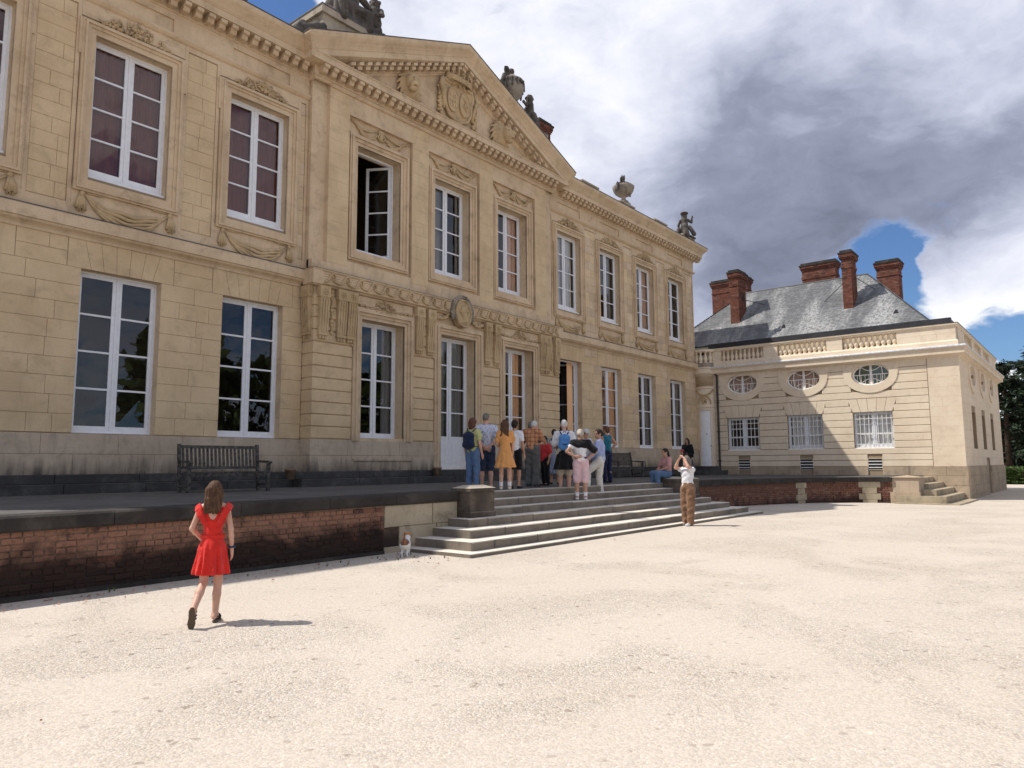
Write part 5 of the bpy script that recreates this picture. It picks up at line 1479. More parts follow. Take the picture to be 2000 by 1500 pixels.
def build_turret():
    c = (38.72, 17.22); r = .60
    a0 = math.atan2(-c[1], -c[0])           # towards the forecourt
    mb = MB(); mb.lathe((c[0], c[1], 0), [(r, .6), (r, 4.55), (r + .04, 4.60), (r + .04, 4.68), (r, 4.72), (r, 5.62), (r + .05, 5.66), (r + .05, 5.72), (r - .02, 5.74), (r + .03, 6.36), (r + .10, 6.42), (r + .18, 6.50), (r + .18, 6.74), (r + .22, 6.78), (r + .22, 6.84), (0, 6.86)], 40)
    tw = mb.build('corner_turret', 'limestone_wing', PV, False)
    mb = MB()
    for k in range(34):
        a = a0 - 1.5 + 3.0 * k / 33; x, y = c[0] + (r - .005) * math.cos(a), c[1] + (r - .005) * math.sin(a)
        x1, y1 = c[0] + (r + .045) * math.cos(a), c[1] + (r + .045) * math.sin(a)
        mb.tube([(x, y, 5.78), (x1, y1, 6.34)], .02, 5)
    mb.build('fluted_frieze', 'limestone_carved', tw, True)
    def cyl(rr, a, z): return (c[0] + rr * math.cos(a), c[1] + rr * math.sin(a), z)
    def arcbox(mb, r0, r1, aa, ab, z0, z1, n=8):
        rings = []
        for i in range(n + 1):
            a = aa + (ab - aa) * i / n
            rings.append([cyl(r0, a, z0), cyl(r1, a, z0), cyl(r1, a, z1), cyl(r0, a, z1)])
        mb.loft(rings, True, True)
    ad = a0 - .18
    mb = MB(); arcbox(mb, r - .05, r + .015, ad - .50, ad + .50, 1.34, 4.40)
    for z0, z1 in ((1.5, 1.75), (1.9, 2.9), (3.05, 3.35), (3.5, 4.25)): arcbox(mb, r, r + .03, ad - .36, ad + .36, z0, z1)
    dr = mb.build('turret_door', 'white_paint', tw)
    mb = MB(); blob(mb, cyl(r + .05, ad + .42, 2.45), .035); blob(mb, cyl(r + .05, ad + .1, 3.1), .03); mb.build('door_knob', 'dark_iron', dr)
    mb = MB()
    for s in (-1, 1): arcbox(mb, r - .02, r + .05, ad + s * .50 - .05, ad + s * .50 + .05, 1.34, 4.5, 3)
    arcbox(mb, r - .02, r + .06, ad - .60, ad + .60, 4.40, 4.52)
    mb.build('door_frame', 'limestone_wing', tw)
    mb = MB()
    for s in (-1, 1):
        mb.tube([cyl(r + .03, ad + s * (.05 + .5 * math.sin(t)), 5.25 - .5 * (1 - math.cos(t)) * .9) for t in [k * .2 for k in range(9)]], [.05, .06, .065, .06, .05, .05, .045, .04, .03], 6)
    for k in range(12):
        t = k / 11 * 2 - 1; blob(mb, cyl(r + .04, ad + t * .75, 5.55 - .28 * (1 - t * t)), (.07, .07, .06))
    for k in range(10): blob(mb, cyl(r + .05, ad + random.uniform(-.2, .2), 5.0 + random.uniform(-.15, .15)), .06)
    mb.build('cartouche', 'limestone_carved', tw, True)
    mb = MB(); mb.lathe((c[0], c[1], 0), [(r + .08, 6.86), (r + .08, 7.08), (r - .1, 7.10)], 36); mb.build('balcony_base', 'urn_stone', tw)
    mb = MB(); mb.lathe((c[0], c[1], 0), [(r - .1, 7.72), (r + .08, 7.72), (r + .12, 7.76), (r + .12, 7.86), (r - .1, 7.90), (0, 7.91)], 36); mb.build('balcony_rail', 'limestone_wing', tw)
    me = bpy.data.meshes['baluster']
    for k in range(14):
        a = 2 * math.pi * k / 14; o = link('baluster', me, tw, (c[0] + (r - .0) * math.cos(a), c[1] + (r - .0) * math.sin(a), 7.09)); o.scale = (1, 1, 1.05)
    mb = MB(); mb.tube([(38.38, 16.42, 6.35), (38.38, 16.42, 1.0)], .06, 8)
    for z in (1.6, 3.2, 4.8): mb.box(38.31, 38.5, 16.35, 16.49, z, z + .05)
    mb.tube([(38.38, 16.42, 6.33), (38.30, 16.5, 6.55)], .07, 8)
    mb.build('downpipe', 'drain_pipe', PV)
    mb = MB(); mb.lathe((38.9, 17.4, 0), [(1.5, .86), (1.5, 1.10), (1.15, 1.10), (1.15, 1.32), (0, 1.33)], 24); mb.build('turret_step', 'step_dark', PV)
build_turret()
# ---------------------------------------------------------------- terrace, walls, stairs
def tz(x): return 0.93 - 0.07 * float(smooth01(23.0, 33.0, x))
RIGHT_PATH = [(20.2, 10.3), (22.5, 10.25), (25.0, 10.1), (27.5, 9.95), (29.5, 9.75), (31.2, 9.45), (32.5, 8.95), (33.3, 8.2), (33.6, 7.3), (33.65, 6.9)]
def build_terrace():
    mb = MB()
    out = [(-1.0, 9.62), (4, 9.62), (10.2, 9.62), (10.9, 9.70), (10.95, 10.08), (15, 10.08), (19.4, 10.08), (20.2, 10.2)] + RIGHT_PATH[1:] + [(33.7, 6.55)]
    for i in range(len(out) - 1):
        a, b = out[i], out[i + 1]
        xe0 = a[0] if a[0] < 33 else 33.0
        mb.add([(a[0], a[1], tz(a[0]) - .01), (b[0], b[1], tz(b[0]) - .01), (b[0] if i < 15 else b[0], 18.0, tz(b[0]) - .01), (a[0], 18.0, tz(a[0]) - .01)], [(0, 1, 2, 3)])
    mb.add([(33.6, 18.0, .855), (33.7, 6.55, .855), (38.6, 6.55, .855), (38.6, 18.0, .855)], [(0, 1, 2, 3)])
    mb.build('terrace', 'terrace_paving', None, recalc=False, kind='structure', label='dark grey paved terrace along the foot of the chateau')
build_terrace()

def brick_run(pts, zb, zt, parent, mat, keep, stone_at=()):
    """courses of bricks along a plan polyline; returns list of pieces (verts, faces, size)"""
    pieces = []
    seg = []
    L = 0
    for a, b in zip(pts[:-1], pts[1:]):
        a, b = Vector((a[0], a[1], 0)), Vector((b[0], b[1], 0)); d = b - a
        seg.append((L, L + d.length, a, d.normalized())); L += d.length
    bh = .075; n = int((zt(0.0) - zb(0.0)) / bh)
    for s0, s1, a, d in seg:
        F = Frame(tuple(a - d * s0), tuple(d), (d.y, -d.x, 0))
        m = int((zt(a.x) - zb(a.x)) / bh); hh = (zt(a.x) - zb(a.x)) / m
        for i in range(m):
            u = s0 - (.12 if i % 2 else 0)
            while u < s1 - .02:
                full = .225 if (i % 3) else .115
                p, q = max(u, s0), min(u + full, s1); u += full
                if q - p < .03: continue
                mid = a + d * ((p + q) / 2 - s0)
                if any(sa <= (p + q) / 2 <= sb and za <= zb(mid.x) + i * hh <= zc for sa, sb, za, zc in stone_at): continue
                z0 = zb(mid.x) + i * hh
                pieces.append((F, p + .006, q - .006, z0 + .006, z0 + hh - .005, -.06, random.uniform(-.004, .012), .006, mid))
    return pieces
def lay(pieces, parent, mat, many):
    eye = Vector((0, 0, 1.5))
    pieces.sort(key=lambda s: -(s[2] - s[1]) / (Vector((s[8].x, s[8].y, s[3])) - eye).length + (0 if s[3] > .35 else .02))
    for s in pieces[:many]:
        mb = MB(); mb.stone(*s[:7], ch=s[7], jit=.006); mb.build('brick', mat, parent)
    mb = MB()
    for s in pieces[many:]: mb.stone(*s[:7], ch=s[7], jit=.006)
    o = mb.build('brickwork', mat, parent); o['kind'] = 'stuff'
def coping_z(x): return 0.942 + .062 * max(0.0, min(1.0, (x - 2.5) / 7.5))
def build_left_wall():
    T = thing('retaining_wall', (4, 9.6, 0), 'blackened red brick terrace wall with dark coping on the left, behind the girl', 'wall')
    mb = MB(); mb.box(-1.5, 10.2, 9.63, 10.0, -.5, .82); core = mb.build('wall_core', 'brick_mortar', T)
    lay(brick_run([(-1.5, 9.62), (8.35, 9.62)], lambda x: .02, lambda x: .775 + .05 * max(0, min(1, (x - 2) / 7)), T, 'brick', 300), core, 'brick', 290)
    x = -1.5
    while x < 10.1:
        Lc = random.uniform(1.3, 2.0)
        if 10.15 - x - Lc < .8: Lc = 10.15 - x
        mb = MB(); F = Frame((0, 9.62, 0), (1, 0, 0), (0, -1, 0))
        z0, z1 = coping_z(x), coping_z(x + Lc)
        u0, u1 = x + .004, x + Lc - .004
        prof = [(-.42, -.185), (.05, -.185), (.065, -.16), (.065, -.025), (.035, .0), (-.42, .0)]
        n = len(prof)
        vs = [F.p(u0, z0 + v, w) for w, v in prof] + [F.p(u1, z1 + v, w) for w, v in prof]
        mb.add(vs, [(i, (i + 1) % n, n + (i + 1) % n, n + i) for i in range(n)] + [tuple(range(n)), tuple(range(2 * n - 1, n - 1, -1))])
        mb.build('coping_stone', 'old_dark_stone', T); x += Lc
    mb = MB(); mb.box(-1.5, 8.3, 9.53, 9.8, -.5, .05); mb.build('footing', 'old_dark_stone', T)
    for a, b, c, d in ((8.36, 9.5, .43, .80), (9.51, 10.16, .43, .80), (8.7, 9.6, .10, .425), (9.61, 10.16, .10, .425), (8.36, 10.16, -.2, .095)):
        mb = MB(); mb.stone(Frame((0, 9.63, 0), (1, 0, 0), (0, -1, 0)), a + .004, b - .004, c, d, -.1, .03, .01, .006); mb.build('quoin_block', 'quoin_stone', T)
build_left_wall()

def build_right_wall():
    T = thing('retaining_wall', (27, 10, -.1), 'curved red brick terrace wall with stone quoins right of the stairs', 'wall')
    zb = lambda x: float(gz(x, 8.0)) - .12; zt = lambda x: tz(x) - .17
    mb = MB()
    for a, b in zip(RIGHT_PATH[:-1], RIGHT_PATH[1:]):
        mb.add([(a[0], a[1] + .01, -.6), (b[0], b[1] + .01, -.6), (b[0] + .1, b[1] + .01, zt(b[0])), (a[0], a[1] + .01, zt(a[0]))], [(0, 1, 2, 3)])
    core = mb.build('wall_core', 'brick_mortar', T, recalc=False)
    lay(brick_run(RIGHT_PATH, zb, zt, T, 'brick_wing', 280), core, 'brick_wing', 280)
    # coping, cut into stones that follow the curve
    P = [Vector((p[0], p[1], 0)) for p in RIGHT_PATH]
    fine = []
    for a, b in zip(P[:-1], P[1:]):
        n = max(1, int((b - a).length / .9))
        fine += [a + (b - a) * k / n for k in range(n)]
    fine.append(P[-1])
    for a, b in zip(fine[:-1], fine[1:]):
        d = (b - a).normalized(); nrm = Vector((d.y, -d.x, 0)); a2, b2 = a + d * .004, b - d * .004
        mb = MB(); z0, z1 = tz(a.x), tz(b.x)
        q = [(a2 - nrm * .35), (b2 - nrm * .35), (b2 + nrm * .08), (a2 + nrm * .08)]
        zz = [z0, z1, z1, z0]
        mb.hexa([(p.x, p.y, z - .185) for p, z in zip(q, zz)] + [(p.x, p.y, z + .005) for p, z in zip(q, zz)])
        mb.build('coping_stone', 'old_dark_stone', T)
    def on_path(i, half):
        a, b = P[i], P[i + 1]; d = (b - a).normalized(); return Frame(((a.x + b.x) / 2, (a.y + b.y) / 2, 0), tuple(d), (d.y, -d.x, 0))
    for i, u in ((0, 0), (4, 0), (7, 0)):
        F = on_path(i, .3)
        x = F.o.x
        for j in range(4):
            h0 = zb(x) + (zt(x) - zb(x)) * j / 4; h1 = zb(x) + (zt(x) - zb(x)) * (j + 1) / 4; hw = .42 if j % 2 else .28
            mb = MB(); mb.stone(F, -hw, hw, h0 + .004, h1 - .004, -.1, .035, .01, .006); mb.build('quoin_block', 'quoin_stone', T)
build_right_wall()

def build_stairs():
    T = thing('main_staircase', (15, 9, 0), 'broad grey stone stairs rising from the gravel to the terrace', 'stairs')
    FY = lambda y: Frame((0, y, 0), (1, 0, 0), (0, -1, 0))
    steps = [(8.25, .06, .205, 9.07, 21.25), (8.66, .205, .35, 9.50, 20.85), (9.05, .35, .495, 9.90, 20.45), (9.40, .495, .64, 10.92, 19.42), (9.74, .64, .785, 10.92, 19.42), (10.08, .785, .93, 10.92, 19.42)]
    for i, (y, z0, z1, a, b) in enumerate(steps):
        x = a; first = True
        while x < b - .01:
            L = random.uniform(1.2, 2.1) if not first else random.uniform(.5, 1.3)
            if b - x - L < .8: L = b - x
            mb = MB(); yb = 10.4 if a > 10.5 else 10.0
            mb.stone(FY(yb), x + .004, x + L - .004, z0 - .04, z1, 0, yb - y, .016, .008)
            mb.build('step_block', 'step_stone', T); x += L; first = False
    # kerb slab round the foot
    for a, b in ((8.75, 11.4), (11.4, 14.2), (14.2, 17.2), (17.2, 19.6), (19.6, 21.7)):
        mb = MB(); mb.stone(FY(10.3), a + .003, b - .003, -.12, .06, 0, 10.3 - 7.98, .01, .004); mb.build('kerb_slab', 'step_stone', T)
    for x0, x1 in ((10.17, 10.915), (19.425, 20.2)):
        yb = 9.78 if x0 < 15 else 10.35
        if x0 < 15:
            mb = MB(); mb.stone(FY(10.3), x0 + .03, x1 - .02, .45, .955, 0, 10.3 - 9.78, .01); mb.build('side_wall', 'old_dark_stone', T)
        mb = MB(); mb.stone(FY(yb), x0, x1, .45, .60, 0, yb - 9.28, .012); mb.stone(FY(yb), x0 + .015, x1 - .015, .60, .985, 0, yb - 9.30, .012)
        mb.build('pier', 'pier_stone', T)
        mb = MB()
        q = [(x0 - .01, 9.27, .985), (x1 + .01, 9.27, .985), (x1 + .01, yb + .01, .985), (x0 - .01, yb + .01, .985)]
        t = [(x0 + .0, 9.28, 1.045), (x1 - .0, 9.28, 1.045), (x1 - .0, yb, 1.045), (x0 + .0, yb, 1.045)]
        u = [(x0 + .18, 9.43, 1.10), (x1 - .18, 9.43, 1.10), (x1 - .18, yb - .15, 1.10), (x0 + .18, yb - .15, 1.10)]
        mb.add(q + t + u, [(0, 1, 5, 4), (1, 2, 6, 5), (2, 3, 7, 6), (3, 0, 4, 7), (4, 5, 9, 8), (5, 6, 10, 9), (6, 7, 11, 10), (7, 4, 8, 11), (8, 9, 10, 11)])
        mb.build('pier_cap', 'pier_stone', T)
build_stairs()

def build_side_stairs():
    T = thing('side_staircase', (36, 5.5, -.2), 'small stone stairs with a square end block against the pavilion', 'stairs')
    FY = lambda y: Frame((0, y, 0), (1, 0, 0), (0, -1, 0))
    g = -.22
    for i in range(5):
        z1 = g + .10 + .235 * i if i else g + .06
        y = [4.45, 4.95, 5.35, 5.75, 6.15][i]; x0 = [33.1, 33.5, 33.95, 34.75, 34.75][i]
        m = (x0 + 38.4) / 2
        for a, b in ((x0, m), (m, 38.42)):
            mb = MB(); mb.stone(FY(6.75), a + .004, b - .004, -.5, z1, 0, 6.75 - y, .015, .006); mb.build('step_block', 'quoin_stone', T)
    mb = MB(); mb.stone(FY(7.0), 33.62, 34.74, -.4, .26, 0, 7.0 - 5.88, .012); mb.stone(FY(6.98), 33.66, 34.72, .26, .86, 0, 6.98 - 5.92, .012)
    mb.build('end_block', 'plinth_wing', T)
    mb = MB(); q = [(33.6, 5.86), (34.76, 5.86), (34.76, 7.02), (33.6, 7.02)]; c = (34.18, 6.44)
    mb.add([(x, y, .862) for x, y in q] + [(c[0], c[1], .95)], [(0, 1, 4), (1, 2, 4), (2, 3, 4), (3, 0, 4)]); mb.build('block_cap', 'plinth_wing', T)
build_side_stairs()

# ---------------------------------------------------------------- benches and pots
def bench(loc, rz, label, style):
    T = thing('garden_bench', loc, label, 'bench', 'benches on the terrace')
    L = 1.86; D = .56
    parts = []
    def bx(name, a, b, c, d, e, f, tilt=0):
        mb = MB(); mb.box(a, b, c, d, e, f); parts.append((name, mb))
    for s in (-1, 1):
        x = s * (L / 2 - .035)
        bx('leg', x - .035, x + .035, -D / 2 - .0, -D / 2 + .07, 0, .62)
        mb = MB(); mb.hexa([(x - .035, D / 2 - .07, 0), (x + .035, D / 2 - .07, 0), (x + .035, D / 2, 0), (x - .035, D / 2, 0), (x - .035, D / 2 + .07, 1.06), (x + .035, D / 2 + .07, 1.06), (x + .035, D / 2 + .12, 1.06), (x - .035, D / 2 + .12, 1.06)]); parts.append(('leg', mb))
        mb = MB(); mb.prism(Frame((x - .04, 0, 0), (1, 0, 0), (0, -1, 0)), [(-D / 2 - .06, .66), (.0, .64), (D / 2 + .06, .62), (D / 2 + .07, .645), (D / 2 + .02, .68), (0, .69), (-D / 2 - .06, .70)], 0, .08); parts.append(('armrest', mb))
        bx('stretcher', x - .025, x + .025, -D / 2 + .07, D / 2 - .05, .12, .17)
    bx('front_rail', -L / 2 + .07, L / 2 - .07, -D / 2 + .01, -D / 2 + .05, .34, .42)
    for k in range(6):
        y = -D / 2 + .0 + k * .088
        bx('seat_slat', -L / 2 + .07, L / 2 - .07, y, y + .07, .42, .445)
    yb = lambda z: D / 2 - .0 + .10 * (z - .45) / .6
    for z0, z1, nm in ((.50, .56, 'back_rail'), (.96, 1.03, 'top_rail')):
        mb = MB(); mb.hexa([(-L / 2 + .06, yb(z0) - .01, z0), (L / 2 - .06, yb(z0) - .01, z0), (L / 2 - .06, yb(z0) + .04, z0), (-L / 2 + .06, yb(z0) + .04, z0), (-L / 2 + .06, yb(z1) - .01, z1), (L / 2 - .06, yb(z1) - .01, z1), (L / 2 - .06, yb(z1) + .04, z1), (-L / 2 + .06, yb(z1) + .04, z1)]); parts.append((nm, mb))
    n = 19
    for k in range(n):
        x = -L / 2 + .12 + (L - .24) * k / (n - 1)
        mb = MB(); mb.hexa([(x - .024, yb(.56), .56), (x + .024, yb(.56), .56), (x + .024, yb(.56) + .02, .56), (x - .024, yb(.56) + .02, .56), (x - .024, yb(.96), .96), (x + .024, yb(.96), .96), (x + .024, yb(.96) + .02, .96), (x - .024, yb(.96) + .02, .96)]); parts.append(('back_slat', mb))
    for nm, mb in parts:
        me = mb.mesh(nm, 'old_wood'); o = bpy.data.objects.new(nm, me); COL.objects.link(o); o.parent = T
    T.rotation_euler = (0, 0, rz)
    return T
bench((8.62, 15.28, .925), R(-6), 'dark weathered wooden bench against the chateau wall, above the girl in red', 0)
bench((26.6, 15.5, .915), R(-4), 'dark wooden bench right of the crowd, under the ground floor windows', 0)
def pot(loc, label):
    T = thing('flower_pot', loc, label, 'flower pot', 'pots on the facade step')
    mb = MB(); mb.lathe(loc, [(0, 0), (.10, 0), (.145, .23), (.165, .235), (.17, .285), (.145, .285), (.13, .24), (0, .23)], 18); mb.build('pot_body', 'terracotta', T, True)
    mb = MB(); mb.lathe((loc[0], loc[1], loc[2] + .245), [(.128, 0), (0, .012)], 14); mb.build('soil', 'old_dark_stone', T)
pot((11.2, 16.62, 1.13), 'empty terracotta pot on the step between the left bench and the centre')
pot((16.62, 16.62, 1.13 + .0), 'empty terracotta pot on the step left of the white door')

# ---------------------------------------------------------------- planting
def leaf_quads(mb, pts, dirs, size, aspect=2.2):
    for p, d in zip(pts, dirs):
        d = Vector(d).normalized(); a = d.cross(Vector((random.uniform(-1, 1), random.uniform(-1, 1), random.uniform(-1, 1)))).normalized()
        L = size * random.uniform(.6, 1.3); w = L / aspect
        p = Vector(p)
        mb.add([tuple(p), tuple(p + d * L * .5 + a * w * .5), tuple(p + d * L), tuple(p + d * L * .5 - a * w * .5)], [(0, 1, 2, 3)])
def conifer(loc, h, r, label, n=3600, mat='conifer_needles'):
    T = thing('conifer_tree', loc, label, 'tree', 'dark trees beyond the pavilion')
    mb = MB(); mb.tube([loc, (loc[0] + .1, loc[1], loc[2] + h * .5), (loc[0], loc[1], loc[2] + h * .97)], [.32, .2, .03], 8); mb.build('trunk', 'bark', T, True)
    mb = MB(); pts = []; dirs = []; br = MB()
    nb = int(h * 6)
    for i in range(nb):
        t = (i + random.random()) / nb; z = h * (.03 + .96 * t); a = random.uniform(0, 6.283)
        rr = r * (1 - t) ** .75 * random.uniform(.65, 1.12) + .25
        dx, dy = math.cos(a), math.sin(a); dz = .25 - .25 * (1 - t)
        tip = (loc[0] + dx * rr, loc[1] + dy * rr, loc[2] + z + dz * rr)
        br.tube([(loc[0], loc[1], loc[2] + z), tip], [.05, .012], 4)
        m = int(n / nb)
        for k in range(m):
            s = random.uniform(.15, 1) ** .7
            pts.append((loc[0] + dx * rr * s + random.gauss(0, .22), loc[1] + dy * rr * s + random.gauss(0, .22), loc[2] + z + dz * rr * s + random.gauss(0, .16)))
            dirs.append((dx + random.gauss(0, .6), dy + random.gauss(0, .6), -.35 + random.gauss(0, .35)))
    leaf_quads(mb, pts, dirs, .55, 3.2)
    mb.build('crown', mat, T, recalc=False); br.build('branches', 'bark', T, recalc=False)
def broad_tree(loc, h, r, label, n=4200):
    T = thing('broadleaf_tree', loc, label, 'tree')
    tr = MB(); tr.tube([loc, (loc[0], loc[1], loc[2] + h * .45)], [.3, .2], 8)
    mb = MB(); pts = []; dirs = []
    for i in range(26):
        a = random.uniform(0, 6.283); e = random.uniform(-.4, 1.4); rr = r * random.uniform(.45, .85)
        c = (loc[0] + rr * math.cos(a) * math.cos(e), loc[1] + rr * math.sin(a) * math.cos(e), loc[2] + h * .62 + rr * math.sin(e) * .9)
        tr.tube([(loc[0], loc[1], loc[2] + h * .42), c], [.12, .03], 5)
        for k in range(n // 26):
            v = Vector((random.gauss(0, 1), random.gauss(0, 1), random.gauss(0, 1))).normalized() * r * .36 * random.uniform(.5, 1) ** .5
            pts.append((c[0] + v.x, c[1] + v.y, c[2] + v.z * .8)); dirs.append((v.x + random.gauss(0, .4), v.y + random.gauss(0, .4), v.z * .5 + random.gauss(0, .4)))
    leaf_quads(mb, pts, dirs, .32, 1.8)
    mb.build('crown', 'broad_leaves', T, recalc=False); tr.build('trunk', 'bark', T, recalc=False)
conifer((76, 6.3, -.3), 10.4, 3.4, 'dark conifer nearest the pavilion corner at the right edge', 6500)
conifer((78, 3.4, -.3), 12.4, 4.2, 'tallest dark conifer at the right picture edge', 7500)
conifer((84, 9.0, -.3), 10.6, 4.2, 'dark conifer half hidden behind the pavilion side wall', 6000)
conifer((88, 5.0, -.3), 11.8, 4.8, 'dark conifer in the gap behind the front conifers', 5500)
broad_tree((66, 33, -.3), 17.2, 5.5, 'green treetop showing over the left end of the slate roof')
def hedge(x0, x1, y0, y1, h, label):
    T = thing('clipped_hedge', ((x0 + x1) / 2, (y0 + y1) / 2, -.3), label, 'hedge', 'hedges beyond the pavilion')
    mb = MB(); mb.box(x0 + .15, x1 - .15, y0 + .15, y1 - .15, -.4, h - .15); mb.build('core', 'bark', T)
    mb = MB(); pts = []; dirs = []
    for i in range(3200):
        f = random.random()
        if f < .4: p = (x0 + random.uniform(0, .3), random.uniform(y0, y1), random.uniform(-.3, h)); d = (-1, 0, 0)
        elif f < .7: p = (random.uniform(x0, x1), random.uniform(y0, y1), h - random.uniform(0, .2)); d = (0, 0, 1)
        else: p = (random.uniform(x0, x1), y0 + random.uniform(0, .3) if f < .85 else y1 - random.uniform(0, .3), random.uniform(-.3, h)); d = (0, -1 if f < .85 else 1, 0)
        pts.append(p); dirs.append((d[0] + random.gauss(0, .5), d[1] + random.gauss(0, .5), d[2] + random.gauss(0, .5)))
    leaf_quads(mb, pts, dirs, .22, 1.6); mb.build('foliage', 'hedge_leaves', T, recalc=False)
hedge(66, 68.0, 5.15, 6.2, .93, 'low clipped hedge block touching the pavilion corner at right')
hedge(66, 68.5, 1.0, 4.95, .93, 'long clipped hedge at the right picture edge below the conifers')

def woodland():
    mb = MB(); pts = []; dirs = []
    for i in range(9000):
        x = random.uniform(96, 108); y = random.uniform(-45, 22)
        top = 6.5 + 2.2 * math.sin(y * .45) + 1.3 * math.sin(y * 1.1 + 2)
        z = random.uniform(-.3, 1) ** 1 * top
        pts.append((x, y, max(z, -.3))); dirs.append((-1 + random.gauss(0, .5), random.gauss(0, .6), random.gauss(.1, .5)))
    leaf_quads(mb, pts, dirs, 1.5, 1.7)
    for y in range(-44, 22, 4):
        mb.tube([(104 + random.uniform(-2, 2), y, -.4), (104, y + random.uniform(-.5, .5), 6)], [.25, .1], 6)
    mb.build('woodland', 'conifer_needles', None, recalc=False, kind='stuff', label='dark belt of woodland behind the conifers at the far right')
woodland()
def mirrored_trees():
    # trees across the forecourt, behind the viewer: they show in the window panes
    mb = MB(); pts = []; dirs = []
    x = 35.0
    while x < 170:
        h = random.uniform(11, 16); r = random.uniform(4, 6); y = random.uniform(-36, -30)
        for i in range(900):
            v = Vector((random.gauss(0, 1), random.gauss(0, 1), random.gauss(0, 1))).normalized() * random.uniform(.4, 1) ** .5
            pts.append((x + v.x * r, y + v.y * r, h * .58 + v.z * h * .42)); dirs.append((v.x, v.y, v.z + random.gauss(0, .5)))
        mb.tube([(x, y, -.3), (x, y, h * .5)], [.35, .2], 6)
        x += random.uniform(6, 10)
    leaf_quads(mb, pts, dirs, 1.5, 1.5)
    mb.build('park_trees', 'broad_leaves', None, recalc=False, kind='stuff', label='row of park trees mirrored in the chateau windows')
mirrored_trees()
def scatter():
    # loose stones on the gravel
    n = 22000
    rr = 1.7 * np.exp(RNG.uniform(0, 1, n) * math.log(22 / 1.7)); a = RNG.uniform(-1.08, .72, n) + math.atan2(.7716, .6265) * 0 + .685
    X = rr * np.cos(a); Y = rr * np.sin(a)
    ok = (Y < 9.6) & ~((X > 8.5) & (X < 21.8) & (Y > 7.9)) & (X < 32)
    X, Y = X[ok], Y[ok]
    S = RNG.gamma(2.2, .0016, len(X)) + .002
    S[RNG.uniform(0, 1, len(S)) < .004] *= 2.6
    base = np.array([(1, 0, 0), (0, 1, 0), (-1, 0, 0), (0, -1, 0), (0, 0, 1)], float)
    th = RNG.uniform(0, 6.28, len(X)); c, s = np.cos(th), np.sin(th)
    sx = S * RNG.uniform(.8, 1.6, len(S)); sy = S * RNG.uniform(.7, 1.1, len(S)); sz = S * RNG.uniform(.45, .9, len(S))
    V = np.zeros((len(X), 5, 3))
    for k in range(5):
        bx, by, bz = base[k]
        V[:, k, 0] = X + c * bx * sx - s * by * sy; V[:, k, 1] = Y + s * bx * sx + c * by * sy; V[:, k, 2] = gz(X, Y) + bz * sz
    F = np.array([(0, 1, 4), (1, 2, 4), (2, 3, 4), (3, 0, 4)])
    FF = (np.arange(len(X))[:, None, None] * 5 + F[None]).reshape(-1, 3)
    link('loose_stones', np_mesh('loose_stones', V.reshape(-1, 3), FF, 'pebble', True), None, kind='stuff', label='loose pale stones scattered over the gravel')
    # dry leaves and tufts along the foot of the walls
    mb = MB(); pts = []
    for i in range(230):
        f = random.random()
        if f < .5: x = random.uniform(2, 8.6); y = 9.35 - abs(random.gauss(0, .3))
        elif f < .62: x = random.uniform(7.8, 9.3); y = random.uniform(7.9, 8.8)
        elif f < .92: x = random.uniform(22, 33); y = float(np.interp(x, [p[0] for p in RIGHT_PATH], [p[1] for p in RIGHT_PATH])) - .25 - abs(random.gauss(0, .15))
        else: x = random.uniform(1, 25); y = random.uniform(2, 8)
        z = float(gz(x, y)) + .006; L = random.uniform(.012, .03); t = random.uniform(0, 6.28); u = random.uniform(.002, .02)
        mb.add([(x - L * math.cos(t), y - L * math.sin(t), z), (x + L * .5 * math.sin(t), y - L * .5 * math.cos(t), z + u), (x + L * math.cos(t), y + L * math.sin(t), z + u * .3), (x - L * .5 * math.sin(t), y + L * .5 * math.cos(t), z + u)], [(0, 1, 2, 3)])
    mb.build('dry_leaves', 'dry_leaf', None, recalc=False, kind='stuff', label='dry brown leaves blown along the foot of the walls')
    mb = MB()
    for i in range(16):
        x = random.choice([random.uniform(2.5, 8.6), random.uniform(7.0, 8.8)]); y = 9.1 + random.uniform(-.4, .35) if x < 8 else random.uniform(8.2, 9.2); z = float(gz(x, y))
        for k in range(9):
            a = random.uniform(0, 6.28); L = random.uniform(.02, .06); b = random.uniform(.004, .01)
            mb.add([(x - b, y, z), (x + b, y, z), (x + L * .5 * math.cos(a), y + L * .5 * math.sin(a), z + L)], [(0, 1, 2)])
    mb.build('grass_tufts', 'grass_blade', None, recalc=False, kind='stuff', label='thin grass tufts at the foot of the brick wall')
scatter()
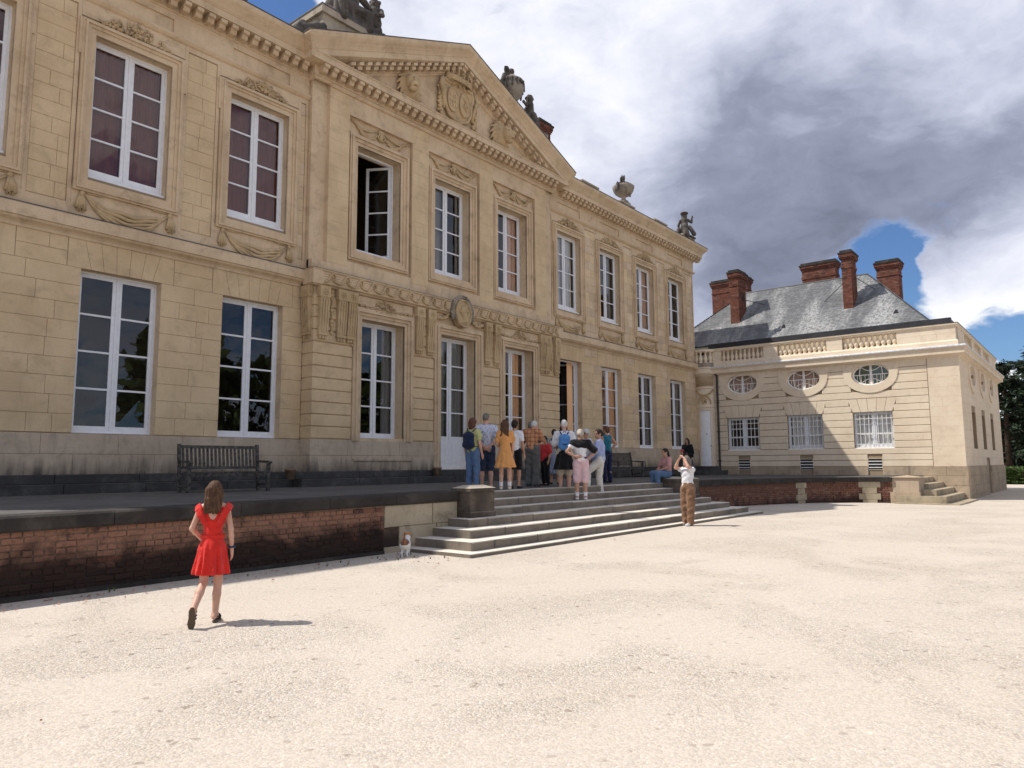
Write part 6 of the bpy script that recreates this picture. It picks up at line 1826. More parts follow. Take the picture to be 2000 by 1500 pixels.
# ---------------------------------------------------------------- people
def mat_skin(name, c):
    m, t, b, out = newmat(name)
    g = geo(t); n = NOISE(t, g.outputs['Position'], 14, 4, 0.6)
    lk(t, MIX(t, MR(t, n, 0.35, 0.7), c, (c[0] * .92, c[1] * .84, c[2] * .8)), b.inputs['Base Color'])
    b.inputs['Roughness'].default_value = 0.5; b.inputs['Specular IOR Level'].default_value = 0.35
    b.inputs['Subsurface Weight'].default_value = 0.12; b.inputs['Subsurface Radius'].default_value = (.02, .008, .004); b.inputs['Subsurface Scale'].default_value = .5
for nm, c in (('skin_light', (.56, .34, .25)), ('skin_tan', (.44, .255, .17)), ('skin_pink', (.58, .36, .28))): mat_skin(nm, c)
def mat_cloth(name, c, pat=None, c2=None, scale=10.0):
    m, t, b, out = newmat(name)
    tc = nd(t, 'ShaderNodeTexCoord'); p = tc.outputs['Object']
    base = col(c)
    weave = NOISE(t, p, 240, 2, .5)
    if pat == 'blotch':
        n = NOISE(t, p, scale, 3, .6, .8); base = MIX(t, MR(t, n, .55, .62), c, c2)
    elif pat == 'zebra':
        w = nd(t, 'ShaderNodeTexWave'); lk(t, p, w.inputs['Vector']); w.inputs['Scale'].default_value = scale; w.inputs['Distortion'].default_value = 9.0; w.inputs['Detail Scale'].default_value = 1.5
        base = MIX(t, MR(t, w.outputs[1], .4, .6), c, c2)
    elif pat == 'plaid':
        s = nd(t, 'ShaderNodeSeparateXYZ'); lk(t, p, s.inputs[0])
        f1 = MR(t, M(t, 'SINE', M(t, 'MULTIPLY', s.outputs[0], scale)), .35, .75); f2 = MR(t, M(t, 'SINE', M(t, 'MULTIPLY', s.outputs[2], scale)), .35, .75)
        base = MIX(t, M(t, 'MULTIPLY', M(t, 'ADD', f1, f2), .5), c, c2)
        base = MIX(t, MR(t, M(t, 'SINE', M(t, 'MULTIPLY', s.outputs[2], scale * 2.0)), .9, .98, 0, .5), base, (.75, .62, .48))
    elif pat == 'sprig':
        v = nd(t, 'ShaderNodeTexVoronoi'); lk(t, p, v.inputs['Vector']); v.inputs['Scale'].default_value = scale
        base = MIX(t, MR(t, v.outputs['Distance'], .12, .2, 1, 0), c, c2)
    shade = MIX(t, MR(t, NOISE(t, p, 9, 4, .6), .3, .7, 0, .14), base, (0, 0, 0))
    lk(t, shade, b.inputs['Base Color']); b.inputs['Roughness'].default_value = .88; b.inputs['Specular IOR Level'].default_value = .15
    b.inputs['Sheen Weight'].default_value = .15
    bumpn(t, b, M(t, 'ADD', weave, M(t, 'MULTIPLY', NOISE(t, p, 17, 5, .62, 1.2), 6.0)), .55, .010)
for a in (('cloth_red', (.74, .032, .022)), ('cloth_orange', (.70, .33, .11), 'sprig', (.45, .14, .04), 26), ('denim', (.10, .17, .30)), ('denim_dark', (.035, .05, .10)), ('cloth_lime', (.50, .50, .22)), ('cloth_floral', (.62, .64, .74), 'blotch', (.10, .15, .34), 26),
          ('cloth_navy', (.015, .022, .06)), ('cloth_black', (.010, .010, .012)), ('cloth_plaid', (.62, .28, .12), 'plaid', (.25, .08, .05), 62), ('cloth_grey', (.13, .13, .125)), ('cloth_coral', (.58, .045, .05)), ('cloth_zebra', (.60, .58, .54), 'zebra', (.03, .03, .03), 9),
          ('cloth_bluegrey', (.25, .29, .38)), ('cloth_white', (.78, .78, .80)), ('cloth_blue_pack', (.10, .28, .62)), ('cloth_beige', (.56, .49, .38)), ('cloth_pink', (.72, .50, .52)), ('cloth_lightblue', (.36, .42, .66)), ('cloth_cream', (.70, .67, .60)), ('cloth_teal', (.02, .14, .20)), ('cloth_rose', (.58, .30, .28)), ('cloth_brown', (.235, .130, .075), 'blotch', (.17, .09, .05), 14), ('cloth_dark', (.03, .025, .025)), ('leather_dark', (.035, .025, .022)), ('rubber_sole', (.13, .09, .06)), ('pack_grey', (.20, .20, .23))): mat_cloth(*a)
def mat_hair(name, c, c2):
    m, t, b, out = newmat(name)
    tc = nd(t, 'ShaderNodeTexCoord')
    sp = nd(t, 'ShaderNodeVectorMath', operation='MULTIPLY'); lk(t, tc.outputs['Object'], sp.inputs[0]); sp.inputs[1].default_value = (1, 1, .09)
    n = NOISE(t, sp.outputs[0], 95, 4, .7)
    lk(t, MIX(t, MR(t, n, .35, .68), c, c2), b.inputs['Base Color']); b.inputs['Roughness'].default_value = .62; b.inputs['Specular IOR Level'].default_value = .18
    bumpn(t, b, n, .5, .008)
for a in (('hair_brown', (.045, .022, .012), (.13, .068, .036)), ('hair_dark', (.016, .011, .009), (.045, .03, .025)), ('hair_auburn', (.07, .03, .02), (.14, .07, .045)), ('hair_grey', (.42, .41, .40), (.66, .65, .63)), ('hair_ash', (.30, .25, .20), (.55, .49, .42)), ('hair_dim', (.10, .09, .08), (.22, .2, .18))): mat_hair(*a)
mat_plain('eye_white', (.75, .74, .72), .3, .02); mat_plain('eye_dark', (.02, .015, .012), .25, .1); mat_plain('lip', (.40, .14, .12), .5, .1); mat_plain('watch_blue', (.02, .03, .10), .4, .1)
mat_plain('metal_bright', (.55, .55, .56), .3, .05, metallic=.8)

def A(*p): return np.array(p, float)
STAND = {'pelvis': (0, 0, .96), 'waist': (0, 0, 1.11), 'chest': (0, 0, 1.30), 'neck': (0, -.015, 1.47), 'head': (0, .015, 1.635),
         'hip+': (.088, 0, .92), 'hip-': (-.088, 0, .92), 'knee+': (.10, .02, .50), 'knee-': (-.10, .02, .50), 'ank+': (.105, -.02, .085), 'ank-': (-.105, -.02, .085), 'toe+': (.12, .15, .03), 'toe-': (-.12, .15, .03),
         'sh+': (.175, -.005, 1.42), 'sh-': (-.175, -.005, 1.42), 'el+': (.235, -.03, 1.13), 'el-': (-.235, -.03, 1.13), 'wr+': (.25, .05, .885), 'wr-': (-.25, .05, .885)}
def finger_set(mb, J, s, k, hand_dir=None, palm_n=None, curl=.5):
    w = A(*J['wr' + s]); e = A(*J['el' + s])
    d = (w - e) if hand_dir is None else A(*hand_dir); d /= np.linalg.norm(d)
    pn = A(-1 if s == '+' else 1, .2, 0) if palm_n is None else A(*palm_n)
    pn = pn - d * (pn @ d)
    if np.linalg.norm(pn) < .1: pn = A(0, 1, 0) - d * d[1]
    pn /= np.linalg.norm(pn); side = np.cross(d, pn)
    if side @ A(0, 1, .2) < 0: side = -side            # thumb side forward
    pc = w + d * .052
    ends = []
    for i, (off, L) in enumerate(((.030, .072), (.010, .080), (-.010, .075), (-.029, .060))):
        b = w + d * .09 + side * off
        m = b + d * L * .5 + pn * L * .12 * curl; t = m + d * L * .38 + pn * L * .34 * curl
        mb.tube([b - d * .02, b, m, t], [.0095, .0095, .0085, .006], 6)
    b = w + d * .035 + side * .030
    m = b + side * .026 + d * .030 + pn * .008; t = m + d * .034 + side * .004 + pn * .012
    mb.tube([b - side * .012, b, m, t], [.012, .011, .0095, .007], 6)
    R3 = np.stack([side, pn, d], 1)
    return ('e', pc, (.042, .017, .056), R3)
def body_prims(J, f, hands):
    g = lambda n: A(*J[n])
    fat = f.get('fat', 1.0); arm = f.get('arm', 1.0); leg = f.get('leg', 1.0)
    P = [('e', g('pelvis'), (.160 * fat, .112 * fat, .115)), ('c', g('pelvis'), g('waist'), .118 * fat, .108 * fat), ('e', g('chest'), (.158 * fat, .110 * fat, .165)), ('c', g('waist'), g('chest'), .108 * fat, .115 * fat),
         ('c', g('sh+') * .8 + g('sh-') * .2, g('sh+') * .2 + g('sh-') * .8, .062, .062), ('c', g('neck') - A(0, 0, .03), g('head') - A(0, 0, .06), .054, .050)]
    for s in '+-':
        P += [('c', g('hip' + s), g('knee' + s), .088 * leg * fat, .058 * leg), ('c', g('knee' + s), g('knee' + s) * .62 + g('ank' + s) * .38 + A(0, -.012, 0), .054 * leg, .056 * leg), ('c', g('knee' + s) * .62 + g('ank' + s) * .38 + A(0, -.012, 0), g('ank' + s), .055 * leg, .037),
              ('c', g('ank' + s), g('toe' + s), .038, .026), ('c', g('ank' + s), g('ank' + s) + (g('ank' + s) - g('toe' + s)) * .22 + A(0, 0, -.035), .036, .03),
              ('c', g('sh' + s), g('el' + s), .050 * arm, .039 * arm), ('c', g('el' + s), g('el' + s) * .65 + g('wr' + s) * .35, .038 * arm, .038 * arm), ('c', g('el' + s) * .65 + g('wr' + s) * .35, g('wr' + s), .038 * arm, .026)]
    P += hands
    return P
def face_prims(J, Rh):
    h = A(*J['head']); q = lambda x, y, z: h + Rh @ A(x, y, z)
    return [('e', q(0, -.008, .018), (.076, .096, .102), Rh), ('e', q(0, .022, -.045), (.058, .070, .075), Rh), ('c', q(0, .088, .005), q(0, .108, -.030), .010, .015), ('e', q(0, .080, -.062), (.024, .018, .010), Rh), ('e', q(0, .070, -.098), (.026, .022, .020), Rh),
            ('e', q(.078, -.005, -.015), (.010, .022, .034), Rh), ('e', q(-.078, -.005, -.015), (.010, .022, .034), Rh), ('c', q(-.04, .080, .028), q(.04, .080, .028), .014, .014)]
def person(label, loc, ang, H, wear, pose=None, skin='skin_light', hair=None, f=None, turn=(0, 0), group='visitors in front of the chateau', hands=None, h=.014, face=False):
    f = f or {}
    T = bpy.data.objects.new('person', None); COL.objects.link(T); T.location = loc; T.rotation_euler = (0, 0, ang); T.empty_display_size = .3
    T['label'] = label; T['category'] = 'person'
    if group: T['group'] = group
    k = H / 1.75
    J = dict(STAND)
    if f.get('narrow'):
        for s in '+-':
            x, y, z = J['sh' + s]; J['sh' + s] = (x * .88, y, z); x, y, z = J['el' + s]; J['el' + s] = (x * .9, y, z); x, y, z = J['wr' + s]; J['wr' + s] = (x * .92, y, z)
    J.update(pose or {})
    Rh = rotm('Z', turn[0]) @ rotm('X', turn[1])
    ex = MB(); hp = []
    for s in '+-':
        hd = (hands or {}).get(s, (None, None, .6)); hp.append(finger_set(ex, J, s, k, *hd))
    S = Matrix.Scale(k, 4)
    def put(name, V, Q, mat, par=None, extra=None, smooth=True):
        me = np_mesh(name, V, Q, mat, smooth, extra); me.transform(S)
        o = bpy.data.objects.new(name, me); COL.objects.link(o); o.parent = par or T
        return o
    hh = h / max(k, .7)
    V, Q = sdf(body_prims(J, f, hp) + face_prims(J, Rh), hh * .85, .022)
    body = put('body', V, Q, skin, None, ex)
    hd = A(*J['head']); q = lambda x, y, z: hd + Rh @ A(x, y, z)
    if face:
        for nm, mt, prs in (('eye', 'eye_dark', [('e', q(.032, .087, .004), (.013, .009, .008), Rh)]), ('eye', 'eye_dark', [('e', q(-.032, .087, .004), (.013, .009, .008), Rh)]), ('mouth', 'lip', [('e', q(0, .093, -.062), (.022, .008, .007), Rh)])):
            V, Q = sdf(prs, .004, .003); put(nm, V, Q, mt, body)
    g = lambda n: A(*J[n])
    fat = f.get('fat', 1.0)
    def fold(amp, fr=34.0):
        ph = random.random() * 9
        return lambda X, Y, Z: amp * (np.sin(X * fr + Z * fr * .5 + ph) * np.sin(Y * fr * .9 - Z * fr * .35 + ph) + .6 * np.sin(Z * fr * 1.3 + X * fr * .6 + ph))
    def legs(o, frac, flare=0.0):
        P = [('e', g('pelvis'), (.160 * fat + o, .112 * fat + o, .115 + o)), ('c', g('pelvis'), g('waist') * .6 + g('pelvis') * .4, .118 * fat + o, .112 * fat + o)]
        for s in '+-':
            P.append(('c', g('hip' + s), g('knee' + s) if frac >= .5 else g('hip' + s) + (g('knee' + s) - g('hip' + s)) * min(1, frac * 2 + .08), .088 * fat + o, (.060 if frac >= .5 else .074) + o * 1.2 + flare))
            if frac > .5: P.append(('c', g('knee' + s), g('knee' + s) + (g('ank' + s) - g('knee' + s)) * (frac - .5) * 2, .058 + o * 1.2, .044 + o * 1.3 + flare))
        return P
    for w in wear:
        kind, mat = w[0], w[1]; a = w[2] if len(w) > 2 else {}
        cl = []
        if kind in ('shirt', 'dress'):
            o = a.get('o', .016); P = [('e', g('chest'), (.158 * fat + o, .110 * fat + o, .165 + o)), ('c', g('waist'), g('chest'), .112 * fat + o, .118 * fat + o), ('c', g('pelvis') + A(0, 0, .03), g('waist'), .128 * fat + o, .114 * fat + o),
                 ('c', g('sh+') * .85 + g('sh-') * .15, g('sh+') * .15 + g('sh-') * .85, .062 + o, .062 + o)]
            sl = a.get('sleeve', .5)
            if sl > 0:
                for s in '+-':
                    e = g('sh' + s) + (g('el' + s) - g('sh' + s)) * min(1, sl * 2)
                    P.append(('c', g('sh' + s), e, .052 + o, .046 + o * 1.4))
                    if sl > .5: P.append(('c', g('el' + s), g('el' + s) + (g('wr' + s) - g('el' + s)) * (sl - .5) * 2, .042 + o, .030 + o))
            if kind == 'dress':
                hem = a.get('hem', .55); r = a.get('r', .27)
                c0 = g('waist') * .5 + g('pelvis') * .5
                P.append(('c', c0, A(g('pelvis')[0], g('pelvis')[1], hem), .13 * fat + o, r))
                cl.append((A(0, 0, hem), (0, 0, -1)))
            else:
                cl.append((A(0, 0, a.get('hem', .90)), (0, 0, -1)))
            nk = g('neck') + A(0, 0, a.get('neck', .012)); cl.append((nk, (0, a.get('vn', .25), 1)))
            n = a.get('folds', .006); fl = fold(n)
            if kind == 'dress':
                hem = a['hem']; am = a.get('ripple', .016)
                dd = lambda X, Y, Z: fl(X, Y, Z) + am * np.sin(np.arctan2(Y - g('pelvis')[1], X - g('pelvis')[0]) * 11) * np.clip((1.05 - Z) / .4, 0, 1)
            else: dd = fl
            V, Q = sdf(P, hh, .03, cl, a.get('subs', ()), dd)
            put('dress' if kind == 'dress' else a.get('name', 'shirt'), V, Q, mat)
        elif kind in ('trousers', 'shorts'):
            fr = a.get('frac', 1.0 if kind == 'trousers' else .44); o = a.get('o', .018)
            cl = [(g('waist') + A(0, 0, a.get('top', -.02)), (0, 0, 1))]
            fl = fold(a.get('folds', .006), 30)
            V, Q = sdf(legs(o, fr, a.get('flare', 0)), hh, .022, cl, (), fl); put(kind, V, Q, mat)
        elif kind == 'skirt':
            hem = a.get('hem', .45); r = a.get('r', .24)
            P = [('c', g('waist') * .8 + g('pelvis') * .2, g('pelvis') - A(0, 0, .06), .125 * fat, .17 * fat + .01), ('c', g('pelvis') - A(0, 0, .06), A(g('pelvis')[0], g('pelvis')[1], hem), .17 * fat + .01, r)]
            am = a.get('ripple', .012)
            V, Q = sdf(P, hh, .03, [(A(0, 0, hem), (0, 0, -1)), (g('waist') + A(0, 0, a.get('top', .0)), (0, 0, 1))], (), lambda X, Y, Z: am * (np.sin(np.arctan2(Y, X) * a.get('n', 9) + 1 + 2.2 * Z) + .6 * np.sin(np.arctan2(Y, X) * (a.get('n', 9) * 1.6 // 1) - 3 * Z)) * np.clip((1.06 - Z) / .4, .12, 1)); put(a.get('name', 'skirt'), V, Q, mat)
        elif kind == 'shoes':
            for s in '+-':
                an, to = g('ank' + s), g('toe' + s); z = a.get('lift', 0)
                P = [('c', an + A(0, 0, -.035), to, .042, .034), ('c', an + (an - to) * .20 + A(0, 0, -.045), an + A(0, 0, -.03), .036, .042)]
                if a.get('high'): P.append(('c', an + A(0, 0, .0), an + A(0, -.0, a['high']), .044, .042))
                V, Q = sdf(P, .011, .02, [(A(0, 0, min(an[2] - .083, to[2] - .03)), (0, 0, -1))] if abs(an[2] - .085) < .2 or a.get('flat', True) else [])
                put('shoe', V, Q, mat)
        elif kind == 'socks':
            for s in '+-':
                V, Q = sdf([('c', g('ank' + s) + A(0, 0, -.02), g('ank' + s) + (g('knee' + s) - g('ank' + s)) * .30, .044, .050)], .011, .02); put('sock', V, Q, mat)
        elif kind == 'sandals':
            for s in '+-':
                an, to = g('ank' + s), g('toe' + s); d = (to - an) / np.linalg.norm(to - an)
                up = np.cross(np.cross(d, A(0, 0, 1)), d) if abs(d[2]) < .9 else A(0, -1, 0)
                fdir = a.get('dir' + s)
                heel = an + A(*a['heel' + s]) if 'heel' + s in a else A(an[0], an[1] - .045, an[2] - .072)
                tip = A(*a['tip' + s]) if 'tip' + s in a else A(to[0], to[1] + .035, to[2] - .018)
                mid = (heel + tip) / 2
                dd = (tip - heel) / np.linalg.norm(tip - heel); sd = np.cross(dd, A(0, 0, 1)); sd /= np.linalg.norm(sd); nn = np.cross(sd, dd); R3 = np.stack([sd, dd, nn], 1)
                L = np.linalg.norm(tip - heel) / 2
                V, Q = sdf([('e', mid + dd * L * .42, (.048, L * .60, .013), R3), ('e', mid - dd * L * .5, (.036, L * .5, .013), R3), ('c', heel, tip, .020, .020)], .009, .03, [(mid + nn * .008, nn), (mid - nn * .012, -nn)]); put('sole', V, Q, 'rubber_sole')
                mb = MB()
                for ce, r_, ax in ((an + A(0, 0, -.015), .042, None), (an * .35 + to * .65, .042, 1), (an * .6 + to * .4, .044, 1)):
                    if ax is None: u1, u2 = sd, dd * .98 + nn * .1
                    else: u1, u2 = sd * .95, nn * .9
                    mb.tube([tuple(ce + u1 * r_ * math.cos(t) + u2 * r_ * math.sin(t)) for t in [i * math.pi / 8 for i in range(17)]], .008, 5)
                me = mb.mesh('strap', mat, True); me.transform(S); o = bpy.data.objects.new('strap', me); COL.objects.link(o); o.parent = T
        elif kind == 'cape':
            o = a.get('o', .03)
            P = [('c', g('sh+') * 1.0, g('sh-') * 1.0, .075 + o, .075 + o), ('e', g('chest') + A(0, -.03, .06), (.20, .13, .13))]
            for s in '+-': P.append(('c', g('sh' + s), g('sh' + s) + (g('el' + s) - g('sh' + s)) * .85, .07 + o, .06 + o))
            V, Q = sdf(P, hh, .05, [(g('chest') + A(0, 0, a.get('low', -.04)), tuple(a.get('ln', (.5, 0, -1)))), (g('neck') + A(0, 0, .02), (0, .3, 1))], (), fold(.006)); put('shawl', V, Q, mat)
        elif kind == 'belt':
            c = g('waist') * .35 + g('pelvis') * .65 + A(0, 0, a.get('dz', .03)); mb = MB()
            rx, ry = (.150 * fat + .016, .116 * fat + .018)
            rings = [[(c[0] + rx * math.cos(t), c[1] + ry * math.sin(t), c[2] + z) for t in [i * math.pi / 12 for i in range(24)]] for z in (-.02, .02)]
            mb.loft(rings); me = mb.mesh('belt', mat, True); me.transform(S); o = bpy.data.objects.new('belt', me); COL.objects.link(o); o.parent = T
        elif kind == 'ruffle':
            for s in (-1, 1):
                sh = g('sh+' if s > 0 else 'sh-'); mb = MB(); rings = []
                path = [A(s * .045, -.125, 1.215), A(s * .085, -.13, 1.30), A(s * .135, -.09, 1.42), A(s * .155, -.01, 1.475), A(s * .14, .07, 1.43), A(s * .09, .12, 1.32)]
                fine = []
                for i in range(len(path) - 1):
                    for j in range(5): fine.append(path[i] + (path[i + 1] - path[i]) * j / 5)
                fine.append(path[-1])
                for wd in (0.0, .35, .7, 1.0):
                    rr = []
                    for i, p in enumerate(fine):
                        t = i / (len(fine) - 1); wv = math.sin(i * 1.5) * .010 * wd
                        out = A(s * .060, -.035 * math.cos(t * math.pi), .012 - .05 * wd) * wd * (.45 + .75 * math.sin(math.pi * t))
                        rr.append(tuple(p + out + A(0, wv, wv)))
                    rings.append(rr)
                mb.loft(rings, False); me = mb.mesh('ruffle', mat, True, False); me.transform(S); o = bpy.data.objects.new('ruffle', me); COL.objects.link(o); o.parent = T
                md = o.modifiers.new('t', 'SOLIDIFY'); md.thickness = .006
        elif kind == 'cap':
            V, Q = sdf([('e', q(0, -.005, .045), (.092, .108, .085), Rh), ('c', q(-.03, .09, .045), q(.03, .13, .035), .03, .03)], .01, .02, [(q(0, 0, .03), tuple(Rh @ A(0, 0, -1)))]); put('cap', V, Q, mat)
    if hair:
        st, hm = hair[0], hair[1]
        P = [('e', q(0, -.014, .026), (.087, .106, .108), Rh)]; subs = [('e', q(0, .098, -.035), (.074, .062, .108), Rh)]
        L = hair[2] if len(hair) > 2 else .3
        if st == 'short': P += [('e', q(0, -.06, -.02), (.072, .055, .075), Rh)]
        if st == 'crop': P = [('e', q(0, -.014, .024), (.080, .100, .104), Rh)]; subs = [('e', q(0, .10, -.05), (.078, .085, .125), Rh), ('e', q(0, -.02, -.13), (.12, .14, .085), Rh)]
        if st == 'bob': P += [('c', q(-.05, -.04, 0), q(-.055, -.045, -L * .5), .05, .045), ('c', q(.05, -.04, 0), q(.055, -.045, -L * .5), .05, .045), ('e', q(0, -.07, -.05), (.08, .05, .12), Rh)]
        if st == 'long':
            for x in (-.055, -.02, .02, .055): P.append(('c', q(x, -.055, 0), q(x * 1.25, -.085 - abs(x) * .1, -L), .052, .034))
            for i in range(9):
                x = -.075 + .15 * i / 8; P.append(('c', q(x, -.085 - .02 * math.sin(i * 2.3), -L * .5), q(x * 1.3 + .01 * math.sin(i * 5), -.10 - .02 * math.sin(i * 1.7), -L - .05 - .025 * math.sin(i * 3.1)), .020, .007))
            for x in (-.075, .075): P.append(('c', q(x, .0, .0), q(x * 1.1, -.02, -L * .72), .028, .022))
        if st == 'tail': P += [('e', q(0, -.12, .01), (.035, .035, .035), Rh), ('c', q(0, -.12, .01), q(0, -.17, -L * .6), .034, .036), ('c', q(0, -.17, -L * .6), q(0, -.15, -L), .034, .012)]
        if st == 'bun': P += [('e', q(0, -.115, .0), (.052, .042, .05), Rh)]
        fr = 62.0
        V, Q = sdf(P, .0115, .03, (), subs, lambda X, Y, Z: .0035 * np.sin(np.arctan2(Y - hd[1] + .03, X - hd[0]) * 17 + Z * 14) + .003 * np.sin(X * fr + Z * 20) * np.sin(Y * fr))
        put('hair', V, Q, hm, body)
    T['_k'] = k
    return T, J, k
def carried(name, label, cat, loc, ang, k, pieces):
    T = bpy.data.objects.new(name, None); COL.objects.link(T); T.location = loc; T.rotation_euler = (0, 0, ang); T.empty_display_size = .2
    T['label'] = label; T['category'] = cat
    for nm, mat, prs, kw in pieces:
        V, Q = sdf(prs, kw.get('h', .013), kw.get('k', .03), kw.get('clips', ())) if not isinstance(prs, MB) else (None, None)
        me = np_mesh(nm, V, Q, mat) if V is not None else prs.mesh(nm, mat, True)
        me.transform(Matrix.Scale(k, 4)); o = bpy.data.objects.new(nm, me); COL.objects.link(o); o.parent = T
    return T
def backpack(label, P, mat, mat2, y=-.20, zc=1.22, sz=(.155, .085, .23), mark=False):
    T, J, k = P
    mb = MB()
    for s in (-1, 1): mb.tube([(s * .07, y + .07, zc + sz[2] * .85), (s * .115, -.04, 1.50), (s * .12, .09, 1.42), (s * .13, .135, 1.28), (s * .15, .02, zc - .16), (s * .11, y + .07, zc - sz[2] * .75)], .021, 6, flat=.5)
    mb.tube([(-.03, y, zc + sz[2] + .0), (-.02, y, zc + sz[2] + .04), (.02, y, zc + sz[2] + .04), (.03, y, zc + sz[2])], .008, 5)
    pc = [('sack', mat, [('e', A(0, y, zc - .02), sz), ('c', A(-sz[0] * .55, y, zc - sz[2] * .55), A(sz[0] * .55, y, zc - sz[2] * .55), .085, .085), ('c', A(-sz[0] * .5, y, zc + sz[2] * .4), A(sz[0] * .5, y, zc + sz[2] * .4), .075, .075)], {}),
          ('front_pocket', mat2, [('e', A(0, y - sz[1] * .75, zc - sz[2] * .35), (sz[0] * .75, sz[1] * .5, sz[2] * .42))], {}), ('straps', 'cloth_navy', mb, {})]
    if mark:
        m2 = MB(); yy = y - sz[1] * 1.27
        m2.tube([(-.07, yy + .02, zc - .055), (-.03, yy - .005, zc - .07), (.02, yy - .005, zc - .075), (.06, yy + .01, zc - .06), (.075, yy + .02, zc - .035)], [.006, .014, .013, .010, .004], 6, flat=.5)
        m2.tube([(-.02, yy, zc - .07), (-.05, yy + .01, zc - .11)], [.010, .004], 5); m2.tube([(.03, yy, zc - .075), (.02, yy + .006, zc - .115)], [.010, .004], 5)
        pc.append(('leaping_mark', 'cloth_navy', m2, {}))
    return carried('backpack', label, 'backpack', T.location, T.rotation_euler[2], k, pc)

# the girl walking across the forecourt
GJ = {'pelvis': (0, .0, .965), 'waist': (0, .01, 1.11), 'chest': (0, .015, 1.30), 'neck': (0, .01, 1.46), 'head': (.0, .03, 1.625),
      'hip+': (.078, 0, .92), 'hip-': (-.078, 0, .92), 'knee+': (.075, .05, .50), 'ank+': (.055, .02, .09), 'toe+': (.085, .175, .03), 'knee-': (-.085, -.02, .50), 'ank-': (-.15, -.33, .22), 'toe-': (-.155, -.30, .065),
      'sh+': (.155, .0, 1.42), 'sh-': (-.155, .0, 1.42), 'el+': (.215, -.05, 1.15), 'wr+': (.225, .02, .90), 'el-': (-.245, -.03, 1.16), 'wr-': (-.16, .16, 1.02)}
GIRL = person('girl in a red ruffled playsuit walking across the gravel, seen from behind', (3.72, 6.78, 0), R(-36), 1.35,
       [('shirt', 'cloth_red', {'o': .010, 'sleeve': 0, 'hem': 1.04, 'neck': -.05, 'folds': .004, 'subs': [('e', A(0, -.15, 1.50), (.082, .16, .25))]}),
        ('skirt', 'cloth_red', {'hem': .60, 'r': .212, 'ripple': .020, 'n': 12, 'top': -.0}), ('belt', 'cloth_red', {'dz': .045}), ('ruffle', 'cloth_red'), ('sandals', 'leather_dark', {'heel-': (0, -.065, .03), 'tip-': (-.165, -.315, .0)})],
       GJ, 'skin_light', ('long', 'hair_brown', .23), {'fat': .88, 'arm': .80, 'leg': .90}, (R(-6), R(-4)), None, {'+': ((.05, .25, -1), None, .7), '-': ((.6, .7, -.2), None, .5)}, .011)
mb = MB(); w = A(*GJ['wr+']); e = A(*GJ['el+'])
c = w + (e - w) * .10
mb.tube([tuple(c + A(.033 * math.cos(t), .033 * math.sin(t), .006 * math.sin(t))) for t in [i * math.pi / 7 for i in range(15)]], .011, 6)
mb.box(c[0] + .026, c[0] + .045, c[1] - .02, c[1] + .016, c[2] - .02, c[2] + .02)
me = mb.mesh('wristwatch', 'watch_blue', True); me.transform(Matrix.Scale(1.35 / 1.75, 4)); o = bpy.data.objects.new('wristwatch', me); COL.objects.link(o); o.location = (3.72, 6.78, 0); o.rotation_euler = (0, 0, R(-36)); tag(o, 'blue wristwatch on the right wrist of the girl in red', 'watch')

ARM_BACK = {'el+': (.27, -.14, 1.14), 'wr+': (.05, -.19, .98), 'el-': (-.27, -.14, 1.14), 'wr-': (-.04, -.17, .95)}
AKIMBO = {'el+': (.36, -.10, 1.20), 'wr+': (.18, -.05, 1.03), 'el-': (-.36, -.10, 1.20), 'wr-': (-.14, -.17, 1.07)}
P = person('woman in a lime top and jeans wearing a navy backpack, leftmost of the crowd', (12.08, 10.95, .93), R(-78), 1.60, [('shirt', 'cloth_lime', {'o': .02, 'sleeve': .3}), ('trousers', 'denim', {'frac': .96}), ('shoes', 'cloth_grey')], None, 'skin_light', ('bob', 'hair_auburn', .14), {'narrow': 1}, (R(-10), 0))
backpack('navy backpack with a grey top on the leftmost woman', P, 'cloth_navy', 'cloth_navy', -.205)
P = person('man in a blue-patterned white shirt with hands clasped behind his back', (12.62, 11.02, .93), R(-44), 1.74, [('shirt', 'cloth_floral', {'o': .026, 'sleeve': .42, 'hem': .86}), ('shorts', 'denim_dark', {'frac': .46, 'o': .026}), ('shoes', 'cloth_dark')], ARM_BACK, 'skin_pink', ('crop', 'hair_dim'), {'fat': 1.1}, (R(-25), 0), hands={'+': ((-.8, -.1, -.5), (0, 1, 0), .8), '-': ((.8, .0, -.5), (0, 1, 0), .8)})
T, J, k = P
carried('shoulder_bag', 'black bag hanging between the patterned shirt and the orange dress', 'bag', (12.72, 10.82, .93), R(-44), 1.0, [('bag_body', 'cloth_black', [('c', A(.30, -.05, .98), A(.30, -.05, .66), .12, .14), ('c', A(.28, -.05, 1.08), A(.22, -.03, 1.32), .085, .03)], {'k': .06})])
P = person('girl in an orange flowered dress with long brown hair and white socks', (12.47, 10.33, .93), R(-50), 1.55, [('dress', 'cloth_orange', {'o': .02, 'sleeve': .32, 'hem': .56, 'r': .27, 'ripple': .014}), ('socks', 'cloth_white'), ('shoes', 'cloth_cream')], {'el+': (.20, .02, 1.13), 'wr+': (.19, .08, .90), 'el-': (-.20, .05, 1.15), 'wr-': (-.10, .18, 1.05)}, 'skin_light', ('long', 'hair_brown', .27), {'narrow': 1, 'fat': .92}, (R(-12), 0))
person('dark-haired woman in a white top hidden behind the orange dress', (13.30, 10.72, .93), R(-70), 1.60, [('shirt', 'cloth_white', {'sleeve': .3}), ('shorts', 'cloth_black', {'frac': .4}), ('shoes', 'cloth_dark')], None, 'skin_tan', ('short', 'hair_dark'), {'narrow': 1})
